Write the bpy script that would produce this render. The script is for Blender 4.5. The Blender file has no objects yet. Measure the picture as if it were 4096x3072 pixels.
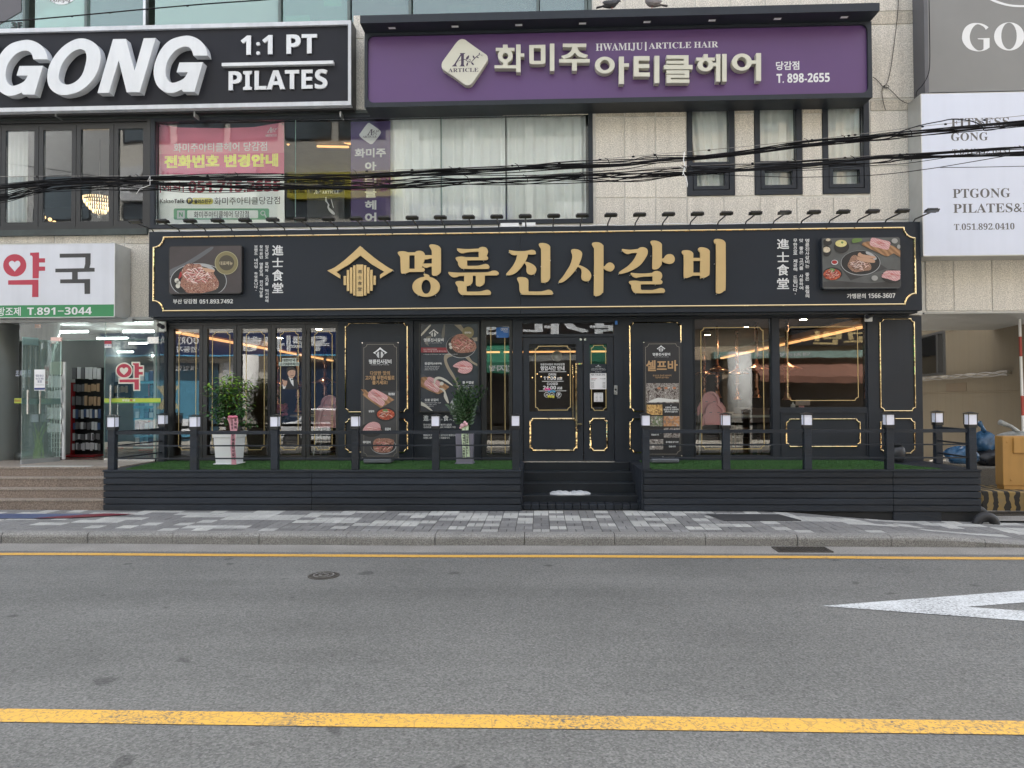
import bpy, bmesh, math, random
import numpy as np
from math import radians as rad, pi, sin, cos, tan
from mathutils import Matrix, Vector
random.seed(7)
S = bpy.context.scene
COL = S.collection

# ---------------------------------------------------------------- camera
CAMP = Vector((0.0, -12.0, 1.75))
FPX = 2900.0
ROT = (Matrix.Rotation(rad(2.19), 3, 'Z') @ Matrix.Rotation(rad(90 + 1.15), 3, 'X') @ Matrix.Rotation(rad(-0.246), 3, 'Z'))
cd = bpy.data.cameras.new('camera'); cam = bpy.data.objects.new('camera', cd); COL.objects.link(cam)
cd.sensor_width = 36.0; cd.lens = 36.0 * FPX / 4096.0; cd.clip_start = 0.05; cd.clip_end = 2000
cam.matrix_world = Matrix.Translation(CAMP) @ ROT.to_4x4()
S.camera = cam

# ---------------------------------------------------------------- world, sun, exposure
SUN_EL, SUN_AZ = 60.0, 14.0            # the sun stands behind the building: the street is in its shade
w = bpy.data.worlds.new('World'); S.world = w; w.use_nodes = True
nt = w.node_tree; nt.nodes.clear()
sky = nt.nodes.new('ShaderNodeTexSky'); sky.sky_type = 'NISHITA'; sky.sun_disc = False
sky.sun_elevation = rad(SUN_EL); sky.sun_rotation = rad(SUN_AZ); sky.dust_density = 2.5; sky.air_density = 1.0
hs = nt.nodes.new('ShaderNodeHueSaturation'); hs.inputs['Saturation'].default_value = 0.36
bg = nt.nodes.new('ShaderNodeBackground'); bg.inputs['Strength'].default_value = 0.15
wo = nt.nodes.new('ShaderNodeOutputWorld')
nt.links.new(sky.outputs[0], hs.inputs['Color']); nt.links.new(hs.outputs[0], bg.inputs[0]); nt.links.new(bg.outputs[0], wo.inputs[0])
sl = bpy.data.lights.new('sun', 'SUN'); sl.energy = 3.6; sl.angle = rad(0.5); sl.color = (1.0, 0.95, 0.87)
so = bpy.data.objects.new('sun', sl); COL.objects.link(so)
sd = Vector((sin(rad(SUN_AZ)) * cos(rad(SUN_EL)), cos(rad(SUN_AZ)) * cos(rad(SUN_EL)), sin(rad(SUN_EL))))
so.rotation_euler = sd.to_track_quat('Z', 'Y').to_euler(); so.location = (0, 30, 40)
S.view_settings.view_transform = 'Standard'; S.view_settings.look = 'None'
S.view_settings.gamma = 1; S.view_settings.use_curve_mapping = False
S.view_settings.exposure = 2.16
S.cycles.max_bounces = 8; S.cycles.transparent_max_bounces = 12; S.cycles.glossy_bounces = 4; S.cycles.diffuse_bounces = 4
S.cycles.use_denoising = True

# ---------------------------------------------------------------- helpers
def at(u, v, Y):
    """the point of the plane y = Y that the photograph shows at pixel (u, v)"""
    d = ROT @ Vector(((u - 2048) / FPX, -(v - 1536) / FPX, -1)); d = d / d.y
    p = CAMP + d * (Y - CAMP.y); return p.x, p.z
def atz(u, v, z):
    d = ROT @ Vector(((u - 2048) / FPX, -(v - 1536) / FPX, -1)); d = d / d.z
    p = CAMP + d * (z - CAMP.z); return p.x, p.y
def rc(u0, u1, v0, v1, Y):
    um, vm = (u0 + u1) / 2, (v0 + v1) / 2
    return at(u0, vm, Y)[0], at(u1, vm, Y)[0], at(um, v1, Y)[1], at(um, v0, Y)[1]   # x0 x1 z0 z1

class MB:
    def __init__(s): s.v = []; s.f = []
    def add(s, vs, fs):
        n = len(s.v); s.v += [tuple(a) for a in vs]; s.f += [[n + i for i in f] for f in fs]; return s
    def box(s, x0, x1, y0, y1, z0, z1):
        return s.add([(x0,y0,z0),(x1,y0,z0),(x1,y1,z0),(x0,y1,z0),(x0,y0,z1),(x1,y0,z1),(x1,y1,z1),(x0,y1,z1)],
                     [(0,3,2,1),(4,5,6,7),(0,1,5,4),(1,2,6,5),(2,3,7,6),(3,0,4,7)])
    def pb(s, u0, u1, v0, v1, Y, Yb):
        x0, x1, z0, z1 = rc(u0, u1, v0, v1, Y); return s.box(x0, x1, Y, Yb, z0, z1)
    def bar(s, p, q, a, b=None):
        """square bar from p to q, half sizes a, b"""
        b = b or a; p, q = Vector(p), Vector(q); d = (q - p).normalized()
        h = Vector((0, 0, 1)) if abs(d.z) < .9 else Vector((0, 1, 0))
        e1 = d.cross(h).normalized(); e2 = d.cross(e1)
        vs = [c + e1 * i * a + e2 * j * b for c in (p, q) for i, j in ((-1,-1),(1,-1),(1,1),(-1,1))]
        return s.add(vs, [(3,2,1,0),(4,5,6,7),(0,1,5,4),(1,2,6,5),(2,3,7,6),(3,0,4,7)])
    def tube(s, pts, r, n=6, cap=True):
        pts = [Vector(p) for p in pts]; k = len(pts); rs = r if isinstance(r, (list, tuple)) else [r] * k
        b = len(s.v); e = None
        for i, p in enumerate(pts):
            d = (pts[min(i + 1, k - 1)] - pts[max(i - 1, 0)]).normalized()
            if e is None: e = d.cross(Vector((0.01, 0.02, 1)) if abs(d.z) < .95 else Vector((1, 0, 0))).normalized()
            e = (e - d * e.dot(d)).normalized(); g = d.cross(e)
            s.v += [tuple(p + (e * cos(2*pi*j/n) + g * sin(2*pi*j/n)) * rs[i]) for j in range(n)]
        s.f += [[b+i*n+j, b+i*n+(j+1)%n, b+(i+1)*n+(j+1)%n, b+(i+1)*n+j] for i in range(k-1) for j in range(n)]
        if cap: s.f += [[b + j for j in range(n)][::-1], [b + (k-1)*n + j for j in range(n)]]
        return s
    def lathe(s, prof, c=(0,0,0), n=16, axis='z'):
        b = len(s.v); k = len(prof)
        for r_, h in prof:
            for j in range(n):
                a = 2*pi*j/n; x, y = r_*cos(a), r_*sin(a)
                q = (x, y, h) if axis == 'z' else ((x, h, y) if axis == 'y' else (h, x, y))
                s.v.append((c[0]+q[0], c[1]+q[1], c[2]+q[2]))
        s.f += [[b+i*n+j, b+i*n+(j+1)%n, b+(i+1)*n+(j+1)%n, b+(i+1)*n+j] for i in range(k-1) for j in range(n)]
        s.f += [[b+j for j in range(n)][::-1], [b+(k-1)*n+j for j in range(n)]]
        return s
    def prism(s, poly, y0, y1):
        """poly: (x, z) outline, front face at y0, back at y1"""
        n = len(poly)
        a = sum(poly[i][0]*poly[(i+1)%n][1]-poly[(i+1)%n][0]*poly[i][1] for i in range(n))
        if a < 0: poly = poly[::-1]
        vs = [(x, y0, z) for x, z in poly] + [(x, y1, z) for x, z in poly]
        return s.add(vs, [list(range(n)), [2*n-1-i for i in range(n)]] + [[i, i+n, (i+1)%n+n, (i+1)%n] for i in range(n)])
    def flat(s, poly, y):
        n = len(poly); a = sum(poly[i][0]*poly[(i+1)%n][1]-poly[(i+1)%n][0]*poly[i][1] for i in range(n))
        if a < 0: poly = poly[::-1]
        return s.add([(x, y, z) for x, z in poly], [list(range(n))])
    def ell(s, c, r, n=12, m=7):
        prof = [(max(1e-4, sin(pi*i/m)), -cos(pi*i/m)) for i in range(m+1)]; b = len(s.v); s.lathe(prof, n=n)
        for i in range(b, len(s.v)):
            x, y, z = s.v[i]; s.v[i] = (c[0]+x*r[0], c[1]+y*r[1], c[2]+z*r[2])
        return s
    def curved(s, cm, depth_sign=1):
        return s.add(cm[0], cm[1])

ORG = {}
def org(o):
    return ORG.get(o.name, Vector((0, 0, 0))) if o else Vector((0, 0, 0))
def obj(name, mb, m, parent=None, smooth=False, bevel=0, recalc=False):
    me = bpy.data.meshes.new(name); og = org(parent)
    me.from_pydata([(a[0]-og.x, a[1]-og.y, a[2]-og.z) for a in mb.v], [], mb.f)
    if recalc or bevel:
        bm = bmesh.new(); bm.from_mesh(me); bmesh.ops.recalc_face_normals(bm, faces=bm.faces)
        if bevel:
            ed = [e for e in bm.edges if len(e.link_faces) == 2 and e.calc_face_angle(0) > 0.6]
            bmesh.ops.bevel(bm, geom=ed, offset=bevel, segments=1, affect='EDGES', clamp_overlap=True)
        bm.to_mesh(me); bm.free()
    me.materials.append(m)
    if smooth: me.shade_smooth()
    o = bpy.data.objects.new(name, me); COL.objects.link(o)
    if parent: o.parent = parent
    ORG[o.name] = og
    return o
def tag(o, label=None, cat=None, group=None, kind=None):
    if label: o['label'] = label
    if cat: o['category'] = cat
    if group: o['group'] = group
    if kind: o['kind'] = kind
    return o
def thing(name, label, cat, loc=(0,0,0), group=None):
    o = bpy.data.objects.new(name, None); COL.objects.link(o); o.location = loc; o.empty_display_size = .1
    ORG[o.name] = Vector(loc); return tag(o, label, cat, group)
def solo(name, mb, m, label, cat, group=None, **k):
    """a thing that is one mesh, its origin at the middle of its foot"""
    vs = mb.v; c = Vector(((min(a[0] for a in vs)+max(a[0] for a in vs))/2, (min(a[1] for a in vs)+max(a[1] for a in vs))/2, min(a[2] for a in vs)))
    mb.v = [(a[0]-c.x, a[1]-c.y, a[2]-c.z) for a in vs]
    o = obj(name, mb, m, None, **k); o.location = c; ORG[o.name] = c; return tag(o, label, cat, group)
def struct(name, mb, m, parent=None, **k):
    o = obj(name, mb, m, parent, **k); o['kind'] = 'structure'; return o
def copy_tree(o, parent=None):
    c = o.copy(); COL.objects.link(c); c.parent = parent
    for ch in list(o.children): copy_tree(ch, c)
    return c
def place(c, loc, label=None, rz=None):
    c.location = loc
    if rz is not None: c.rotation_euler = (0, 0, rz)
    if label: c['label'] = label
    return c

# ---------------------------------------------------------------- materials
MATS = {}
def mat(name, base, rough=.6, metal=0, var=.12, vs=3.0, fine=0, fs=60, bump=0, bs=60, alt=None, spec=.5, streak=0, coat=0, sheen=0, rnd=0, stretch=(1,1,1)):
    """procedural principled material: broad tone variation, fine grain, relief, optional second colour"""
    m = bpy.data.materials.new(name); m.use_nodes = True; t = m.node_tree; N = t.nodes; L = t.links; N.clear()
    out = N.new('ShaderNodeOutputMaterial'); p = N.new('ShaderNodeBsdfPrincipled'); L.new(p.outputs[0], out.inputs[0])
    tc = N.new('ShaderNodeNewGeometry'); mp = N.new('ShaderNodeMapping'); mp.inputs['Scale'].default_value = stretch
    L.new(tc.outputs['Position'], mp.inputs[0])
    def noise(sc, det=3, rg=.5):
        n = N.new('ShaderNodeTexNoise'); n.inputs['Scale'].default_value = sc; n.inputs['Detail'].default_value = det
        n.inputs['Roughness'].default_value = rg; L.new(mp.outputs[0], n.inputs['Vector']); return n
    n1 = noise(vs, 4, .6); r1 = N.new('ShaderNodeMapRange')
    r1.inputs['From Min'].default_value = .3; r1.inputs['From Max'].default_value = .7
    r1.inputs['To Min'].default_value = 1 - var; r1.inputs['To Max'].default_value = 1 + var
    L.new(n1.outputs[0], r1.inputs[0])
    mul = N.new('ShaderNodeVectorMath'); mul.operation = 'SCALE'
    b = base if len(base) == 3 else base[:3]
    if alt:
        n3 = noise(alt[1], 5, .6); mx = N.new('ShaderNodeMix'); mx.data_type = 'RGBA'; cr = N.new('ShaderNodeMapRange')
        cr.inputs['From Min'].default_value = alt[2]; cr.inputs['From Max'].default_value = alt[3]
        L.new(n3.outputs[0], cr.inputs[0]); L.new(cr.outputs[0], mx.inputs[0])
        mx.inputs[6].default_value = (*b, 1); mx.inputs[7].default_value = (*alt[0], 1); L.new(mx.outputs[2], mul.inputs[0])
    else: mul.inputs[0].default_value = b
    fac = r1.outputs[0]
    if fine:
        n2 = noise(fs, 2, .7); r2 = N.new('ShaderNodeMapRange')
        r2.inputs['From Min'].default_value = .35; r2.inputs['From Max'].default_value = .65
        r2.inputs['To Min'].default_value = 1 - fine; r2.inputs['To Max'].default_value = 1 + fine; r2.clamp = True
        L.new(n2.outputs[0], r2.inputs[0]); mm = N.new('ShaderNodeMath'); mm.operation = 'MULTIPLY'
        L.new(fac, mm.inputs[0]); L.new(r2.outputs[0], mm.inputs[1]); fac = mm.outputs[0]
    if streak:
        mp2 = N.new('ShaderNodeMapping'); mp2.inputs['Scale'].default_value = (9, 9, .35); L.new(tc.outputs['Position'], mp2.inputs[0])
        n4 = N.new('ShaderNodeTexNoise'); n4.inputs['Scale'].default_value = 1.0; n4.inputs['Detail'].default_value = 5; L.new(mp2.outputs[0], n4.inputs['Vector'])
        r4 = N.new('ShaderNodeMapRange'); r4.inputs['From Min'].default_value = .45; r4.inputs['From Max'].default_value = .75
        r4.inputs['To Min'].default_value = 1; r4.inputs['To Max'].default_value = 1 - streak
        L.new(n4.outputs[0], r4.inputs[0]); m4 = N.new('ShaderNodeMath'); m4.operation = 'MULTIPLY'
        L.new(fac, m4.inputs[0]); L.new(r4.outputs[0], m4.inputs[1]); fac = m4.outputs[0]
    if rnd:      # each plank, paver or panel a little lighter or darker than the next
        oi = N.new('ShaderNodeObjectInfo'); r5 = N.new('ShaderNodeMapRange'); r5.inputs['To Min'].default_value = 1 - rnd; r5.inputs['To Max'].default_value = 1 + rnd
        L.new(oi.outputs['Random'], r5.inputs[0]); m5 = N.new('ShaderNodeMath'); m5.operation = 'MULTIPLY'; L.new(fac, m5.inputs[0]); L.new(r5.outputs[0], m5.inputs[1]); fac = m5.outputs[0]
    L.new(fac, mul.inputs['Scale']); L.new(mul.outputs[0], p.inputs['Base Color'])
    p.inputs['Metallic'].default_value = metal; p.inputs['Specular IOR Level'].default_value = spec
    p.inputs['Coat Weight'].default_value = coat; p.inputs['Coat Roughness'].default_value = .08
    rr = N.new('ShaderNodeMapRange'); rr.inputs['From Min'].default_value = .3; rr.inputs['From Max'].default_value = .7
    rr.inputs['To Min'].default_value = max(.02, rough * .85); rr.inputs['To Max'].default_value = min(1, rough * 1.15)
    L.new(n1.outputs[0], rr.inputs[0]); L.new(rr.outputs[0], p.inputs['Roughness'])
    if bump:
        nb = noise(bs, 3, .6); bp = N.new('ShaderNodeBump'); bp.inputs['Strength'].default_value = bump; bp.inputs['Distance'].default_value = .01
        L.new(nb.outputs[0], bp.inputs['Height']); L.new(bp.outputs[0], p.inputs['Normal'])
    MATS[name] = m; return m
def flatc(name, base, rough=.5, var=.03): return mat(name, base, rough, var=var, vs=6)
def glow(name, c, e):
    m = bpy.data.materials.new(name); m.use_nodes = True; N = m.node_tree.nodes; N.clear()
    o = N.new('ShaderNodeOutputMaterial'); g = N.new('ShaderNodeEmission'); g.inputs[0].default_value = (*c, 1); g.inputs[1].default_value = e
    m.node_tree.links.new(g.outputs[0], o.inputs[0]); return m
def glass(name, tint=(.9,.95,.93), refl=.1, wav=.0, haze=0):
    m = bpy.data.materials.new(name); m.use_nodes = True; t = m.node_tree; N = t.nodes; L = t.links; N.clear()
    o = N.new('ShaderNodeOutputMaterial'); tr = N.new('ShaderNodeBsdfTransparent'); tr.inputs[0].default_value = (*tint, 1)
    gl = N.new('ShaderNodeBsdfGlossy'); gl.inputs['Roughness'].default_value = .0; gl.inputs[0].default_value = (.95,.97,1,1)
    fr = N.new('ShaderNodeFresnel'); fr.inputs['IOR'].default_value = 1.5
    ad = N.new('ShaderNodeMath'); ad.operation = 'MULTIPLY_ADD'; ad.inputs[1].default_value = 1.2; ad.inputs[2].default_value = refl - .04; ad.inputs[1].default_value = 1.0; ad.use_clamp = True
    L.new(fr.outputs[0], ad.inputs[0]); mx = N.new('ShaderNodeMixShader'); L.new(ad.outputs[0], mx.inputs[0]); L.new(tr.outputs[0], mx.inputs[1]); L.new(gl.outputs[0], mx.inputs[2])
    if wav:
        g = N.new('ShaderNodeNewGeometry'); n = N.new('ShaderNodeTexNoise'); n.inputs['Scale'].default_value = 1.6; L.new(g.outputs['Position'], n.inputs['Vector'])
        b = N.new('ShaderNodeBump'); b.inputs['Strength'].default_value = wav; b.inputs['Distance'].default_value = .02; L.new(n.outputs[0], b.inputs['Height']); L.new(b.outputs[0], gl.inputs['Normal'])
    last = mx
    if haze:
        df = N.new('ShaderNodeBsdfDiffuse'); df.inputs[0].default_value = (.6,.75,.7,1); m2 = N.new('ShaderNodeMixShader'); m2.inputs[0].default_value = haze
        L.new(mx.outputs[0], m2.inputs[1]); L.new(df.outputs[0], m2.inputs[2]); last = m2
    L.new(last.outputs[0], o.inputs[0]); return m

granite = mat('granite', (.60,.565,.505), .75, rnd=.035, var=.06, vs=1.3, fine=.30, fs=55, bump=.25, bs=60, streak=.14)
granite_b = mat('granite_weathered', (.52,.475,.40), .8, rnd=.05, var=.12, vs=2.0, fine=.30, fs=50, bump=.25, bs=60, streak=.25)
mortar = mat('mortar', (.62,.61,.57), .9, var=.12, vs=4)
brown_granite = mat('brown_granite', (.20,.155,.125), .6, var=.12, vs=2, fine=.4, fs=55, bump=.1)
brown_granite_top = mat('brown_granite_tread', (.26,.22,.185), .5, var=.12, vs=2, fine=.3, fs=55)
panel_dark = mat('dark_grey_panel', (.021,.026,.035), .5, var=.12, vs=1.1, fine=.08, fs=220, bump=.06, bs=260, streak=.1, spec=.32)
sign_dark = mat('dark_sign_face', (.015,.020,.029), .52, var=.1, vs=.8, fine=.08, fs=200, bump=.05, bs=240, spec=.3)
frame_black = mat('black_window_frame', (.016,.017,.019), .38, var=.15, vs=2)
deck_paint = mat('slate_painted_wood', (.017,.022,.031), .55, var=.25, vs=2.2, fine=.18, fs=40, spec=.35, rnd=.16, alt=((.032,.034,.037), 1.3, .52, .78), bump=.5, bs=30, stretch=(.25,3,3))
steel_tread = mat('painted_checker_plate', (.014,.018,.024), .32, var=.2, vs=3)
gold_mirror = mat('mirror_gold', (.74,.55,.29), .05, 1, var=.08, vs=3, bump=1.0, bs=3.2)
gold_matt = mat('satin_gold', (.56,.41,.20), .42, .35, var=.05, vs=2.5)
gold_print = mat('gold_print', (.55,.42,.20), .4, .3, var=.05)
black_plastic = mat('black_plastic', (.012,.012,.013), .4, var=.2)
rubber = mat('black_rubber', (.02,.02,.022), .6, var=.3, vs=6, bump=.2)
white_paint = mat('white_channel_letter', (.62,.64,.67), .38, var=.06, vs=2, streak=.08, coat=.2)
cream = mat('cream_channel_letter', (.54,.53,.45), .4, var=.05, vs=2)
purple = mat('purple_sign_face', (.095,.044,.150), .42, var=.05, vs=.7)
purple_vinyl = flatc('purple_vinyl', (.075,.045,.16))
dark_purple = flatc('dark_purple_print', (.05,.03,.07))
white_vinyl = flatc('white_vinyl', (.66,.67,.68))
white_face = mat('white_sign_face', (.60,.64,.75), .4, var=.035, vs=.8, streak=.03)
grey_face = mat('grey_banner_face', (.19,.19,.185), .5, var=.12, vs=.5)
grey_ink = flatc('grey_ink', (.11,.105,.105)); black_ink = flatc('black_ink', (.02,.02,.02))
red_ink = mat('red_print', (.40,.03,.06), .45, var=.05); green_ink = mat('green_print', (.03,.22,.08), .45, var=.05)
pharm_white = mat('pharmacy_sign_white', (.60,.62,.68), .4, var=.05, vs=1.2, streak=.06)
stainless = mat('stainless_steel', (.6,.58,.56), .22, 1, var=.1, vs=9)
grey_metal = mat('grey_metal', (.32,.33,.33), .45, .6, var=.1)
aluminium = mat('aluminium', (.55,.57,.58), .35, .8, var=.1)
asphalt = None
concrete = mat('gutter_concrete', (.23,.22,.205), .85, var=.15, vs=2, fine=.28, fs=60, bump=.4, bs=70)
kerb_m = mat('kerb_granite', (.215,.21,.20), .8, var=.14, vs=2.4, fine=.4, fs=75, bump=.3, bs=80)
paver_l = mat('light_paver', (.345,.345,.33), .85, rnd=.12, streak=0, alt=None, var=.12, vs=2, fine=.22, fs=110, bump=.2, bs=120)
paver_l2 = mat('pale_paver', (.40,.40,.38), .85, rnd=.12, streak=0, alt=None, var=.12, vs=2, fine=.22, fs=110, bump=.2, bs=120)
paver_d = mat('dark_paver', (.155,.153,.152), .85, rnd=.12, streak=0, alt=None, var=.14, vs=2, fine=.28, fs=110, bump=.2, bs=120)
paver_m = mat('mid_paver', (.20,.198,.195), .85, rnd=.12, streak=0, alt=None, var=.14, vs=2, fine=.28, fs=110, bump=.2, bs=120)
joint_sand = mat('joint_sand', (.08,.078,.07), .95, var=.2)
turf = mat('artificial_turf', (.042,.120,.028), .9, var=.22, vs=9, fine=.4, fs=160, bump=.8, bs=200)
beige = mat('beige_render', (.165,.138,.098), .85, var=.07, vs=1.2, streak=.10)
white_plastic = mat('white_plastic', (.78,.79,.80), .35, var=.03)
frosted = mat('frosted_lantern_pane', (.80,.82,.96), .35, var=.03)
copper = mat('polished_copper', (.88,.48,.33), .28, 1, var=.1, vs=8)
pink_pl = mat('pink_plastic', (.86,.46,.49), .4, var=.04)
wood_dark = mat('dark_wood', (.07,.035,.025), .45, var=.2, vs=5)
room_dark = mat('dark_interior', (.045,.040,.036), .7, var=.2, vs=1)
room_mid = mat('grey_interior', (.16,.16,.155), .7, var=.15, vs=1)
room_light = mat('pale_interior', (.36,.37,.36), .7, var=.1, vs=1)
tile_floor = mat('dark_floor_tile', (.06,.055,.05), .25, var=.2, vs=1)
curtain_m = mat('sheer_curtain', (.88,.91,.90), .9, var=.05, vs=2)
leaf_m = mat('leaf_green', (.040,.115,.028), .5, var=.35, vs=14)
leaf_b = mat('young_leaf', (.16,.30,.03), .5, var=.3, vs=14)
zz_m = mat('glossy_dark_leaf', (.022,.055,.018), .28, var=.35, vs=12)
stem_m = mat('brown_stem', (.09,.065,.04), .8, var=.2)
pink_rib = mat('pink_satin', (.62,.30,.36), .35, var=.12, vs=9)
mint_rib = mat('pale_green_ribbon', (.58,.68,.48), .5, var=.06, vs=9)
cable_m = mat('black_cable', (.006,.006,.008), .7, spec=.2, var=.3, vs=6)
wire_m = mat('steel_wire', (.22,.21,.20), .5, .4, var=.2)
paper = flatc('paper', (.78,.78,.80))
gl_shop = glass('shop_glass', (.96,.975,.975), .066, .03)
gl_door = glass('door_glass', (.90,.92,.92), .040, .04)
gl_up = glass('upper_glass', (.98,.99,.99), .028, .05)
gl_ph = glass('pharmacy_glass', (.96,.985,.975), .036, .04)
gl_edge = mat('green_glass_edge', (.20,.36,.31), .2, var=.1)
gl_greenx = glass('green_film_glass', (.50,.68,.60), .16, .08, haze=.35)
warm = glow('warm_led', (1.0,.48,.17), .34)
tubel = glow('fluorescent_tube', (.90,1.0,.97), 8.0)
bulb = glow('warm_bulb', (1.0,.60,.25), .6)

# ---------------------------------------------------------------- curves and lettering
def curve_mesh(cu):
    o = bpy.data.objects.new('tmp', cu); me = bpy.data.meshes.new_from_object(o)
    vs = [tuple(v.co) for v in me.vertices]; fs = [list(p.vertices) for p in me.polygons]
    bpy.data.objects.remove(o); bpy.data.curves.remove(cu); bpy.data.meshes.remove(me); return vs, fs
def shape(loops, Y, depth):
    """outline with holes in (x, z), front at Y, going back depth (0: a flat film)"""
    cu = bpy.data.curves.new('s', 'CURVE'); cu.dimensions = '2D'; cu.fill_mode = 'BOTH' if depth else 'FRONT'; cu.extrude = depth / 2
    for lp in loops:
        sp = cu.splines.new('POLY'); sp.points.add(len(lp) - 1); sp.use_cyclic_u = True
        for i, (x, z) in enumerate(lp): sp.points[i].co = (x, z, 0, 1)
    vs, fs = curve_mesh(cu)
    return [(x, Y + depth/2 - z, y) for x, y, z in vs], fs
TX = {}
SER = {}
for i in range(26): SER[chr(65+i)] = chr(0x1D400+i); SER[chr(97+i)] = chr(0x1D41A+i)
for i in range(10): SER[chr(48+i)] = chr(0x1D7CE+i)
SAB = {chr(a+i): chr(b+i) for a, b, n in ((65,0x1D5D4,26),(97,0x1D5EE,26),(48,0x1D7EC,10)) for i in range(n)}
SAN = {chr(a+i): chr(b+i) for a, b, n in ((65,0x1D5A0,26),(97,0x1D5BA,26),(48,0x1D7E2,10)) for i in range(n)}
def glyphs(body, bold=0, shear=0, serif=False, ex=0, space=1.0, res=2):
    k = (body, bold, shear, serif, ex, space)
    if k in TX: return TX[k]
    if serif: body = ''.join(SER.get(c, c) for c in body)
    else: body = ''.join(SAB.get(c, c) for c in body) if bold else body
    if bold and all(ord(c) < 128 or ord(c) >= 0x1D400 or c in '−·' for c in body): bold *= .25
    cu = bpy.data.curves.new('t', 'FONT'); cu.body = body; cu.shear = shear; cu.resolution_u = res; cu.extrude = ex / 2
    cu.space_character = space; cu.fill_mode = 'BOTH' if ex else 'FRONT'
    vs, fs = curve_mesh(cu)
    if bold:
        V, F = [], []; sh = [(-1,-1),(1,-1),(1,1),(-1,1)] if not ex else [(-1,-.6),(1,-.6),(1,.6),(-1,.6)]
        for i, (a, b) in enumerate(sh):
            n = len(V); V += [(x + a*bold, y + b*bold, z + i*.0016) for x, y, z in vs]; F += [[n+j for j in f] for f in fs]
        vs, fs = V, F
    TX[k] = (vs, fs); return TX[k]
def fit(vs, x0, x1, z0, z1, Y, depth=0, flip=False):
    a = np.array(vs); mn, mx_ = a.min(0), a.max(0); s = np.maximum(mx_ - mn, 1e-6)
    X = x0 + (a[:,0]-mn[0])/s[0]*(x1-x0); Z = z0 + (a[:,1]-mn[1])/s[1]*(z1-z0)
    D = (a[:,2]-mn[2])
    if depth: Yv = Y + depth - D/s[2]*depth
    else: Yv = Y - D*(.25 if not flip else -.25)
    if flip: X = x0 + x1 - X; Yv = Y + (D/s[2]*depth if depth else D*.25)
    return list(zip(X.tolist(), Yv.tolist(), Z.tolist()))
def text(mb, body, u0, u1, v0, v1, Y, depth=0, **k):
    """lettering whose ink fills the photograph's box (u0 u1 v0 v1) on the plane Y"""
    x0, x1, z0, z1 = rc(u0, u1, v0, v1, Y); vs, fs = glyphs(body, ex=(.2 if depth else 0), **k)
    return mb.add(fit(vs, x0, x1, z0, z1, Y, depth), fs)
def wtext(mb, body, x0, x1, z0, z1, Y, depth=0, flip=False, **k):
    vs, fs = glyphs(body, ex=(.2 if depth else 0), **k); vs = fit(vs, x0, x1, z0, z1, Y, depth, flip)
    if flip: fs = [f[::-1] for f in fs]
    return mb.add(vs, fs)
def vtext(mb, body, uc, v0, v1, wpx, Y, bold=.02):
    """a column of upright characters"""
    n = len(body); h = (v1 - v0) / n
    for i, ch in enumerate(body):
        if ch == ' ': continue
        if ch == '.': text(mb, '.', uc-2, uc+2, v0+h*i+h*.4, v0+h*i+h*.6, Y); continue
        text(mb, ch, uc - wpx/2, uc + wpx/2, v0 + h*i + h*.06, v0 + h*(i+1) - h*.06, Y, bold=bold)
    return mb
def smooth(pts, k=5):
    """closed Catmull-Rom through pts; a point (x, y, 1) is a corner"""
    n = len(pts); out = []
    for i in range(n):
        p0, p1, p2, p3 = pts[i-1], pts[i], pts[(i+1) % n], pts[(i+2) % n]
        c1, c2 = len(p1) > 2, len(p2) > 2
        if c1 and c2: out.append((p1[0], p1[1])); continue
        if c1: p0 = p1
        if c2: p3 = p2
        for j in range(k):
            t = j / k; t2, t3 = t*t, t*t*t
            out.append(tuple(.5*((2*p1[a]) + (-p0[a]+p2[a])*t + (2*p0[a]-5*p1[a]+4*p2[a]-p3[a])*t2 + (-p0[a]+3*p1[a]-3*p2[a]+p3[a])*t3) for a in (0, 1)))
    return out
def C_(*p): return [tuple(q) + (1,) for q in p]
def circ(cx, cy, rx, ry, n=28): return [(cx + rx*cos(2*pi*i/n), cy + ry*sin(2*pi*i/n)) for i in range(n)]
def rect(x0, x1, y0, y1): return [(x0,y0),(x1,y0),(x1,y1),(x0,y1)]
def rrect(x0, x1, y0, y1, r, n=5):
    o = []
    for cx, cy, a in ((x1-r, y1-r, 0), (x0+r, y1-r, 90), (x0+r, y0+r, 180), (x1-r, y0+r, 270)):
        o += [(cx + r*cos(rad(a+90*i/n)), cy + r*sin(rad(a+90*i/n))) for i in range(n+1)]
    return o
class Tr:
    """outlines drawn over an enlarged piece of the photograph, laid on the plane Y"""
    def __init__(s, ou, ov, sc): s.o = (ou, ov, sc)
    def px(s, lp): return [(s.o[0] + p[0]*s.o[2], s.o[1] + p[1]*s.o[2]) for p in lp]
    def w(s, lp, Y): return [at(u, v, Y) for u, v in s.px(lp)]
def strokes(mb, tr, items, Y, depth, j=.0006):
    for i, it in enumerate(items):
        loops = it if isinstance(it[0], list) else [it]
        yy = Y - j * i; mb.add(*shape([tr.w(lp, yy) for lp in loops], yy, depth))
    return mb
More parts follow.
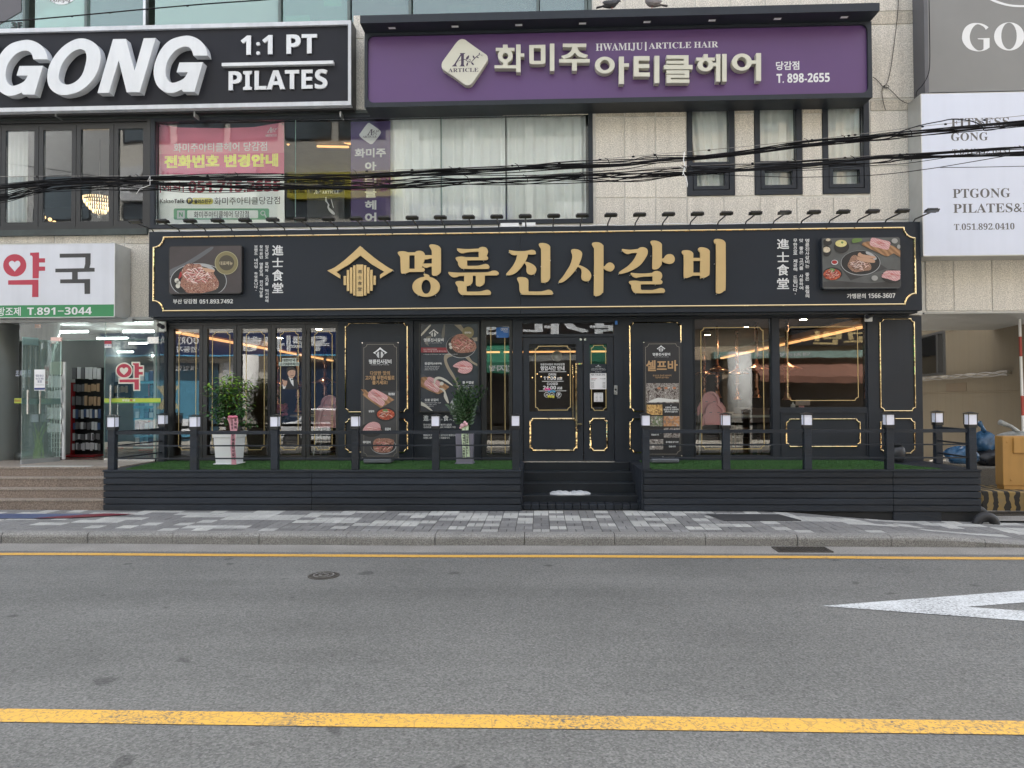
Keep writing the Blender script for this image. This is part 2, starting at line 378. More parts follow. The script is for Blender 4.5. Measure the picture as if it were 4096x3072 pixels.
# ================================================================ ground
def asphalt_mat():
    m = bpy.data.materials.new('asphalt'); m.use_nodes = True; t = m.node_tree; N = t.nodes; L = t.links; N.clear()
    out = N.new('ShaderNodeOutputMaterial'); p = N.new('ShaderNodeBsdfPrincipled'); L.new(p.outputs[0], out.inputs[0])
    g = N.new('ShaderNodeNewGeometry')
    def no(sc, det, rg): 
        n = N.new('ShaderNodeTexNoise'); n.inputs['Scale'].default_value = sc; n.inputs['Detail'].default_value = det; n.inputs['Roughness'].default_value = rg
        L.new(g.outputs['Position'], n.inputs['Vector']); return n.outputs[0]
    def mr(i, a, b, c, d):
        r = N.new('ShaderNodeMapRange'); r.inputs[1].default_value = a; r.inputs[2].default_value = b; r.inputs[3].default_value = c; r.inputs[4].default_value = d; L.new(i, r.inputs[0]); return r.outputs[0]
    def mth(op, a, b):
        r = N.new('ShaderNodeMath'); r.operation = op; L.new(a, r.inputs[0])
        if isinstance(b, float): r.inputs[1].default_value = b
        else: L.new(b, r.inputs[1])
        return r.outputs[0]
    vo = N.new('ShaderNodeTexVoronoi'); vo.inputs['Scale'].default_value = 85; L.new(g.outputs['Position'], vo.inputs['Vector'])
    stones = mr(vo.outputs['Color'], .15, .98, .70, 1.42)
    a = mth('MULTIPLY', mr(no(.45, 4, .6), .3, .7, .86, 1.14), mr(no(48, 3, .8), .35, .65, .80, 1.24))
    a = mth('MULTIPLY', a, stones)
    spots = mr(no(3.1, 1, .4), .725, .75, 1.0, .6); a = mth('MULTIPLY', a, spots)
    mp = N.new('ShaderNodeMapping'); mp.inputs['Scale'].default_value = (.12, 1.5, 1); L.new(g.outputs['Position'], mp.inputs[0]); lane = N.new('ShaderNodeTexNoise'); lane.inputs['Scale'].default_value = .9; lane.inputs['Detail'].default_value = 4; L.new(mp.outputs[0], lane.inputs['Vector'])
    a = mth('MULTIPLY', a, mr(lane.outputs[0], .3, .7, .86, 1.13)); a = mth('MULTIPLY', a, mr(no(1.1, 5, .7), .56, .72, 1.0, .88))
    vm = N.new('ShaderNodeVectorMath'); vm.operation = 'SCALE'; vm.inputs[0].default_value = (.126, .126, .120); L.new(a, vm.inputs['Scale'])
    L.new(vm.outputs[0], p.inputs['Base Color']); p.inputs['Roughness'].default_value = .8
    b = N.new('ShaderNodeBump'); b.inputs['Strength'].default_value = .6; b.inputs['Distance'].default_value = .006; L.new(vo.outputs['Distance'], b.inputs['Height']); L.new(b.outputs[0], p.inputs['Normal'])
    return m
asphalt = asphalt_mat()
def worn_paint(name, col, lo, hi):
    """road paint worn through to the asphalt in small flakes, with fine cracks"""
    m = bpy.data.materials.new(name); m.use_nodes = True; t = m.node_tree; N = t.nodes; L = t.links; N.clear()
    out = N.new('ShaderNodeOutputMaterial'); p = N.new('ShaderNodeBsdfPrincipled'); L.new(p.outputs[0], out.inputs[0]); p.inputs['Roughness'].default_value = .7
    g = N.new('ShaderNodeNewGeometry')
    n = N.new('ShaderNodeTexNoise'); n.inputs['Scale'].default_value = 46; n.inputs['Detail'].default_value = 4; n.inputs['Roughness'].default_value = .75; L.new(g.outputs['Position'], n.inputs['Vector'])
    n2 = N.new('ShaderNodeTexNoise'); n2.inputs['Scale'].default_value = 1.7; n2.inputs['Detail'].default_value = 3; L.new(g.outputs['Position'], n2.inputs['Vector'])
    ad = N.new('ShaderNodeMath'); ad.operation = 'MULTIPLY_ADD'; ad.inputs[1].default_value = .35; L.new(n2.outputs[0], ad.inputs[0]); L.new(n.outputs[0], ad.inputs[2])
    r = N.new('ShaderNodeMapRange'); r.inputs[1].default_value = lo; r.inputs[2].default_value = hi; L.new(ad.outputs[0], r.inputs[0])
    vo = N.new('ShaderNodeTexVoronoi'); vo.feature = 'DISTANCE_TO_EDGE'; vo.inputs['Scale'].default_value = 9; L.new(g.outputs['Position'], vo.inputs['Vector'])
    r2 = N.new('ShaderNodeMapRange'); r2.inputs[1].default_value = 0; r2.inputs[2].default_value = .035; r2.inputs[3].default_value = .45; r2.inputs[4].default_value = 0; L.new(vo.outputs[0], r2.inputs[0])
    mxm = N.new('ShaderNodeMath'); mxm.operation = 'MAXIMUM'; L.new(r.outputs[0], mxm.inputs[0]); L.new(r2.outputs[0], mxm.inputs[1])
    mx = N.new('ShaderNodeMix'); mx.data_type = 'RGBA'; mx.inputs[6].default_value = (*col, 1); mx.inputs[7].default_value = (.10, .10, .10, 1); L.new(mxm.outputs[0], mx.inputs[0])
    L.new(mx.outputs[2], p.inputs['Base Color']); return m
yellow_road = worn_paint('worn_yellow_paint', (.66, .38, .065), .68, .84)
yellow_edge = worn_paint('yellow_edge_paint', (.60, .34, .065), .80, .92)
white_road = worn_paint('worn_white_paint', (.58, .60, .61), .64, .84)

struct('ground', MB().add([(-120,-70,-.06),(120,-70,-.06),(120,60,-.06),(-120,60,-.06)], [(0,1,2,3)]), concrete)
struct('road', MB().add([(-60,-12.3,0),(60,-12.3,0),(60,-3.74,0),(-60,-3.74,0)], [(0,1,2,3)]), asphalt)
struct('gutter', MB().add([(-60,-3.74,-.002),(60,-3.74,-.002),(60,-3.3,.0),(-60,-3.3,.0)], [(0,1,2,3)]), concrete)
rd = bpy.data.objects['road']
def wavy(x0, x1, yc, hw, n, z, amp):
    mb = MB(); random.seed(3)
    P = []
    for i in range(n + 1):
        x = x0 + (x1 - x0) * i / n; dy = amp * (sin(x*.9) + .5*sin(x*2.3+1)); P += [(x, yc(x)+dy-hw, z), (x, yc(x)+dy+hw, z)]
    return mb.add(P, [[2*i, 2*i+2, 2*i+3, 2*i+1] for i in range(n)])
tag(struct('edge_line', wavy(-30, 30, lambda x: -3.93 + .0*x, .062, 90, .004, .012), yellow_edge), None, None)
struct('centre_line', wavy(-30, 30, lambda x: -8.045, .082, 60, .004, .004), yellow_road)
# hollow white diamond painted on the near lane
dt, dr = (2.35, -5.80), (2.35 + 5.2, -5.80)
dm = MB()
o_ = [(2.35,-5.80),(4.95,-5.11),(7.55,-5.80),(4.95,-6.49)]; i_ = [(3.53,-5.80),(4.95,-5.44),(6.37,-5.80),(4.95,-6.16)]
dm.add([(x,y,.004) for x,y in o_+i_], [[k,(k+1)%4,(k+1)%4+4,k+4] for k in range(4)])
struct('diamond_marking', dm, white_road)

# pavement: falls away to the side street at the right
def hs_(x, y):
    xs = 3.1 + 1.3 * max(0, min(1, (-1.55 - y) / 1.75)); t = max(0, min(1, (x - xs) / 2.1)); t = t*t*(3-2*t)
    return .130 * (1 - t) + .002 * sin(x*1.3) - (.03 * max(0, min(1, (x - 5.5))) if y > -2.4 else 0)
def sheet(xs, ys, dz):
    mb = MB(); nx, ny = len(xs), len(ys)
    mb.add([(x, y, hs_(x, y) + dz) for y in ys for x in xs], [[j*nx+i, j*nx+i+1, (j+1)*nx+i+1, (j+1)*nx+i] for j in range(ny-1) for i in range(nx-1)]); return mb
XS = [-16 + .5*i for i in range(70)]
pav = struct('pavement', sheet(XS, [-3.14, -2.6, -2.1, -1.6, -1.0, 0.0, 2, 6], -.012), joint_sand)
cell = .212; y_top = -1.50; rows = 8; cols = []
pv = []
random.seed(21)
nx = int(17.6 / cell)
tone = [[0]*rows for _ in range(nx)]
for i in range(nx):
    for j in range(rows):
        a = sin(i*.9 + j*2.1) + sin(i*.37 - j*1.3 + 2) + random.uniform(-1.5, 1.5)
        light = a > (-.1 if j < 4 else .55 + .35*(j-4))
        tone[i][j] = (paver_l if random.random() < .7 else paver_l2) if light else (paver_d if random.random() < .65 else paver_m)
for i in range(nx):
    for j in range(rows):
        x0 = -9.0 + i*cell; y1 = y_top - j*cell; y0 = y1 - cell
        if y0 < -3.16: y0 = -3.16
        if y1 - y0 < .05: continue
        skew = 0
        two = (i + j) % 2
        q = [(x0, (x0+x0+cell)/2, y0, y1), ((x0+x0+cell)/2, x0+cell, y0, y1)] if two else [(x0, x0+cell, y0, (y0+y1)/2), (x0, x0+cell, (y0+y1)/2, y1)]
        for (a, b, c, d) in q: pv.append((a+.0035, b-.0035, c+.0035, d-.0035, tone[i][j], random.uniform(0, .003)))
def paver_mb(mb, a, b, c, d, dz):
    z = [hs_(x, y) + dz for x, y in ((a,c),(b,c),(b,d),(a,d))]
    P = [(a,c),(b,c),(b,d),(a,d)]; e = .004
    I = [(a+e,c+e),(b-e,c+e),(b-e,d-e),(a+e,d-e)]
    return mb.add([(x,y,zz-.03) for (x,y),zz in zip(P,z)] + [(x,y,zz-.003) for (x,y),zz in zip(P,z)] + [(x,y,zz) for (x,y),zz in zip(I,z)],
        [(0,1,5,4),(1,2,6,5),(2,3,7,6),(3,0,4,7),(4,5,9,8),(5,6,10,9),(6,7,11,10),(7,4,8,11),(8,9,10,11)])
pv.sort(key=lambda p: abs((p[0]+p[1])/2 + .2) * .5 - (p[2]+p[3])/2 * -1.0)
pv.sort(key=lambda p: math.hypot((p[0]+p[1])/2 + .3, (p[2]+p[3])/2 + 12))
for a, b, c, d, m_, dz in pv[:300]: obj('paver', paver_mb(MB(), a, b, c, d, dz), m_, pav)
for m_ in (paver_l, paver_l2, paver_d, paver_m):
    mb = MB()
    for p in pv[300:]:
        if p[4] is m_: paver_mb(mb, *p[:4], p[5])
    obj('paver', mb, m_, pav)['kind'] = 'stuff'
# kerb stones
kerb = tag(bpy.data.objects.new('kerb', None), kind='structure'); COL.objects.link(kerb); ORG['kerb'] = Vector((0,0,0))
x = -14.1; random.seed(5)
while x < 14:
    L_ = 1.07; mb = MB(); n = 4; P = []
    jy = random.uniform(-.012, .012)
    for i in range(n+1):
        xx = x + .004 + (L_-.008)*i/n; h = max(.012, hs_(xx, -3.25)); yf = -3.335 + jy + .02*sin(xx*.8)
        P += [(xx, yf+.012, -.05), (xx, yf+.004, h*.62), (xx, yf+.010, h-.028 if h > .04 else h*.7), (xx, yf+.034, h-.004), (xx, yf+.065, h), (xx, -3.150, h+.001), (xx, -3.150, -.05)]
    F = [[i*7+k, (i+1)*7+k, (i+1)*7+k+1, i*7+k+1] for i in range(n) for k in range(6)] + [[6,5,4,3,2,1,0], [n*7+k for k in range(7)]]
    obj('kerb_stone', mb.add(P, F), kerb_m, kerb); x += L_
# side street surface to the right of the building
mb = MB().add([(6.0,-1.49,-.004),(30,-1.49,-.004),(30,30,.06),(6.0,30,.06)], [(0,1,2,3)])
struct('side_street', mb, concrete)

# manhole cover, drain gratings
t = thing('manhole_cover', 'small round cast iron cover with concentric rings set in the asphalt', 'manhole cover', (-2.15,-4.85,0))
mb = MB().lathe([(.155,-.02),(.155,.006),(.142,.008)], (-2.15,-4.85,0), 32); obj('cover', mb, mat('cast_iron', (.085,.078,.07), .6, .4, var=.2, vs=8), t)
for k in range(5):
    r_ = .128 - k*.026; mb = MB(); n = 28
    P = [(-2.15+rr*cos(2*pi*i/n), -4.85+rr*sin(2*pi*i/n), z) for i in range(n) for rr, z in ((r_,.009),(r_-.010,.009),(r_,.014),(r_-.010,.014))]
    F = [[i*4+2, i*4+3, ((i+1)%n)*4+3, ((i+1)%n)*4+2] for i in range(n)] + [[i*4, i*4+2, ((i+1)%n)*4+2, ((i+1)%n)*4] for i in range(n)] + [[i*4+1, ((i+1)%n)*4+1, ((i+1)%n)*4+3, i*4+3] for i in range(n)]
    obj('ring', mb.add(P, F), kerb_m if k % 2 else MATS['cast_iron'], t)
def grating(nm, lab, x0, x1, y0, y1, z, n, m2=0):
    t = thing(nm, lab, 'drain grating', ((x0+x1)/2, (y0+y1)/2, z))
    obj('pit', MB().box(x0, x1, y0, y1, z-.02, z+.001), black_plastic, t)
    mb = MB(); 
    for yy in (y0, y1-.015): mb.box(x0, x1, yy, yy+.015, z, z+.012)
    for xx in (x0, x1-.015): mb.box(xx, xx+.015, y0+.016, y1-.016, z, z+.012)
    obj('frame', mb, MATS['cast_iron'], t)
    for i in range(n):
        xx = x0 + (x1-x0)*(i+1)/(n+1); obj('grate_bar', MB().box(xx-.007, xx+.007, y0+.016, y1-.016, z+.001, z+.010), MATS['cast_iron'], t)
    for i in range(m2):
        yy = y0 + (y1-y0)*(i+1)/(m2+1); obj('cross_bar', MB().box(x0+.016, x1-.016, yy-.004, yy+.004, z+.002, z+.008), MATS['cast_iron'], t)
grating('drain_grating', 'dark iron drain grating in the concrete gutter', 2.69, 3.30, -3.66, -3.40, .001, 16)
grating('drain_grating', 'long drain grating across the side street behind the black rubber arches', 6.55, 9.2, -1.05, -.72, .002, 60, 3)
solo('asphalt_patch', MB().add([(2.40,-2.36,hs_(2.40,-2.36)+.008),(3.42,-2.32,hs_(3.42,-2.32)+.012),(3.28,-1.84,hs_(3.28,-1.84)+.014),(2.28,-1.81,hs_(2.28,-1.81)+.008),
    (2.40,-2.36,.0),(3.42,-2.32,0),(3.28,-1.84,0),(2.28,-1.81,0)], [(0,1,2,3),(0,4,5,1),(1,5,6,2)]), mat('patch_asphalt', (.035,.035,.037), .85, fine=.3, fs=90),
    'dark asphalt patch let into the pavement in front of the right deck', 'patch')
# painted mat at the left edge
t = thing('pavement_mat', 'blue and dark red swoosh mat lying on the pavement by the stone steps', 'mat', (-7.4,-2.0,.13))
zz = .138
obj('blue_field', MB().add([(-9.0,-2.30,zz),(-6.75,-2.30,zz),(-6.42,-2.12,zz),(-6.16,-1.90,zz),(-9.0,-1.90,zz)], [(0,1,2,3,4)]), flatc('blue_mat', (.06,.085,.17)), t)
obj('red_field', MB().add([(-6.95,-2.30,zz+.004),(-6.45,-2.27,zz+.004),(-6.05,-2.10,zz+.004),(-5.72,-1.92,zz+.004),(-6.2,-1.88,zz+.004),(-6.45,-2.0,zz+.004)], [(0,1,2,3,4,5)]), flatc('red_mat', (.15,.015,.028)), t)

# ================================================================ building
BLD = thing('commercial_building', 'granite clad commercial building carrying the shop signs and dark framed windows', 'building', (0, 0.3, 0))
def Xz(u, v): return at(u, v, 0)
WB = .13   # wall thickness of the cladding backing
wall = MB()
def wbox(x0, x1, z0, z1, y0=0.012, y1=.30): wall.box(x0, x1, y0, y1, z0, z1)
zG_top = at(1200, 1281, 0)[1]           # head of the ground floor openings
x_bl, x_br = -14.0, at(3690, 1100, 0)[0]   # building ends
x_shopL = at(600, 1400, 0)[0]
zW1a, zW1b = at(1200, 908, 0)[1], at(1200, 458, 0)[1]     # big first floor window band
xWl, xWm, xWr = -14.0, at(603, 700, 0)[0], at(2372, 660, 0)[0]
zT0 = at(1200, 66, 0)[1]; zT0 = at(1000, 118, 0)[1]
# solid wall pieces round the openings
wbox(x_bl, xWr, zG_top, zW1a)                      # spandrel behind the signs
wbox(x_bl, xWr, zW1b, zT0 )                        # band behind the upper signs
wsm = []
for (a, b) in ((2748, 2938), (3018, 3208), (3290, 3477)):
    x0, _ = at(a, 600, 0); x1, _ = at(b, 600, 0); z0 = at((a+b)/2, 783, 0)[1]; z1 = at((a+b)/2, 404, 0)[1]; wsm.append((x0, x1, z0, z1))
zs0, zs1 = wsm[0][2], wsm[0][3]
wsm = [(a, b, zs0, zs1) for a, b, _, _ in wsm]
wbox(xWr, x_br, zG_top, zs0)
wbox(xWr, wsm[0][0], zs0, zs1); wbox(wsm[0][1], wsm[1][0], zs0, zs1); wbox(wsm[1][1], wsm[2][0], zs0, zs1); wbox(wsm[2][1], x_br, zs0, zs1)
wbox(xWr, x_br, zs1, 22)
wbox(x_bl, xWr, at(1000, -420, 0)[1], 22)          # above the second floor windows
for zf in (11.2, 14.4, 17.6): pass
wall.box(x_br-.3, x_br, .31, 14, zG_top, 22)       # right flank
wall.box(x_bl, x_br, 13.7, 14, 0, 22)
wall.box(x_bl, x_br, .31, 13.69, 21.7, 22)
wall.box(x_bl, x_bl+.3, .31, 13.69, 0, 21.69)
wall.box(x_br+.001, 13.0, .0125, .30, at(3900, 1247, 0)[1], 22)     # wing over the side passage
wall.box(x_br+.001, 13.0, .31, 3.0, at(3900, 1247, 0)[1]-.001, at(3900, 1247, 0)[1]+.25)
obj('wall', wall, mortar, BLD)
# granite panels
def panel(u0, u1, v0, v1, m_=granite, g=2.5, parent=BLD):
    x0, x1, z0, z1 = rc(u0+g, u1-g, v0+g, v1-g, 0); obj('stone_panel', MB().box(x0, x1, random.uniform(-.003, .0), .011, z0, z1), m_, parent)
random.seed(11)
for a, b in ((2380,2498),(2498,2622),(2622,2748)):
    panel(a, b, 398, 468, granite_b); panel(a, b, 468, 792); panel(a, b, 792, 905)
for a, b in ((2938,3018),(3208,3290)):
    panel(a, b, 398, 455, granite_b); panel(a, b, 455, 668); panel(a, b, 668, 785)
panel(3480, 3661, 396, 443, granite_b); panel(3480, 3661, 443, 664); panel(3480, 3661, 664, 880)
for a, b in ((2748,2895),(2895,3040),(3040,3187),(3187,3334),(3334,3480)): panel(a, b, 787, 900)
for a, b in ((3460,3661),): panel(a, b, 98, 394); panel(a, b, 45, 98, granite_b); panel(a, b, -60, 45)
us = [2372, 2500, 2640, 2780, 2920, 3060, 3200, 3330, 3460]
for a, b in zip(us, us[1:]): panel(a, b, -200, -60); panel(a, b, -60, 120)
panel(1412, 1458, 155, 440); panel(1412, 1458, 60, 155)
for a, b in zip([-500,-250,0,87,365,505,646,800,960,1120,1270,1412,1570,1716,1860,2010,2160,2372], [-250,0,87,365,505,646,800,960,1120,1270,1412,1570,1716,1860,2010,2160,2372]): panel(a, b, 437, 462 if a > 1400 else 466, granite_b, 1.5)
for a, b in ((-520,-130),(-130,219),(219,499),(499,604)): panel(a, b, 932, 976, granite_b)
for a, b in ((-520,-130),(-130,219),(219,499),(499,604)): panel(a, b, 976, 1278)
for a, b in ((3700,3813),(3813,3966),(3966,4130),(4130,4300)): panel(a, b, 860, 1244)
for a, b in ((3664,3700),): panel(a, b, 180, 395); panel(a, b, 395, 860)
for k in range(9):
    for q in range(7): panel(2380+k*145, 2380+(k+1)*145, -200-(q+1)*330, -200-q*330)
for k in range(6): panel(-520 + k*482, -520+(k+1)*482, -620, -424); 
for q in range(5):
    for k in range(6): panel(-520 + k*482, -520+(k+1)*482, -1000-q*380, -620-q*380)
# soffit and passage ceiling shadow gap
xs_, zs_ = at(3900, 1247, 0)
obj('soffit_panel', MB().box(x_br+.01, 9.5, -.02, 3.0, zs_-.03, zs_-.004), grey_metal, BLD)
# flank wall of shop beside the passage
obj('side_wall', MB().box(x_br-.25, x_br-.005, .07, 9.5, .0, zG_top), mat('flank_wall', (.16,.15,.13), .8), BLD)

# floor slabs and rooms
def room(nm, x0, x1, y0, y1, z0, z1, mf, mw, mc):
    struct(nm+'_floor', MB().box(x0, x1, y0, y1, z0-.05, z0), mf); struct(nm+'_ceiling', MB().box(x0, x1, y0, y1, z1, z1+.05), mc)
    struct(nm+'_wall', MB().box(x0-.05, x0, y0, y1, z0, z1).box(x1, x1+.05, y0, y1, z0, z1).box(x0, x1, y1, y1+.05, z0, z1), mw)
room('restaurant', x_shopL+.25, x_br-.30, .12, 10, .70, zG_top+.18, tile_floor, room_dark, room_dark)
room('entrance', -13, -9.22, .0, 7, .72, zG_top+.02, tile_floor, mat('entrance_wall', (.025,.025,.027), .6), mat('entrance_ceiling', (.10,.10,.10), .6))
room('pharmacy', -9.15, x_shopL+.12, -.1, 9, .72, zG_top+.02, mat('pharmacy_floor', (.20,.15,.13), .2), room_light, room_light)
room('cafe', xWl+.5, xWm-.02, .35, 7, zW1a-.25, zW1b+.4, wood_dark, mat('cafe_wall', (.06,.06,.06), .8), mat('cafe_ceiling', (.09,.09,.09), .8))
room('salon', xWm+.04, x_br-.35, .35, 6, zW1a-.25, zW1b+.4, room_mid, mat('salon_wall', (.30,.31,.30), .8), mat('salon_ceiling', (.28,.28,.27), .8))
zT1 = at(1000, -420, 0)[1]
room('clinic', x_bl+.35, xWr-.05, .35, 6, zT0-.1, zT1+.2, room_mid, room_light, room_light)

# ================================================================ upper windows
def win(parent, u0, u1, v0, v1, Y, fw, glm, fm=frame_black, name='window', deep=.10):
    """frame of width fw (photo px) with one pane"""
    x0, x1, z0, z1 = rc(u0, u1, v0, v1, Y); a, b, c, d = rc(u0+fw, u1-fw, v0+fw, v1-fw, Y)
    f = obj(name, MB().box(x0, a, Y, Y+deep, z0, z1).box(b, x1, Y, Y+deep, z0, z1).box(a, b, Y, Y+deep, z0, c).box(a, b, Y, Y+deep, d, z1), fm, parent)
    obj('pane', MB().box(a, b, Y+deep*.5, Y+deep*.5+.008, c, d), glm, f); return f
def frame_ring(mb, x0, x1, z0, z1, wx, wz, Y, Yb):
    mb.box(x0, x0+wx, Y, Yb, z0, z1).box(x1-wx, x1, Y, Yb, z0, z1).box(x0+wx, x1-wx, Y, Yb, z0, z0+wz).box(x0+wx, x1-wx, Y, Yb, z1-wz, z1); return mb
# the small three windows, each with a fixed light above a tilting sash
for i, (x0, x1, z0, z1) in enumerate(wsm):
    f = obj('window', frame_ring(MB(), x0+.003, x1-.003, z0+.003, z1-.003, .085, .085, -.02, .14), panel_dark, BLD)
    zm = z0 + (z1-z0)*.325; obj('transom_bar', MB().box(x0+.09, x1-.09, -.01, .13, zm-.045, zm+.045), panel_dark, f)
    obj('sash', frame_ring(MB(), x0+.10, x1-.10, z0+.10, zm-.055, .06, .06, -.012, .10), panel_dark, f)
    obj('pane', MB().box(x0+.161, x1-.161, .05, .056, z0+.161, zm-.116), gl_up, f)
    obj('pane', MB().box(x0+.09, x1-.09, .06, .066, zm+.046, z1-.09), gl_up, f)
# the wide first floor window band
fb = MB()
x0, x1 = xWm+.003, xWr-.003; z0, z1 = zW1a+.003, zW1b-.003
salon_f = obj('window', frame_ring(MB(), x0, x1, z0, z1, .07, .07, -.02, .12), panel_dark, BLD)
jn = [at(u, 700, .05)[0] for u in (1182, 1766)]
xs = [x0+.07] + jn + [x1-.07]
for a, b in zip(xs, xs[1:]): obj('pane', MB().box(a+.003, b-.003, .05, .058, z0+.071, z1-.071), gl_up, salon_f)
for a in jn: obj('glass_joint', MB().box(a-.0028, a+.0028, .045, .062, z0+.071, z1-.071), gl_edge, salon_f)
obj('head_flashing', MB().box(xWl+.5, x1, -.05, .012, zW1b-.02, zW1b+.035), mat('green_grey_flashing', (.035,.045,.043), .6, var=.4, vs=3), BLD)
obj('window_sill', MB().box(xWl+.5, x_shopL-.04, -.06, .012, zW1a-.10, zW1a+.0), MATS['green_grey_flashing'], BLD)
# cafe folding windows at the left
cf = obj('window', frame_ring(MB(), -10.6, xWm-.003, z0, z1, .06, .06, -.015, .12), frame_black, BLD)
for u in (9, 163, 305, 450): pass
ed = [-154, 7, 157, 307, 457, 592]
for a, b in zip(ed, ed[1:]):
    xa, xb, za, zb = rc(a, b, 497, 912, .02); zb = z1-.1; za = z0+.062
    s = obj('folding_sash', frame_ring(MB(), xa+.004, xb-.004, za, zb, .075, .08, .0, .06), frame_black, cf)
    obj('sash_pane', MB().box(xa+.08, xb-.08, .025, .031, za+.081, zb-.081), gl_up, cf)
obj('head_bar', MB().box(-10.53, xWm-.065, .02, .09, z1-.098, z1-.062), frame_black, cf)
# second floor, green glass behind the big signs
zz0, zz1 = zT0, zT1
gf = obj('window', frame_ring(MB(), x_bl+.31, xWr-.003, zz0, zz1, .06, .05, .0, .12), mat('green_grey_frame', (.10,.13,.125), .5, var=.15), BLD)
us = [(-500, 100), (112, 135), (142, 338), (352, 576), (592, 612), (622, 1112), (1134, 1385), (1412, 1640), (1655, 2150), (2172, 2340)]
for a, b in ((-500,98),(140,344),(352,578),(620,1116),(1132,1392),(1408,1636),(1652,2146),(2160,2338)):
    xa, xb = at(a, 60, .06)[0], at(b, 60, .06)[0]
    obj('pane', MB().box(xa, xb, .06, .066, zz0+.051, zz1-.051), glass('green_tinted_%d' % a, (.50,.80,.66) if a in (140,620,1132,-500) else (.26,.50,.40), .14, .07, haze=.30 if a in (140,620) else .12), gf)
    obj('mullion', MB().box(xb+.002, xb+.045, .01, .11, zz0+.051, zz1-.051), MATS['green_grey_frame'] if a != 352 else aluminium, gf)

def curtain(x0, x1, z0, z1, Y, lab, n, amp=.035, group=None, seed=1, flare=0, open_=0, m_=None):
    random.seed(seed); k = int((x1-x0)/.016); P = []; ph = random.uniform(0, 6); zs = [z1, z1-.12, z1-.3, (z0+z1)/2, z0]
    def off(x, lev):
        s = (x-x0)/(x1-x0); w = 2*pi*n*s + ph + .6*sin(s*9+seed)
        return amp*(.25 if lev == 0 else (.6 if lev == 1 else 1)) * (sin(w) + .35*sin(2.3*w+1)) 
    for j, z in enumerate(zs):
        for i in range(k+1):
            x = x0 + (x1-x0)*i/k; sh = open_*(j/4)**1.5*(1-i/k)
            P.append((x+sh, Y+off(x, j), z))
    F = [[j*(k+1)+i, (j+1)*(k+1)+i, (j+1)*(k+1)+i+1, j*(k+1)+i+1] for j in range(len(zs)-1) for i in range(k)]
    return solo('curtain', MB().add(P, F), m_ or curtain_m, lab, 'curtain', group, smooth=True)
GC = 'sheer white curtains in the upper windows'
xa = [at(u, 650, .3)[0] for u in (1560, 1768, 2025, 2368)]
for i, (a, b, l_, sd_) in enumerate(((xa[0], xa[1], 'pleated sheer curtain just right of the purple window strip', 3), (xa[1], xa[2], 'pleated sheer curtain in the middle of the wide window', 9), (xa[2], xa[3]-.1, 'smooth hanging sheer curtain at the right end of the wide window', 5))):
    curtain(a+.01, b-.01, zW1a-.1, zW1b-.03, .17+.02*i, l_, (b-a)/.21, .032, GC, sd_)
for i, (x0, x1, z0_, z1_) in enumerate(wsm):
    curtain(x0+.05, x1-.05, z0_-.05, z1_-.02, .19, ['sheer curtain drawn aside at the bottom in the first small window', 'sheer curtain in the middle small window', 'sheer curtain in the small window nearest the white banner'][i], 4+i*.6, .026, GC, 20+i, open_=.16 if i == 0 else 0)

for k, (u, v, l_) in enumerate(((1495,2178,'white scrap of paper lying in the gutter left of the steps'),(2440,2181,'white scrap of paper lying in the gutter right of the steps'))):
    x, y = atz(u, v, .0); solo('paper_scrap', MB().box(x-.03, x+.035, y-.01, y+.012, .002, .008), white_vinyl, l_, 'litter')
# ================================================================ signs
def gold_line(mb, x0, x1, z0, z1, notch, wd, Y, Yb):
    """a moulding round a panel whose four corners are cut by quarter circles"""
    def loop(o):
        r = notch; X0, X1, Z0, Z1 = x0+o, x1-o, z0+o, z1-o; P = []
        k = 6; rr = r + 0
        for cx, cz, a0 in ((x1, z1, 270), (x0, z1, 0), (x0, z0, 90), (x1, z0, 180)):
            # concave arc round the panel corner, offset inward by o
            R_ = rr + o; 
            for i in range(k+1):
                an = rad(a0 - 90 * i / k) if False else rad(a0 - 90*i/k)
                px, pz = cx + R_*cos(an), cz + R_*sin(an)
                P.append((min(max(px, X0), X1), min(max(pz, Z0), Z1)))
        return P
    # order corners counter clockwise: top right, top left, bottom left, bottom right
    def L2(o):
        r = notch + o; X0, X1, Z0, Z1 = x0+o, x1-o, z0+o, z1-o; k = 6; P = []
        h = math.sqrt(max(r*r - o*o, 0))
        for (cx, cz, sx, sz, fl) in ((x1,z1,-1,-1,0),(x0,z1,1,-1,1),(x0,z0,1,1,0),(x1,z0,-1,1,1)):
            A = []
            a0 = math.asin(min(1, o / r))
            for i in range(k+1):
                a = a0 + (pi/2 - 2*a0) * i / k
                A.append((cx + sx*r*sin(a), cz + sz*r*cos(a)))
            # i=0: near vertical side (x close to edge), i=k: near horizontal side
            P += A if not fl else A[::-1]
        return P
    A, B = L2(0.0), L2(wd); n = len(A); m_ = len(mb.v)
    mid = L2(wd*.5)
    V = [(x, Yb, z) for x, z in A] + [(x, Y+.25*(Yb-Y), z) for x, z in A] + [(x, Y, z) for x, z in mid] + [(x, Y+.25*(Yb-Y), z) for x, z in B] + [(x, Yb, z) for x, z in B]
    F = []
    for q in range(4):
        for i in range(n): F.append([q*n+i, q*n+(i+1)%n, (q+1)*n+(i+1)%n, (q+1)*n+i])
    return mb.add(V, F)
def gl(u0, u1, v0, v1, Y, notch, wd, dep=.02):
    x0, x1, z0, z1 = rc(u0, u1, v0, v1, Y); return gold_line(MB(), x0, x1, z0, z1, notch, wd, Y, Y+dep)

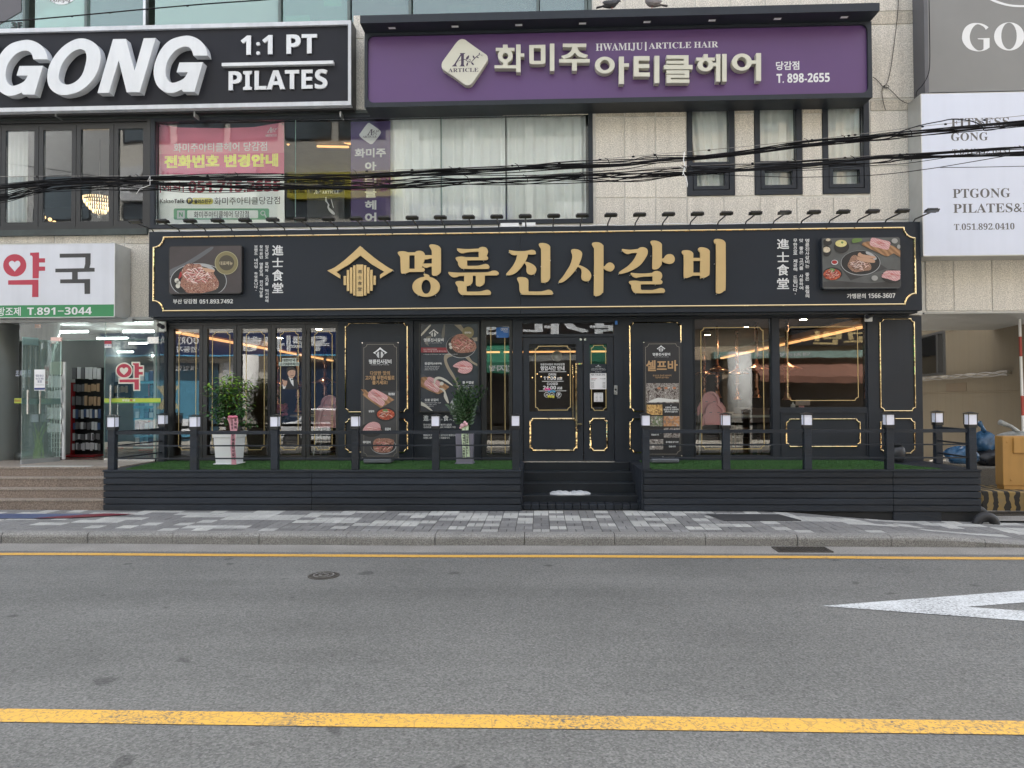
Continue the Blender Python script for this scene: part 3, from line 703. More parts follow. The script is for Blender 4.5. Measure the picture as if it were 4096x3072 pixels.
# ---- main restaurant sign
YS = -.35
MS = thing('restaurant_sign', 'long charcoal fascia sign with large gold letters and a gold border above the restaurant', 'sign', (-.2, YS, 3.12))
sx0, sx1, sz0, sz1 = at(595, 1100, YS)[0], at(3687, 1100, YS)[0], at(2048, 1256, YS)[1], at(2048, 908, YS)[1]
sw = (at(2081, 1100, YS)[0])
obj('board', MB().box(sx0, sw-.0015, YS, -.002, sz0, sz1).box(sw+.0015, sx1, YS, -.002, sz0, sz1), sign_dark, MS, bevel=.004)
obj('base_trim', MB().box(sx0+.05, sx1-.05, YS+.05, -.002, sz0-.035, sz0-.003), panel_dark, MS)
gx0, gz1 = at(612, 945, YS-.012); gx1 = at(3664, 1100, YS-.012)[0]; gz1 = at(2048, 928, YS-.012)[1]; gz0 = at(2048, 1234, YS-.012)[1]
obj('gold_border', gold_line(MB(), gx0, gx1, gz0, gz1, .17, .024, YS-.02, YS-.001), gold_mirror, MS)
A_ = Tr(1580, 940, .19892); B_ = Tr(2000, 940, .19892); K_ = Tr(2420, 920, .23056)
YL = YS - .055; DL = .03
def letter(tr, items, Y=YL, d=DL, m_=gold_matt, parent=MS, pins=(), name='letter'):
    o = obj(name, strokes(MB(), tr, items, Y, d), m_, parent)
    if pins:
        mb = MB()
        for p in pins:
            x, z = tr.w([p], Y)[0]; mb.tube([(x, Y+.012, z), (x, YS+.001, z)], .006, 5)
        obj('standoff_pin', mb, aluminium, o)
    return o
sm = smooth
letter(A_, [[sm([(55,365),(80,332),(180,326),(262,347,1),(402,347,1),(440,322),(520,318),(578,350),(600,402),(595,490),(570,570),(548,625,1),(543,655,1),(580,665),(598,700),(575,736),(520,742,1),(285,742,1),(230,768),(160,775),(122,755),(112,600),(106,460),(90,420)]), rect(288,395,408,678)],
    sm([(592,405,1),(745,405,1),(745,468,1),(690,475),(640,489),(592,488,1)]), sm([(570,573,1),(745,573,1),(745,635,1),(690,640),(640,657),(590,650),(552,620,1)]),
    sm([(690,225),(705,195),(760,187),(860,210),(915,260),(922,330),(922,700),(905,765),(850,810),(790,820),(748,800),(740,740),(740,360),(725,290)]),
    [circ(625,1040,278,203,40), circ(625,1040,95,142)], sm([(572,785),(610,780),(670,800),(692,825),(685,860,1),(580,860,1),(592,830)])],
    pins=[(200,780),(585,750),(838,820),(460,1215),(810,1215)])
letter(A_, [sm([(1250,268,1),(1460,282),(1680,272,1),(1710,248),(1770,238),(1835,258),(1870,320),(1860,375),(1838,420,1),(1865,440),(1870,475),(1840,503),(1780,507,1),(1450,508,1),(1450,600),(1470,620,1),(1640,618),(1720,605),(1810,582),(1870,595),(1900,635),(1885,670),(1850,680),(1400,680),(1310,650),(1270,595),(1262,540),(1225,490),(1222,455),(1270,438),(1345,433),(1425,445,1),(1683,445,1),(1683,335,1),(1500,342),(1420,355),(1360,368),(1300,350),(1252,300)]),
    sm([(1075,742,1),(1290,756),(1780,750),(1890,742),(1960,717),(2030,717),(2080,750),(2085,785),(2050,812,1),(1400,820,1),(1290,828),(1240,845),(1170,848),(1110,815),(1075,770)]),
    sm([(1625,800,1),(1805,800,1),(1803,920),(1790,980),(1740,1022),(1680,1032),(1635,1015),(1625,960)]), sm([(1390,800,1),(1562,800,1),(1560,920),(1540,980),(1490,1018),(1430,1030,1),(1390,1030,1)]),
    sm([(1215,955),(1245,930),(1320,924),(1400,940,1),(1432,960,1),(1438,1020),(1440,1120),(1460,1138,1),(1650,1138),(1740,1128),(1840,1102),(1900,1115),(1930,1155),(1915,1190),(1880,1205),(1390,1205),(1310,1180),(1268,1120),(1262,1050),(1228,995)])],
    pins=[(1255,300),(1780,520),(1890,650),(1378,690),(2080,785),(1520,1020),(1703,1035),(1360,1215),(1920,1175)])
letter(B_, [sm([(180,303,1),(340,322),(480,322),(560,312),(630,298),(690,308),(720,345),(712,380),(670,393),(560,387,1),(350,393,1),(290,407),(230,390),(185,345)]),
    sm([(345,380,1),(565,380,1),(550,440),(510,530),(400,680),(300,770),(200,808),(135,805),(125,780),(160,740),(250,630),(320,500)]),
    sm([(495,535,1),(560,545),(660,590),(720,650),(730,710),(700,775),(630,800),(560,775),(530,715),(532,640),(515,590),(485,560,1)]),
    sm([(780,195),(800,165),(870,160),(950,178),(1005,225),(1010,300),(1010,800),(1005,870),(960,935),(880,960),(840,950),(826,900),(826,320),(810,260)]),
    sm([(343,885),(360,855),(430,845),(510,855),(560,890),(572,940),(572,1110),(590,1135,1),(800,1135),(880,1122),(970,1100),(1030,1115),(1065,1160),(1050,1195),(1010,1202),(500,1202),(430,1180),(392,1120),(385,1000),(370,945)])],
    pins=[(180,350),(715,372),(130,805),(690,795),(820,626),(1015,505),(905,965),(420,1190),(1065,1175)])
letter(B_, [sm([(1428,315),(1450,288),(1510,282),(1590,300),(1645,345),(1653,400),(1630,490),(1580,610),(1500,730),(1400,840),(1290,930),(1210,962),(1182,950),(1190,920),(1260,840),(1340,720),(1410,600),(1450,460),(1450,390),(1435,350)]),
    sm([(1568,607,1),(1640,620),(1750,680),(1815,750),(1835,830),(1800,910),(1730,930),(1660,905),(1635,840),(1642,740),(1620,670),(1560,635,1)]),
    sm([(1850,190),(1865,155),(1940,143),(2020,160),(2075,210),(2082,280),(2078,1080),(2060,1160),(2010,1210),(1935,1228),(1890,1205),(1887,1150),(1893,330),(1880,255)]),
    sm([(2072,632,1),(2105,625),(2145,580),(2195,552),(2255,565),(2297,610),(2300,660),(2265,710),(2215,732),(2140,712),(2072,658,1)])],
    pins=[(1175,965),(1530,715),(1775,940),(1885,808),(1930,1235)])
letter(K_, [sm([(298,328,1),(430,342),(570,328,1),(610,303),(670,298),(725,325),(743,380),(720,460),(620,600),(500,680),(380,735),(270,762),(242,745),(260,718),(400,620),(500,510),(560,395,1),(470,398),(430,410),(380,415),(330,390),(295,350)]),
    sm([(788,210),(810,185),(880,184),(945,205),(985,245),(988,300),(988,560),(970,620),(920,670),(860,684),(824,670),(820,620),(825,310),(805,255)]),
    sm([(970,502,1),(1020,485),(1060,435),(1120,416),(1180,435),(1210,490),(1200,550),(1150,585),(1090,585),(1030,565),(970,525,1)]),
    sm([(450,742,1),(640,755),(820,742,1),(850,718),(910,710),(970,735),(993,785),(985,830),(965,865,1),(990,880),(998,910),(975,938),(920,942,1),(622,942,1),(622,1020),(640,1040,1),(800,1042),(870,1030),(960,1006),(1020,1018),(1042,1055),(1025,1085),(980,1092),(560,1095),(490,1065),(460,1010),(455,960),(420,920),(420,890),(470,880),(540,878),(610,890,1),(825,890,1),(825,803,1),(680,808),(600,818),(540,830),(490,810),(450,770)])],
    pins=[(290,370),(240,762),(560,640),(800,447),(435,782),(878,950),(537,1100)])
letter(K_, [sm([(1330,385),(1345,358),(1410,348),(1480,360),(1525,395),(1532,450),(1532,790,1),(1490,808),(1430,830),(1385,825),(1367,795),(1367,470),(1345,415)]),
    rect(1528,1655,483,535), rect(1505,1655,738,792),
    sm([(1615,335),(1640,303),(1700,300),(1770,320),(1815,360),(1818,420),(1815,740),(1795,790),(1740,822),(1680,830),(1652,810),(1652,420),(1630,375)]),
    sm([(1888,190),(1910,158),(1980,154),(2050,175),(2090,220),(2094,300),(2094,980),(2070,1050),(2020,1090),(1965,1102),(1928,1080),(1926,1000),(1926,290),(1910,245)])],
    pins=[(1380,838),(1718,840),(1905,585),(1938,1110)])
G_ = Tr(1290, 960, .15068)
letter(G_, [[(1000,155),(1130,268),(1250,370),(1370,465),(1480,550),(1590,625),(1700,700),(1790,755),(1885,800),(1525,1018),(1525,925),(1638,840),(1300,640),(1005,408),(700,650),(368,845),(470,930),(470,1023),(125,812),(230,772),(320,730),(460,632),(600,520),(800,345)]], name='roof_emblem', pins=[(1045,200),(1460,560),(1880,820)])
for k, (a, b, c, d) in enumerate(((560,625,955,1193),(643,710,797,1352),(728,792,730,1416),(812,875,672,1472),(897,1075,652,1490),(1095,1160,670,1470),(1178,1245,725,1413),(1262,1328,790,1347),(1350,1413,948,1190))):
    letter(G_, [rect(a,b,c,d)], name='emblem_bar')
mb = MB()
for k, ch in enumerate('進士食堂'): text(mb, ch, 1290+935*.15068, 1290+1050*.15068, 960+(790+155*k)*.15068, 960+(885+155*k)*.15068, YL-.002, bold=.01)
obj('emblem_lettering', mb, black_ink, MS)
mb = MB()
for k, (ch, v0, v1) in enumerate((('進',981,1022),('士',1031,1068),('食',1078,1124),('堂',1131,1172))): text(mb, ch, 1089, 1133, v0, v1, YS-.0015, bold=.016)
vtext(mb, '임금님도 갈비와 고기를 먹기위해', 1067, 980, 1210, 13, YS-.0015)
vtext(mb, '찾아왔던 명륜당의 진사식당을', 1045, 980, 1190, 13, YS-.0015)
vtext(mb, '브랜드 네이밍 하였습니다.', 1024, 980, 1168, 13, YS-.0015)
text(mb, '부산 당감점', 692, 787, 1196, 1215, YS-.0015, bold=.022); text(mb, '051.893.7492', 798, 932, 1197, 1214, YS-.0015, bold=.022)
for ch, v0, v1 in (('進',956,996),('士',1008,1048),('食',1057,1102),('堂',1112,1156)): text(mb, ch, 3108, 3156, v0, v1, YS-.0015, bold=.016)
vtext(mb, '명륜진사갈비는 좋은 품질의', 3229, 954, 1192, 16, YS-.0015)
vtext(mb, '맛 좋은 고기를 사용하여', 3205, 954, 1160, 16, YS-.0015)
vtext(mb, '무한으로 제공해 드립니다.', 3181, 954, 1184, 16, YS-.0015)
text(mb, '가맹문의', 3388, 3463, 1174, 1194, YS-.0015, bold=.025); text(mb, '1566-3607', 3473, 3581, 1173, 1192, YS-.0015, bold=.025)
obj('white_lettering', mb, white_vinyl, MS)

# ---- food photographs printed on boards
def food_mat(name, cols, sc, dist=2.0, rough=.45, band=False):
    m = bpy.data.materials.new(name); m.use_nodes = True; t = m.node_tree; N = t.nodes; L = t.links; N.clear()
    out = N.new('ShaderNodeOutputMaterial'); p = N.new('ShaderNodeBsdfPrincipled'); L.new(p.outputs[0], out.inputs[0]); p.inputs['Roughness'].default_value = rough
    g = N.new('ShaderNodeNewGeometry')
    if band:
        w_ = N.new('ShaderNodeTexWave'); w_.inputs['Scale'].default_value = sc; w_.inputs['Distortion'].default_value = dist; w_.inputs['Detail'].default_value = 3; w_.bands_direction = 'DIAGONAL'
    else:
        w_ = N.new('ShaderNodeTexNoise'); w_.inputs['Scale'].default_value = sc; w_.inputs['Detail'].default_value = 4; w_.inputs['Distortion'].default_value = dist
    L.new(g.outputs['Position'], w_.inputs['Vector']); cr = N.new('ShaderNodeValToRGB')
    e = cr.color_ramp.elements; lo, hi = (.1, .9) if band else (.33, .67)
    while len(e) < len(cols): e.new(.5)
    for i, c in enumerate(cols): e[i].position = lo + (hi-lo)*i/(len(cols)-1); e[i].color = (*c, 1)
    L.new(w_.outputs[0 if not band else 1], cr.inputs[0]); L.new(cr.outputs[0], p.inputs['Base Color']); return m
meat = food_mat('grilled_meat_print', [(.012,.005,.004),(.20,.05,.035),(.42,.22,.15),(.10,.04,.03),(.70,.50,.40)], 34, 1.8)
meat2 = food_mat('ribs_print', [(.04,.02,.015),(.25,.10,.07),(.50,.32,.22)], 30, 3, band=True)
pork = food_mat('pork_belly_print', [(.62,.42,.42),(.45,.14,.16),(.66,.50,.48),(.50,.20,.22)], 16, 4, band=True)
stew = food_mat('red_stew_print', [(.10,.01,.005),(.42,.06,.03),(.55,.18,.08)], 40, 1)
egg = food_mat('egg_print', [(.55,.48,.16),(.66,.60,.30)], 30, 1); broth = food_mat('soup_print', [(.45,.36,.25),(.60,.54,.42)], 36, 1)
board_p = food_mat('chopping_board_print', [(.22,.11,.05),(.36,.20,.10)], 7, 2, band=True)
slate = mat('slate_print', (.035,.035,.037), .5, var=.3, vs=3); slate_l = mat('pale_slate_print', (.085,.09,.09), .5, var=.25, vs=2.5)
plate_k = flatc('black_plate_print', (.016,.016,.017)); plate_r = flatc('plate_rim_print', (.35,.36,.37)); leafp = flatc('herb_print', (.12,.22,.07)); garlic = flatc('garlic_print', (.55,.53,.47)); redp = flatc('red_print_flat', (.30,.02,.02))
steam = flatc('steam_print', (.105,.11,.12)); brass_p = flatc('brass_print', (.20,.17,.08)); brass_d = flatc('brass_dark_print', (.065,.055,.035)); cuke = flatc('cucumber_print', (.12,.20,.05))
class Print:
    """flat inks lying over one another on a board (each 0.4 mm proud of the one below)"""
    def __init__(s, tr, Y, parent): s.t, s.Y, s.p, s.k = tr, Y, parent, 0
    def ink(s, nm, m_, *loops, clip=None):
        s.k += 1; yy = s.Y - .0006*s.k; mb = MB()
        for lp in loops:
            if clip:
                a, b, c, d = clip; lp = [(min(max(p[0], a), b), min(max(p[1], c), d)) for p in lp]
            mb.add(*shape([s.t.w(lp, yy)], yy, 0))
        return obj(nm, mb, m_, s.p)
    def ring(s, nm, m_, o, i):
        s.k += 1; yy = s.Y - .0006*s.k; return obj(nm, MB().add(*shape([s.t.w(o, yy), s.t.w(i, yy)], yy, 0)), m_, s.p)
def box_board(parent_lab, u0, u1, v0, v1, Yf, Yb, r_, face, rimm):
    x0, x1, z0, z1 = rc(u0, u1, v0, v1, Yf); t = thing('menu_photo_board', parent_lab, 'menu board', ((x0+x1)/2, Yf, z0), 'rounded food photo boards on the fascia sign')
    obj('casing', MB().prism(rrect(x0, x1, z0, z1, r_), Yf+.002, Yb), rimm, t)
    e = .012; obj('picture', MB().add(*shape([rrect(x0+e, x1-e, z0+e, z1-e, r_*.8)], Yf, .001)), face, t); return t
YP = YS - .085
fat = flatc('fat_print', (.62,.40,.34)); sear = flatc('sear_print', (.07,.022,.016)); rosy = flatc('rosy_print', (.48,.13,.13)); cream_f = flatc('cream_fat_print', (.74,.60,.56))
def slices(pr, cx, cy, rx, ry, n, L_, W_, seed, mats, ang=None):
    """curved slices of meat, several inks"""
    random.seed(seed)
    for m_ in mats:
        loops = []; spots_ = []
        for k in range(n):
            for _ in range(12):
                a, r_ = random.uniform(0, 2*pi), random.uniform(0, .85)**.6; x, y = cx + rx*r_*cos(a), cy + ry*r_*sin(a)
                if all(math.hypot(x-p, y-q) > W_*2.2 for p, q in spots_): break
            else: continue
            spots_.append((x, y)); t_ = ang if ang is not None else random.uniform(-.9, .9); t_ += random.uniform(-.2, .2); l = L_*random.uniform(.6, 1.1); w_ = W_*random.uniform(.6, 1.1); c, s_ = cos(t_), sin(t_)
            loops.append([(x + c*p - s_*q, y + s_*p + c*q) for p, q in ((-l, l*.18), (-l*.3, -w_*.5), (l*.4, -w_*.6), (l, l*.12), (l*.4, w_*.5), (-l*.3, w_*.7))])
        for lp in loops[:0]: pass
        mb = MB(); pr.k += 1
        for i, lp in enumerate(loops): yy = pr.Y - .0006*pr.k - .00002*i; mb.add(*shape([pr.t.w(lp, yy)], yy, 0))
        obj('meat_slices', mb, m_, pr.p)['kind'] = 'stuff'
P_ = Tr(640, 960, .23508)
t = box_board('rounded photo board of grilled ribs and a brass medallion, left end of long sign', 675, 967.5, 982, 1176, YP, YS-.001, .045, mat('aubergine_print', (.050,.040,.042), .4, var=.25, vs=2), black_plastic)
pr = Print(P_, YP-.001, t); cl = (165, 1380, 105, 905)
pr.ink('steam', steam, sm([(165,510),(400,400),(600,280),(860,120),(900,150),(700,300),(500,420),(300,520),(165,620)], 3), sm([(165,640),(300,560),(420,500),(300,620),(165,720)], 3), clip=cl)
pr.ink('plate', plate_k, circ(655,700,478,300,36), clip=cl)
pr.ring('plate_rim', plate_r, [(min(max(a,165),1380),min(b,903)) for a,b in circ(655,700,482,304,40)], [(min(max(a,166),1380),min(b,902)) for a,b in circ(655,700,470,292,40)])
pr.ink('plate_shine', plate_r, sm([(700,400),(830,420),(930,500),(900,540),(800,470),(700,440)], 3))
pr.ink('meat', meat, sm([(380,500),(430,430),(500,400),(600,410),(680,410),(740,470),(910,505),(915,570),(960,640),(1000,720),(990,800),(930,850),(820,880),(700,905),(480,905),(400,830),(340,760),(370,640),(360,560)], 4), clip=cl)
slices(pr, 640, 600, 250, 150, 30, 55, 13, 1, (sear, fat, rosy, cream_f))
pr.ink('bone', garlic if False else flatc('bone_print', (.50,.30,.20)), sm([(720,470),(910,505),(912,545),(780,540)], 3))
pr.ink('chilli', redp, sm([(350,535),(372,600),(330,660),(315,640)], 3)); pr.ink('garlic', garlic, circ(285,690,38,42,12), circ(315,725,36,32,12), circ(305,780,38,42,12))
pr.ink('medallion', brass_p, circ(1130,390,195,195,36)); pr.ring('medallion_rim', brass_d if False else flatc('brass_rim_print', (.36,.34,.20)), circ(1130,390,198,198,36), circ(1130,390,188,188,36))
pr.ink('medallion_centre', brass_d, circ(1132,388,130,130,28)); 
mb = MB(); text(mb, '대표메뉴', 640+1015*.23508, 640+1240*.23508, 960+362*.23508, 960+432*.23508, YP-.009, bold=.03); text(mb, '★ ★ ★', 640+1070*.23508, 640+1200*.23508, 960+285*.23508, 960+318*.23508, YP-.009); obj('medallion_lettering', mb, flatc('pale_gold_print', (.62,.52,.34)), t)
Q_ = Tr(3260, 930, .17179)
t = box_board('rounded photo board of many dishes on grey slate, right end of long sign', 3287, 3604, 948, 1156, YP, YS-.001, .045, slate_l, panel_dark)
pr = Print(Q_, YP-.001, t); cl = (195, 1985, 135, 1270)
pr.ink('cloth', slate, [(580,790),(830,1115),(1680,840),(1500,720)], sm([(195,1150),(600,1130),(1300,1180),(1985,1120),(1985,1270),(195,1270)], 2), clip=cl)
pr.ink('pan', plate_k, circ(1062,705,455,285,36)); pr.ring('pan_rim', plate_r, circ(1062,708,460,290,40), circ(1062,702,449,280,40))
pr.ink('pan_shine', plate_r, sm([(1190,440),(1330,490),(1440,600),(1380,640),(1300,540),(1200,500)], 3))
pr.ink('ribs', meat2, sm([(760,770),(800,660),(860,550),(960,530),(1060,600),(1250,700),(1310,780),(1290,870),(1180,890),(1050,910),(930,920),(820,860)], 4))
slices(pr, 1030, 760, 240, 120, 26, 48, 12, 2, (sear, fat, sear, cream_f))
pr.ink('bones', flatc('bone_print2', (.45,.27,.18)), sm([(1000,500),(1050,465),(1120,510),(1390,555),(1380,605),(1200,590),(1020,560)], 3), sm([(980,580),(1050,575),(1355,620),(1380,705),(1150,680),(1000,640)], 3))
pr.ink('bowls', plate_k, circ(620,330,175,150,24), circ(285,230,110,75,20), circ(270,430,110,130,24), circ(410,960,225,150,28), circ(1800,1020,250,160,28), clip=cl)
pr.ink('egg', egg, circ(607,255,135,82,20)); pr.ink('soup', broth, circ(268,400,90,68,18), circ(305,170,55,32,14), clip=cl)
pr.ink('stew', stew, circ(400,975,205,130,18), clip=cl); pr.ink('herbs', leafp, sm([(340,850),(400,830),(470,870),(430,930),(370,920)], 3), sm([(600,220),(640,205),(665,240),(630,260)], 2))
pr.ink('chopping_board', board_p, sm([(1110,240,1),(1290,210),(1780,300),(1985,420,1),(1985,575,1),(1830,480,1),(1700,555,1),(1640,550,1),(1090,290,1)], 3))
pr.ink('pork', pork, sm([(1290,190),(1340,120),(1560,170),(1745,220),(1740,310),(1690,400),(1500,360),(1290,300)], 3), sm([(1560,1000),(1640,900),(1760,885),(1985,890,1),(1985,1080,1),(1870,1130),(1700,1080),(1570,1050)], 3))
slices(pr, 400, 975, 170, 100, 16, 36, 14, 3, (rosy, sear, fat))
slices(pr, 1520, 260, 190, 50, 9, 110, 10, 4, (cream_f, rosy), .28)
slices(pr, 1780, 980, 180, 70, 8, 110, 10, 5, (cream_f, rosy), .15)
pr.ink('saucer', white_vinyl, circ(457,695,78,58,20)); pr.ink('sauce', redp, circ(455,690,64,44,18)); pr.ink('cucumber', cuke, sm([(860,200),(900,140),(1080,140),(1080,200),(900,245)], 3))
pr.ink('garlic', flatc('garlic_print2', (.30,.30,.29)), circ(1855,195,72,60,16), circ(1390,1060,75,62,16), circ(1950,330,40,50,12), clip=cl)

# ---- floodlights on arms along the top of the sign
def make_flood():
    t = thing('floodlight', 'x', 'floodlight', (0, YS, sz1), 'flat floodlights on arms along the top of the long sign')
    z = sz1; yl = -.86; zl = z + .035
    obj('arm', MB().tube([(0, YS+.04, z), (0, YS-.02, z+.035), (0, yl+.05, zl-.01)], .011, 6), black_plastic, t)
    c = Vector((0, yl, zl)); tl = rad(-9); R_ = Matrix.Rotation(tl, 3, 'X')
    def tb(mb, x0, x1, y0, y1, z0, z1):
        n = len(mb.v); mb.box(x0, x1, y0, y1, z0, z1)
        for i in range(n, len(mb.v)): mb.v[i] = tuple(c + R_ @ Vector(mb.v[i]))
        return mb
    obj('housing', tb(tb(MB(), -.09, .09, -.06, .06, -.003, .014), -.07, .07, -.045, .045, .0145, .024), black_plastic, t)
    mb = MB()
    for k in range(9): tb(mb, -.075+k*.0175, -.070+k*.0175, -.045, .045, .0245, .034)
    obj('heat_fins', mb, black_plastic, t)
    obj('lens', tb(MB(), -.07, .07, -.045, .045, -.006, -.0035), mat('floodlight_lens', (.09,.09,.075), .15, var=.3, vs=2) if 'floodlight_lens' not in MATS else MATS['floodlight_lens'], t)
    obj('mount_ear', tb(tb(MB(), -.100, -.091, -.02, .02, -.01, .02), .091, .100, -.02, .02, -.01, .02), black_plastic, t); return t
fl = make_flood(); N_ = 29
xA = at(564+58, 900, YS)[0] + .0; xA = sx0 + .12
FL = ['first floodlight from the left end of the long sign, in front of the black folding windows', ]
for i in range(N_):
    x = sx0 + .06 + (sx1-.10 - sx0 - .06) * i / (N_-1)
    c = fl if i == 0 else copy_tree(fl)
    under = 'black folding windows' if i < 1 else 'pink and white banner' if i < 6 else 'dark pane by the purple strip' if i < 8 else 'purple window strip' if i < 10 else 'curtained wide window' if i < 18 else 'bare granite wall' if i < 21 else 'small window with drawn curtain' if i < 23 else 'middle small window' if i < 25 else 'small window nearest the white panel' if i < 27 else 'granite at the right corner'
    lo = [0,1,6,8,10,18,21,23,25,27,29]; a = max(q for q in lo if q <= i); nth = ['first','second','third','fourth','fifth','sixth','seventh','eighth'][i-a]
    place(c, (x, YS, sz1), '%s black floodlight from the left below the %s' % (nth, under))
cb = MB(); random.seed(2)
P = [(sx0 + .2 + i*.16, YS+.06+random.uniform(-.02,.02), sz1+.012+random.uniform(0,.02)) for i in range(int((sx1-sx0-.4)/.16))]
solo('sign_power_cord', cb.tube(P, .006, 5), white_plastic, 'thin white power cord lying along the top of the long sign', 'cord')
solo('control_box', MB().pb(2022-20, 2075, 905-13, 905, YS+.1, YS+.2), white_plastic, 'white driver box on top of the long sign, left one of the two', 'driver box', 'white driver boxes on the long sign')
solo('control_box', MB().pb(2088, 2142, 903-13, 903, YS+.1, YS+.2), white_plastic, 'white driver box on top of the long sign, right one of the two', 'driver box', 'white driver boxes on the long sign')

# ---- the black GONG sign
YG = -.30
t = thing('fitness_sign', 'black sign with big white slanted GONG letters and a white border, top left', 'sign', (-6.5, YG, 6.6))
gx1 = at(1404, 260, YG)[0]; gz0 = at(700, 441, YG)[1]; gz1 = at(700, 98, YG)[1]; gx0 = -12.5
obj('board', MB().box(gx0, gx1-.05, YG+.05, -.003, gz0+.05, gz1-.05), mat('black_sign_face', (.013,.014,.020), .5, var=.15, vs=1, streak=.1, spec=.25), t)
obj('border_trim', frame_ring(MB(), gx0, gx1, gz0+.03, gz1, .05, .068, YG, YG+.12), mat('white_border_trim', (.54,.56,.60), .35, var=.10, vs=2.4, streak=.15, coat=.3), t)
obj('casing', MB().box(gx0, gx1+.012, YG+.121, -.004, gz0, gz0+.049).box(gx1+.001, gx1+.012, YG+.02, -.004, gz0+.05, gz1), black_plastic, t)
for u in (219, 775, 1360):
    x, z = at(u, 450, YG+.1); obj('bracket', MB().box(x-.012, x+.012, YG+.12, -.01, z-.06, z+.03), grey_metal, t)
Z3 = Tr(0, 0, .36166); YF = YG - .10; DD = .145
g1 = [(368,655,1),(525,655,1),(505,570),(440,490),(340,445),(240,447),(110,490),(10,590),(-55,730),(-70,860),(-30,980),(60,1050),(150,1055),(240,1022,1),(253,1045,1),(380,1045,1),(475,727,1),(215,730,1),(183,835,1),(308,835,1),(265,900),(180,942),(120,945),(75,900),(60,820),(85,710),(160,610),(240,565),(310,562),(350,600)]
sh_ = lambda L_, du, dv, k: [((p[0]) + du/.36166, (p[1]-750)*k + 750 + dv/.36166) + tuple(p[2:]) for p in L_]
letter(Z3, [sm(g1)], YF, DD, white_paint, t)
letter(Z3, [[sm([(522,850),(560,690),(680,530),(820,440),(940,428),(1050,480),(1105,570),(1105,700),(1040,860),(910,990),(760,1045),(640,1040),(550,970)]), sm([(650,830),(690,700),(780,590),(870,545),(930,555),(955,610),(950,690),(910,820),(840,900),(760,935),(700,925),(660,890)])]], YF, DD, white_paint, t)
letter(Z3, [[(1250,432),(1392,430),(1487,785),(1590,423),(1722,420),(1545,1018),(1400,1020),(1312,665),(1205,1025),(1078,1028)]], YF, DD, white_paint, t)
letter(Z3, [sm(sh_(g1, 640, -14, 1.025))], YF, DD, white_paint, t)
letter(Z3, [[(-560,470),(-80,455),(-105,560),(-260,565),(-420,1060),(-560,1062),(-400,570),(-590,575)]], YF, DD, white_paint, t)
mb = MB(); text(mb, '1:1 PT', 963, 1268, 139, 217, YG+.02, depth=.07, bold=.045); obj('letter', mb, white_paint, t)
mb = MB(); text(mb, 'PILATES', 914, 1309, 280, 358, YG+.02, depth=.07, bold=.045); obj('letter', mb, white_paint, t)
x0, x1, z0, z1 = rc(890, 1335, 250, 263, YG); obj('divider_bar', MB().box(x0, x1, YG-.03, YG+.045, z0, z1), white_paint, t)

# ---- purple hair salon sign with its canopy
YH = -.45
t = thing('salon_sign', 'purple sign board with raised cream lettering under a dark canopy with downlights', 'sign', (2.4, YH, 6.7))
px0, px1 = at(1458, 280, YH)[0], at(3488, 220, YH)[0]; pz0 = at(2450, 410, YH)[1]; pz1 = at(2450, 69, -.76)[1]
ix0, ix1, iz0, iz1 = at(1470, 280, YH)[0], at(3472, 220, YH)[0], at(2450, 391, YH)[1], at(2450, 120, YH)[1]
obj('surround', MB().add(*shape([rect(px0, px1, pz0, pz1), rrect(ix0, ix1, iz0, iz1, .10)], YH, .07)), panel_dark, t)
obj('casing', MB().box(px0+.002, px1-.002, YH+.075, -.004, pz0+.002, pz1), panel_dark, t)
obj('face_panel', MB().box(ix0-.02, ix1+.02, YH+.045, YH+.07, iz0-.02, iz1+.02), purple, t)
YCn = -.76; cz0, cz1 = at(2450, 69, YCn)[1], at(2450, 37, YCn)[1]; cx0, cx1 = at(1440, 90, YCn)[0], at(3519, 30, YCn)[0]; pz1 = cz0
obj('canopy', MB().box(cx0, cx1, YCn, -.005, cz0+.002, cz1), panel_dark, t)
for k, u in enumerate((1568, 1820, 2075, 2330, 2588, 2848, 3110, 3377)):
    x = at(u, 95 - k*6, -.61)[0]; yy = -.61; zz = cz0; sl_ = 0
    d = .03; o = obj('downlight', MB().add([(x-.075,yy-d*1.6,zz-d*1.6*sl_-.006),(x+.075,yy-d*1.6,zz-d*1.6*sl_-.006),(x+.075,yy+d*1.6,zz+d*1.6*sl_-.006),(x-.075,yy+d*1.6,zz+d*1.6*sl_-.006)], [(3,2,1,0)]), frame_black, t)
    obj('diffuser', MB().add([(x-.055,yy-d,zz-d*sl_-.010),(x+.055,yy-d,zz-d*sl_-.010),(x+.055,yy+d,zz+d*sl_-.010),(x-.055,yy+d,zz+d*sl_-.010)], [(3,2,1,0)]), white_plastic, o)
YQ = YH - .075; DQ = .115
R5 = Tr(1950, 120, .20344); R6 = Tr(2350, 120, .33906)
letter(R5, [rect(302,395,287,420), rect(163,530,350,410), [circ(350,502,147,142,30), circ(350,512,56,63,18)], rect(305,397,630,700), rect(138,575,692,752), rect(562,650,285,828), rect(640,722,460,525)], YQ, DQ, cream, t)
letter(R5, [[sm([(820,296,1),(1138,288,1),(1140,600),(1130,640),(1090,667),(880,670),(835,650),(822,600)]), rect(910,1048,356,605)], rect(1226,1315,267,805)], YQ, DQ, cream, t)
letter(R5, [rect(1482,1942,267,335), sm([(1665,320,1),(1762,320,1),(1755,380),(1712,455,1),(1630,525),(1500,568,1),(1450,510,1),(1560,475),(1640,410)]), sm([(1665,322,1),(1762,322,1),(1790,395),(1860,455),(1975,490,1),(1930,548,1),(1820,530),(1760,490),(1712,440,1)]), rect(1410,2010,570,640), rect(1662,1758,630,800)], YQ, DQ, cream, t)
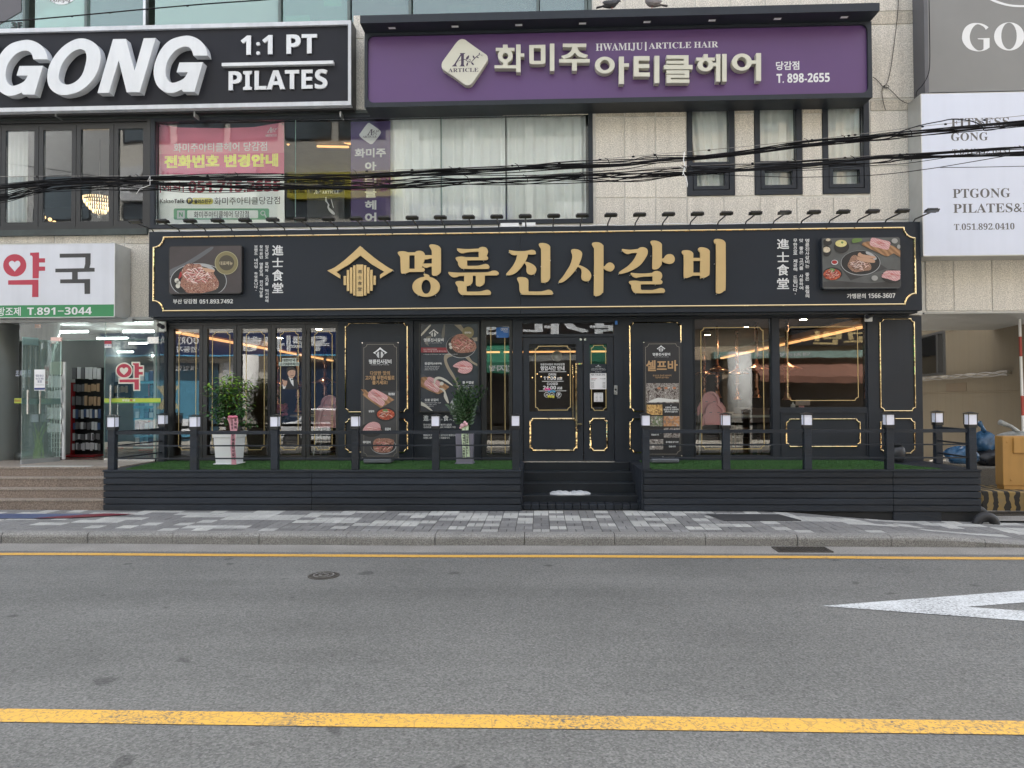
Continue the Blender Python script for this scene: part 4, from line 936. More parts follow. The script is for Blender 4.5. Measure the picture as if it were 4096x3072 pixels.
letter(R6, [[circ(205,413,117,99,30), circ(205,413,58,62,20)], rect(372,430,313,637), rect(425,490,393,433)], YQ, DQ, cream, t)
letter(R6, [rect(545,605,308,548), rect(603,732,307,359), rect(603,730,400,448), rect(603,735,500,548), rect(790,848,304,627)], YQ, DQ, cream, t)
letter(R6, [rect(932,1192,297,338), rect(1135,1192,336,412), rect(932,1137,362,398), rect(902,1240,412,462), rect(932,1200,475,515), rect(1145,1200,513,563), rect(932,1147,527,563), rect(932,985,561,625), rect(983,1203,582,623)], YQ, DQ, cream, t)
letter(R6, [rect(1370,1420,284,345), rect(1283,1502,325,362), [circ(1392,412,94,75,28), circ(1393,405,35,42,16)], rect(1480,1522,385,425), rect(1518,1568,283,608), rect(1590,1642,282,607)], YQ, DQ, cream, t)
letter(R6, [[circ(1822,378,118,101,30), circ(1822,379,58,62,20)], rect(1932,1995,358,397), rect(1990,2048,272,600)], YQ, DQ, cream, t)
yy = YH + .044
mb = MB(); text(mb, 'HWAMIJU', 2383, 2571, 172, 205, yy, serif=True); text(mb, '|', 2580, 2586, 168, 203, yy, bold=.03); text(mb, 'ARTICLE', 2595, 2765, 169, 194, yy, serif=True); text(mb, 'HAIR', 2776, 2873, 166, 190, yy, serif=True)
text(mb, '당감점', 3104, 3197, 245, 280, yy, bold=.02); text(mb, 'T. 898-2655', 3106, 3319, 293, 330, yy, bold=.03); obj('white_lettering', mb, white_vinyl, t)
R7 = Tr(1740, 130, .14467)
e = obj('emblem_plate', MB().add(*shape([R7.w(sm([(640,230),(700,190),(760,180),(830,200),(900,250),(1150,430),(1370,580),(1440,640),(1458,720),(1430,800),(1200,1150),(1030,1390),(960,1445),(880,1455),(800,1420),(500,1200),(230,1020),(185,940),(190,850),(240,760),(450,470),(560,320)], 4), YQ)], YQ, DQ)), cream, t)
def article_emblem(mb, tr, Y, word=True):
    for it in ([(690,568),(835,568),(835,580),(800,600),(797,880),(815,925),(835,938),(675,938),(675,930),(710,910),(722,860),(722,640),(590,860),(585,890),(600,925),(620,938),(468,938),(468,930),(530,880),(700,610),(705,590),(690,580)],
        sm([(625,805),(690,760),(760,745),(830,735),(900,790),(960,812),(1010,800),(1060,740),(1130,670),(1220,612),(1370,630),(1230,625),(1140,690),(1070,760),(1015,815),(950,825),(890,805),(820,755),(720,765)],3),
        sm([(860,748),(865,690),(940,628),(935,700),(890,750)],3), sm([(1085,720),(1045,680),(1050,630),(1090,670)],3), sm([(1145,675),(1180,668),(1218,708),(1170,700)],3), sm([(1210,612),(1215,575),(1243,555),(1235,600)],3),
        sm([(905,820),(915,870),(880,937),(865,880)],3), sm([(1000,820),(1050,840),(1080,900),(1020,880)],3), sm([(1285,622),(1305,640),(1308,660),(1290,645)],2)):
        mb.add(*shape([tr.w(it, Y)], Y, 0))
    mb.add(*shape([tr.w(circ(960,770,30,36,14), Y-.0005), tr.w(circ(960,770,18,24,12), Y-.0005)], Y-.0005, 0))
    if word: 
        (u0, v0), (u1, v1) = tr.px([(368,983)])[0], tr.px([(1200,1093)])[0]; text(mb, 'ARTICLE', u0, u1, v0, v1, Y, serif=True)
    return mb
obj('emblem_print', article_emblem(MB(), R7, YQ-.002), dark_purple, e)

# pigeons on the canopy
def pigeon(x, y, z, lab, col, turn, tuck):
    t = thing('pigeon', lab, 'bird', (x, y, z), 'pigeons on the dark canopy'); s = turn
    body = MB().tube([(x-.15*s, y, z+.075), (x-.10*s, y, z+.085), (x-.04*s, y, z+.10), (x+.02*s, y, z+.115), (x+.07*s, y, z+.15), (x+.085*s, y, z+.19-tuck), (x+.10*s, y, z+.215-tuck), (x+.125*s, y, z+.21-tuck), (x+.145*s, y, z+.20-tuck)], [.008,.035,.058,.062,.045,.030,.030,.018,.004], 10)
    obj('body', body, col, t, smooth=True)
    obj('tail', MB().add([(x-.13*s,y-.02,z+.085),(x-.13*s,y+.02,z+.085),(x-.24*s,y+.03,z+.06),(x-.24*s,y-.03,z+.06),(x-.13*s,y-.02,z+.075),(x-.13*s,y+.02,z+.075),(x-.24*s,y+.03,z+.054),(x-.24*s,y-.03,z+.054)], [(0,1,2,3),(7,6,5,4),(0,3,7,4),(1,5,6,2),(2,6,7,3)]), col, t)
    obj('wing', MB().ell((x-.04*s, y-.05, z+.11), (.11,.016,.04)), col, t, smooth=True); obj('wing', MB().ell((x-.04*s, y+.05, z+.11), (.11,.016,.04)), col, t, smooth=True)
    for dy in (-.02, .02): obj('leg', MB().tube([(x, y+dy, z+.07), (x+.005*s, y+dy, z+.0), (x+.04*s, y+dy, z+.002)], .004, 5), flatc('bird_leg%d' % int((dy+1)*100), (.35,.10,.08)), t)
pg1 = mat('pigeon_dark', (.035,.035,.04), .6, var=.4, vs=30); pg2 = mat('pigeon_grey', (.16,.145,.15), .6, var=.3, vs=30)
x, z = at(2447, 38, -.7); pigeon(x, -.70, cz1+.003, 'dark pigeon crouching with tucked head on the dark canopy', pg1, 1, .05)
x, z = at(2608, 33, -.7); pigeon(x, -.70, cz1+.003, 'brownish grey pigeon standing upright on the dark canopy', pg2, -1, 0)

# ---- banners at the right edge
t = thing('white_banner_sign', 'tall white panel sign reading FITNESS GONG and PTGONG PILATES at the right edge', 'sign', (8.2, -.42, 3.6))
YW = -.42; wx0 = at(3690, 700, YW)[0]; wx1 = at(4520, 700, YW)[0]; wz0 = at(3900, 1020, YW)[1]; wz1 = at(3900, 373, YW)[1]
obj('face', MB().box(wx0, wx1, YW, YW+.02, wz0, wz1), white_face, t); obj('side_trim', MB().box(wx0-.012, wx0-.001, YW-.004, -.02, wz0-.005, wz1+.005).box(wx0, wx1, YW+.0005, -.02, wz0-.012, wz0-.001).box(wx0, wx1, YW+.0005, -.02, wz1+.001, wz1+.01), aluminium, t)
obj('back_box', MB().box(wx0+.001, wx1-.001, YW+.021, -.021, wz0+.001, wz1-.001), white_plastic, t)
mb = MB(); yy = YW-.001
text(mb, 'FITNESS', 3804, 4037, 471, 506, yy, serif=True); text(mb, 'GONG', 3804, 3952, 530, 563, yy, serif=True); text(mb, 'T.051.892.0431', 3809, 4045, 594, 618, yy, serif=True)
text(mb, 'PTGONG', 3811, 4041, 754, 791, yy, serif=True); text(mb, 'PILATES&FITNESS', 3813, 4330, 812, 849, yy, serif=True); text(mb, 'T.051.892.0410', 3816, 4058, 893, 919, yy, serif=True)
obj('grey_lettering', mb, grey_ink, t)
t = thing('grey_banner_sign', 'dark grey fabric banner with white GONG lettering in the top right corner', 'sign', (8.2, -.30, 6.2))
YB = -.36; bx0 = at(3712, 150, YB)[0]; bx1 = at(4500, 150, YB)[0]; bz0 = at(3900, 366, YB)[1]; bz1 = at(3900, -420, YB)[1]
obj('face', MB().box(bx0, bx1, YB, YB+.02, bz0, bz1), grey_face, t); obj('side_trim', MB().box(bx0-.06, bx0-.001, YB-.006, -.02, bz0-.02, bz1), mat('dark_side_trim', (.10,.10,.11), .5), t)
X9 = Tr(3600, 0, .4413); yy = YB - .0015; mb = MB()
mb.add(*shape([X9.w(sm([(803,247,1),(778,270,1),(755,240),(700,220),(655,258),(632,330),(648,400),(695,452),(735,457),(757,443,1),(757,358,1),(708,355,1),(703,347,1),(812,345,1),(812,430,1),(770,455),(700,465),(620,440),(568,375),(566,305),(595,245),(650,212),(720,210),(770,225)]), yy)], yy, 0))
mb.add(*shape([X9.w(circ(990,330,137,128,36), yy), X9.w(circ(988,326,70,121,30), yy)], yy, 0))
text(mb, 'NG', 4150, 4420, 88, 200, yy, serif=True)
mb.add(*shape([X9.w(sm([(640,-190,1),(700,-90),(790,-15),(900,35),(1050,63),(1250,50),(1400,-40),(1480,-190,1),(1465,-190,1),(1390,-50),(1240,35),(1050,45),(920,20),(810,-30),(720,-110),(655,-190,1)]), yy)], yy, 0))
obj('white_lettering', mb, white_vinyl, t)
# beyond the corner, a window high on the neighbouring house
t = thing('neighbour_house', 'pale brown rendered house standing back beyond the side passage', 'building', (9, 6, 0))
WP0 = Vector((at(3560, 1600, 10.0)[0]-1.2, 9.6, 0)); 
qa = atz(3690, 1590, 1.75)
a0 = Vector((at(3640, 1500, 8.0)[0], 8.0, 0)); a1 = Vector((at(4085, 1500, 1.9)[0], 1.9, 0)); dv_ = (a1-a0); 
def nb(s, off, z):    # point along the receding wall
    p = a0 + dv_*s; n = Vector((dv_.y, -dv_.x, 0)).normalized(); n = n if n.x < 0 else -n; q = p + n*off; return (q.x, q.y, z)
def nbox(mb, s0, s1, z0, z1, o0, o1):
    return mb.add([nb(s0,o1,z0),nb(s1,o1,z0),nb(s1,o0,z0),nb(s0,o0,z0),nb(s0,o1,z1),nb(s1,o1,z1),nb(s1,o0,z1),nb(s0,o0,z1)], [(0,3,2,1),(4,5,6,7),(0,1,5,4),(1,2,6,5),(2,3,7,6),(3,0,4,7)])
obj('wall', nbox(nbox(nbox(nbox(MB(), -.6, 1.0, 0, 2.27, -.3, 0), -.6, -.05, 2.27, 3.33, -.3, 0), .41, 1.0, 2.27, 3.33, -.3, 0), -.6, 1.0, 3.33, 12, -.3, 0), beige, t, recalc=True)
f = obj('window', nbox(nbox(nbox(nbox(MB(), -.05, .41, 2.27, 2.33, -.1, .0), -.05, .41, 3.27, 3.33, -.1, .0), .38, .41, 2.33, 3.27, -.1, .0), .31, .33, 2.33, 3.27, -.1, .0), frame_black, t, recalc=True)
obj('pane', nbox(MB(), -.05, .31, 2.33, 3.27, -.06, -.05), glass('passage_window_glass', (.9,.92,.9), .08, .25), f, recalc=True)
obj('band', nbox(nbox(MB(), -.6, 1.0, 1.84, 1.852, .001, .010), .41, 1.0, 3.28, 3.292, .001, .010), mat('beige_band', (.21,.17,.12), .8), t, recalc=True)
obj('patch', nbox(MB(), .41, .60, 1.87, 2.06, .001, .006), mat('beige_patch', (.145,.11,.075), .85), t, recalc=True)
mb = MB(); mb.tube([nb(s/20, .06, 2.19 + .012*sin(s*1.1)) for s in range(-4, 20)], .035, 8); pp = obj('pipe', mb, mat('painted_pipe', (.24,.21,.16), .6), t, smooth=True)
for k in range(3): obj('pipe_cable', MB().tube([nb(s/20, .10, 2.20 + .045*sin(s*.9 + k*2)) for s in range(-4, 20)], .009, 5), wire_m, t)

mb = nbox(MB(), -.05, .31, 2.30, 3.30, -.32, -.30); obj('room_behind', mb, room_dark, t, recalc=True)
yl_ = flatc('yellow_reflection', (.85,.72,.10))  # yellow and white reflection streaks, painted as strips behind the pane
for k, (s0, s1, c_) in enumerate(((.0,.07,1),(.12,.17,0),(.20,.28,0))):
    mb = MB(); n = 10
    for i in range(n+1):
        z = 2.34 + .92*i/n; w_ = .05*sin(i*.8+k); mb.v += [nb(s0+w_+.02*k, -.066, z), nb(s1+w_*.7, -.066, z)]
    mb.f += [[2*i, 2*i+1, 2*i+3, 2*i+2] for i in range(n)]; obj('reflection_strip', mb, white_vinyl if c_ else yl_, t)
# ================================================================ restaurant front
SF = thing('restaurant_shopfront', 'charcoal shopfront with gold mouldings, folding glass panels and a double door', 'shopfront', (-.2, 0, .72))
zD = .70
def pane(p, u0, u1, v0, v1, Y=.03, g=None, th=.008): return obj('pane', MB().pb(u0, u1, v0, v1, Y, Y+th), g or gl_shop, p)
X = lambda u, v=1600, Y=0: at(u, v, Y)[0]
Z = lambda v, u=2048, Y=0: at(u, v, Y)[1]
zH = sz0 - .035
fr = MB()
zHead = Z(1279, 2048)
obj('header', MB().box(sx0+.08, sx1-.06, -.06, .25, zHead, zH), panel_dark, SF)
# posts between the bays
def wallseg(u0, u1, y=-.03, name='wall_panel', v0=None, m_=panel_dark):
    return obj(name, MB().box(X(u0), X(u1), y, .12, zD, zHead-.002), m_, SF)
wallseg(643, 672, -.04, 'corner_post'); wallseg(1354, 1653); wallseg(1653.5, 1924, .02)
wallseg(2052, 2091, -.05, 'door_post'); wallseg(2456, 2492, -.05, 'door_post'); wallseg(2492.5, 2770); wallseg(2770.5, 2777, -.01, 'door_post')
wallseg(3087, 3114, -.04, 'mullion_post'); wallseg(3468, 3509, -.05, 'mullion_post'); wallseg(3509.5, 3687)
obj('bottom_rail', MB().box(X(2777.5), X(3086.5), -.035, .12, zD, Z(1824, 2900)), panel_dark, SF)
# right hand window over a dado panel
zs_ = Z(1633, 3290)
dd = obj('dado_panel', MB().box(X(3114.5), X(3467.5), -.035, .12, zD, zs_-.001), panel_dark, SF)
x0, x1 = X(3119), X(3471-6); obj('dado_frame', frame_ring(MB(), x0, x1, Z(1828, 3290), Z(1648, 3290), .02, .02, -.050, -.0355), panel_dark, SF)
f = obj('window', frame_ring(MB(), X(3114.5), X(3467.5), zs_, zHead-.002, .018, .018, -.02, .08), panel_dark, SF)
obj('pane', MB().box(X(3114.5)+.019, X(3467.5)-.019, .03, .038, zs_+.019, zHead-.022), gl_shop, f)
f = obj('window', frame_ring(MB(), X(2777.5), X(3086.5), Z(1824, 2900)+.001, zHead-.002, .012, .012, -.02, .08), panel_dark, SF)
obj('pane', MB().box(X(2777.5)+.013, X(3086.5)-.013, .03, .038, Z(1824, 2900)+.014, zHead-.016), gl_shop, f)
# gold mouldings
for (a, b, c, d) in ((1379.5,1631.5,1290,1650),(1379.5,1631.5,1674.5,1811),(2518,2727,1287,1647),(2518,2727,1673,1811),(3520,3662,1273,1646),(3522,3662,1673,1815)):
    obj('gold_moulding', gl(a, b, c, d, -.050, .055, .018, .019), gold_mirror, SF)
obj('gold_moulding', gl(3144, 3443, 1674, 1789, -.054, .055, .020, .018), gold_mirror, SF)
# gold lines printed on the glass
def gline(p, u0, u1, v0, v1, Y=.027, nt=.05, w_=.011): return obj('gold_line', gl(u0, u1, v0, v1, Y, nt, w_, .002), gold_print, p)
gline(SF, 2804, 3056, 1309, 1797); gline(SF, 3149, 3433, 1306, 1603)
# five folding panels
xf0, xf1 = X(672.5), X(1353.5); zf0, zf1 = Z(1845, 1000), zHead-.004
ff = obj('folding_door_frame', MB().box(xf0, xf1, -.05, .12, zD, zf0-.001).box(xf0, xf1, -.02, .10, Z(1299, 1000), zf1), frame_black, SF)
pe = [672.5, 812.6, 948, 1085, 1225, 1353.5]; gl5 = [(696,798),(830,934),(965.5,1072),(1103,1208),(1240,1344)]
for k in range(5):
    a, b = X(pe[k])+.004, X(pe[k+1])-.004; ga, gb = X(gl5[k][0]), X(gl5[k][1]); gz0_, gz1_ = Z(1822, 1000), Z(1314, 1000); za, zb = zf0+.002, Z(1300, 1000)
    s = obj('folding_door', MB().box(a, ga, -.02, .05, za, zb).box(gb, b, -.02, .05, za, zb).box(ga, gb, -.02, .05, za, gz0_).box(ga, gb, -.02, .05, gz1_, zb), frame_black, SF)
    obj('pane', MB().box(ga, gb, .015, .022, gz0_, gz1_), gl_shop, s)
    obj('gold_line', gold_line(MB(), ga+.07, gb-.065, gz0_+.09, gz1_-.05, .05, .010, .012, .0145), gold_print, s)
    if k in (1, 3):
        for zz in (za+.1, (za+zb)/2+.1, zb-.15): obj('hinge', MB().tube([(b+.004, -.028, zz-.05), (b+.004, -.028, zz+.05)], .010, 6), black_plastic, s)
    if k == 0:
        for zz in (za+.1, (za+zb)/2+.1, zb-.15): obj('hinge', MB().tube([(a-.004, -.028, zz-.05), (a-.004, -.028, zz+.05)], .010, 6), black_plastic, s)
# narrow side window with the blue pest control sticker
f = obj('window', MB().box(X(1926), X(1946), -.015, .07, Z(1843, 1990), zHead-.004).box(X(2038), X(2050), -.015, .07, Z(1843, 1990), zHead-.004).box(X(1946), X(2038), -.015, .07, Z(1843, 1990), Z(1818, 1990)).box(X(1946), X(2038), -.015, .07, Z(1306, 1990), zHead-.004), frame_black, SF)
obj('pane', MB().pb(1946.3, 2037.7, 1306.3, 1817.7, .02, .027), gl_shop, f); 
for u in (1964, 2020): obj('gold_line', MB().pb(u-1.2, u+1.2, 1310, 1814, .0185, .0195), gold_print, f)
stk = thing('service_sticker', 'blue rounded pest control sticker at the top of the narrow window', 'sticker', (X(2010), .016, Z(1350)))
x0, x1, z0, z1 = rc(1985, 2036, 1309, 1351, .017); obj('backing', MB().add(*shape([rrect(x0, x1, z0, z1, .02)], .017, .001)), flatc('sticker_blue', (.015,.11,.36)), stk)
mb = MB(); text(mb, 'CESCO', 2003, 2031, 1312, 1322, .0155, bold=.02); text(mb, 'Members', 2013, 2032, 1324, 1330, .0155, shear=.3); text(mb, '⊕', 1988, 1994, 1342, 1348, .0155); obj('sticker_lettering', mb, white_vinyl, stk)
# double door with transom light
tr_ = obj('door_frame', MB().box(X(2091.3), X(2455.7), -.045, .10, Z(1292, 2270), zHead-.003).box(X(2091.3), X(2455.7), -.045, .10, Z(1349, 2270)+.003, Z(1336.5, 2270)), panel_dark, SF)
obj('transom_pane', MB().pb(2092, 2455, 1292.3, 1336.2, .02, .028), gl_shop, tr_)
def leaf(u0, u1, gu0, gu1, gv0, gv1):
    x0, x1 = X(u0, Y=-.03), X(u1, Y=-.03); z0, z1 = Z(1842, 2270), Z(1349.5, 2270); a, b, c, d = rc(gu0, gu1, gv0, gv1, -.03)
    o = obj('door', MB().box(x0, a, -.03, .03, z0, z1).box(b, x1, -.03, .03, z0, z1).box(a, b, -.03, .03, z0, c).box(a, b, -.03, .03, d, z1), panel_dark, SF)
    obj('pane', MB().box(a, b, .0, .007, c, d), gl_door, o); return o
d1 = leaf(2093.5, 2332, 2117, 2305, 1376, 1646); d2 = leaf(2335, 2455, 2359, 2428, 1376, 1645)
gm = lambda p, a, b, c, d: obj('gold_moulding', gl(a, b, c, d, -.053, .045, .025, .022), gold_mirror, p)
gm(d1, 2118, 2309, 1672, 1805); gm(d2, 2359, 2432, 1672, 1806)
gline(d1, 2140, 2283, 1383, 1642, -.002, .05, .013); gline(d2, 2364, 2425, 1380, 1643, -.002, .045, .012)
h = MB(); hx = X(2305, Y=-.09); hz0, hz1 = Z(1696), Z(1455)
h.bar((hx, -.10, hz0-.13), (hx, -.10, hz1), .013).bar((hx-.0, -.10, hz1-.012), (hx+.10, -.10, hz1-.012), .012).bar((hx+.0131, -.10, hz0), (hx+.09, -.10, hz0), .010)
h.bar((hx+.088, -.0885, hz1-.012), (hx+.088, -.031, hz1-.012), .009).bar((hx+.08, -.0885, hz0), (hx+.08, -.031, hz0), .009)
obj('door_handle', h, gold_mirror, d1)
h2 = MB().bar((hx-.055, -.07, hz0+.1), (hx-.055, -.07, hz1-.03), .008).bar((hx-.055, -.0615, hz0+.2), (hx-.055, -.031, hz0+.2), .006).bar((hx-.055, -.0615, hz1-.15), (hx-.055, -.031, hz1-.15), .006); obj('door_handle', h2, gold_mirror, d1)
for p_, u in ((d1, 2323), (d2, 2340)):
    x, z = at(u, 1358, -.03); obj('lock_cap', MB().lathe([(.020,-.036),(.022,-.0305)], (x, 0, z), 14, 'y'), stainless, p_)
x, z = at(2298, 1850, -.1); obj('door_threshold', MB().box(X(2092), X(2455), -.075, .10, .700, .722), stainless, SF)
# opening hours
oh = thing('opening_hours_sticker', 'white opening hours lettering on the big door pane', 'sticker', (X(2210), -.004, 1.9)); yy = -.0025; mb = MB()
text(mb, '명륜진사갈비 부산당감점', 2162, 2258, 1453, 1462, yy, bold=.02); text(mb, '영업시간 안내', 2162, 2258, 1464, 1482, yy, bold=.03)
text(mb, 'OPEN', 2194, 2224, 1493, 1503, yy, bold=.012); text(mb, '11:00', 2174, 2224, 1505, 1520, yy, bold=.02); text(mb, 'AM', 2228, 2248, 1509, 1520, yy, bold=.02)
text(mb, 'CLOSED', 2188, 2231, 1530, 1540, yy, bold=.012); text(mb, '24:00', 2172, 2224, 1543, 1558, yy, bold=.02); text(mb, 'AM', 2228, 2248, 1547, 1558, yy, bold=.02)
for a, b, c in ((2156,2265,1487),(2168,2254,1525),(2156,2265,1563.5)): mb.pb(a, b, c-1, c+1, yy, yy+.0008)
for u in (2187, 2207, 2235): mb.add(*shape([[at(p[0], p[1], yy) for p in circ(u, 1579, 10.5, 10.5, 20)], [at(p[0], p[1], yy) for p in circ(u, 1579, 9, 9, 20)]], yy, 0))
text(mb, 'P', 2231, 2240, 1573, 1585, yy, bold=.03); text(mb, 'PARKING', 2229, 2242, 1591, 1593, yy); text(mb, '24', 2182, 2192, 1575, 1583, yy, bold=.02); text(mb, '금연', 2201, 2213, 1575, 1583, yy, bold=.02)
obj('white_lettering', mb, white_vinyl, oh)
for nm, c_, tx, bx in (('pink_note', (.75,.03,.30), '환영', (2178,2202,1552,1562)), ('blue_note', (.05,.42,.75), '포장가능', (2191,2222,1561,1570)), ('yellow_note', (.75,.70,.05), '주차가능', (2190,2218,1580,1592))):
    obj('coloured_lettering', text(MB(), tx, *bx, yy-.001, bold=.06), flatc(nm, c_), oh)
# notices on the narrow leaf
def notice(lab, u0, u1, v0, v1, Y, m_, lines, grp=None):
    t = thing('paper_notice', lab, 'notice', (at((u0+u1)/2, (v0+v1)/2, Y)[0], Y, at((u0+u1)/2, v1, Y)[1]), grp)
    obj('sheet', MB().pb(u0, u1, v0, v1, Y, Y+.001), m_, t)
    mb = {}
    for tx, a, b, c, d, im in lines: mb.setdefault(im.name, [MB(), im]); text(mb[im.name][0], tx, a, b, c, d, Y-.0012, bold=.01)
    for q, im in mb.values(): obj('print', q, im, t)
notice('dark header notice above the white price list on the narrow door pane', 2359.5, 2427.5, 1456, 1492, -.003, panel_dark, [('▲', 2389, 2397, 1459, 1463, white_vinyl), ('명륜진사갈비', 2382, 2404, 1465, 1469, white_vinyl), ('옥외가격표시 매장입니다', 2366, 2420, 1473, 1476, white_vinyl), ('부산당감점을 찾아 주셔서 감사합니다', 2364, 2424, 1478, 1481, white_vinyl), ('감사합니다', 2380, 2406, 1486, 1489, white_vinyl)])
notice('white price list notice with red lines on the narrow door pane', 2359.5, 2426, 1493, 1557, -.003, paper, [('옥외 가격 표시 안내', 2365, 2420, 1495, 1503, black_ink), ('숯불돼지갈비', 2364, 2388, 1513, 1517, red_ink), ('무한리필', 2364, 2381, 1519, 1522, black_ink), ('1인 16,900', 2400, 2422, 1513, 1517, black_ink)] + [('음료주류', 2364, 2376, 1529+5*k, 1532+5*k, grey_ink) for k in range(5)] + [('2,000', 2410, 2421, 1529+5*k, 1532+5*k, grey_ink) for k in range(5)])
notice('small white notice under the price list on the narrow door pane', 2376, 2412, 1571, 1607, -.003, paper, [('나이별 가격 안내', 2381, 2408, 1573, 1577, black_ink)] + [('초등학생', 2382, 2392, 1583+6*k, 1586+6*k, grey_ink) for k in range(4)] + [('9,900', 2398, 2407, 1583+6*k, 1586+6*k, grey_ink) for k in range(4)])
# keypad and blue sensor
t = thing('door_keypad', 'slim steel access keypad on the post beside the door', 'keypad', (X(2463), -.07, Z(1579)))
obj('body', MB().pb(2456.5, 2470, 1541, 1579, -.075, -.051), grey_metal, t, bevel=.004); x, z = at(2463, 1558, -.08); obj('reader', MB().lathe([(.014,-.081),(.018,-.0755)], (x, 0, z), 12, 'y'), black_plastic, t); obj('button', MB().pb(2460, 2466, 1569, 1573, -.078, -.0755), stainless, t)
solo('alarm_sensor', MB().pb(2461, 2470, 1283, 1298, -.10, -.051), flatc('sensor_blue', (.05,.20,.60)), 'small blue alarm box high beside the door', 'sensor')
# security cameras on white plates
def cctv(u, v, lab, s):
    x, z = at(u, v, -.06); yb = -.062 if s < 0 else -.061
    t = thing('security_camera', lab, 'camera', (x, yb, z), 'bullet security cameras at the ends of the shopfront')
    obj('mount_plate', MB().box(x-.06, x+.06, yb-.03, yb, z-.085, z+.085), white_plastic, t, bevel=.008)
    obj('body', MB().tube([(x+.04*s, yb-.06, z+.02), (x+.03*s, yb-.07, z+.018), (x-.075*s, yb-.16, z-.02), (x-.09*s, yb-.175, z-.026)], [.02,.034,.034,.038], 12), black_plastic, t)
    obj('arm', MB().tube([(x+.02*s, yb-.03, z+.01), (x+.02*s, yb-.07, z+.02)], .014, 8), black_plastic, t)
    a = Vector((x-.09*s, yb-.176, z-.027)); dr_ = (Vector((x-.09*s, yb-.175, z-.026))-Vector((x-.075*s, yb-.16, z-.02))).normalized()
    obj('lens', MB().tube([a, a+dr_*.004], .022, 10), mat('camera_lens'+lab[:5], (.02,.02,.03), .1), t)
cctv(652, 1306, 'black bullet camera on a white plate beside the pharmacy glass', -1)
cctv(3472, 1266, 'black bullet camera on a white plate above the right hand window', 1)
# framed food poster
t = thing('framed_poster', 'tall framed poster of pork dishes and pale brush swirls beside the narrow window', 'poster', (X(1797), 0, Z(1650)))
x0, x1, z0, z1 = rc(1675.5, 1917, 1289, 1650, -.03); obj('frame', frame_ring(MB(), x0, x1, z0, z1, .022, .022, -.03, .018), frame_black, t)
ps = mat('navy_slate_print', (.035,.042,.055), .25, var=.35, vs=2.2)
obj('picture', MB().box(x0+.0225, x1-.0225, -.008, .015, z0+.0225, z1-.0225), ps, t)
P8 = Tr(1650, 1280, .31334); pr = Print(P8, -.0085, t); cl = (106, 828, 57, 1160)
swirl = flatc('beige_swirl_print', (.27,.23,.17)); swd = flatc('dim_swirl_print', (.13,.125,.11))
pr.ink('swirl', swd, sm([(395,60),(415,60),(410,170),(395,260),(370,200)],3), sm([(160,270),(180,215),(260,200),(190,270),(210,330),(160,300)],3), clip=cl)
pr.ink('swirl', swirl, sm([(530,60,1),(620,60,1),(660,120),(740,220),(828,220,1),(828,270,1),(740,260),(660,180),(600,120)],3), sm([(440,430),(600,410),(700,440),(760,520),(828,560,1),(828,590,1),(740,540),(650,470),(520,460),(440,500),(470,600),(530,700),(580,820),(595,940),(580,940),(555,800),(480,690),(420,580),(400,480)],4), clip=cl)
pr.ink('plate', plate_k, circ(620,330,190,150,26), clip=cl); pr.ring('plate_rim', plate_r, [(min(p[0],828),p[1]) for p in circ(620,335,193,152,30)], [(min(p[0],827),p[1]) for p in circ(620,332,188,148,30)])
pr.ink('medallion', brass_p, circ(710,160,74,74,24)); pr.ink('meat', meat, sm([(500,250),(560,190),(640,180),(720,230),(800,290),(810,370),(740,410),(600,420),(520,380),(490,310)],4)); slices(pr, 650, 300, 120, 90, 16, 34, 9, 6, (sear, fat, rosy)); pr.ink('garlic', garlic, circ(480,310,18,20,10), circ(490,350,20,22,10))
pr.ink('red_band', mat('poster_red', (.22,.02,.03), .4), [(107,352),(430,352),(450,415),(107,415)])
pr.ink('plate', plate_k, circ(650,610,130,90,22)); pr.ink('pork', pork, sm([(515,590),(580,540),(660,520),(740,550),(768,600),(740,660),(660,685),(580,660),(590,620)],4))
slices(pr, 650, 600, 95, 45, 6, 60, 9, 7, (cream_f, rosy), .2)
pr.ink('chopping_board', board_p, sm([(107,740,1),(160,725),(300,760),(455,840),(450,870),(350,940),(280,930),(107,850,1)],3)); pr.ink('pork', pork, sm([(155,790),(200,765),(335,850),(335,910),(290,920),(160,840)],3), sm([(190,740),(230,728),(350,790),(350,840),(330,840),(200,770)],3))
slices(pr, 260, 835, 80, 40, 5, 70, 8, 8, (cream_f, rosy), .7)
pr.ink('white_swirl', garlic, sm([(270,780),(290,735),(350,725),(430,760),(515,835),(500,835),(420,785),(350,755),(300,770),(285,820)],3), sm([(340,870),(400,880),(430,940),(465,1055),(440,1050),(400,980),(400,920)],3), sm([(107,1040,1),(160,1070),(255,1155),(240,1160),(160,1110),(107,1090,1)],3), circ(372,812,26,24,12), sm([(110,180),(220,60),(228,80),(120,200)],2), clip=cl)
pr.ink('plate', plate_r, circ(520,1080,38,60,18), clip=cl)
def logo(mb, tr, s, ox, oz, Y):
    """roof emblem with bars, scaled from the one on the big sign"""
    f = lambda p: at(ox + (p[0]-1005)*s, oz + (p[1]-150)*s, Y)
    mb.add(*shape([[f(p) for p in ((1000,155),(1250,370),(1480,550),(1700,700),(1885,800),(1525,1018),(1525,925),(1638,840),(1300,640),(1005,408),(700,650),(368,845),(470,930),(470,1023),(125,812),(320,730),(600,520),(800,345))]], Y, 0))
    for (a, b, c, d) in ((560,625,955,1193),(643,710,797,1352),(728,792,730,1416),(812,875,672,1472),(1095,1160,670,1470),(1178,1245,725,1413),(1262,1328,790,1347),(1350,1413,948,1190)): mb.add(*shape([[f(p) for p in rect(a,b,c,d)]], Y, 0))
    return mb
yy = -.014; mb = MB(); T8 = lambda a, b, c, d: (1650+a*.31334, 1650+b*.31334, 1280+c*.31334, 1280+d*.31334)
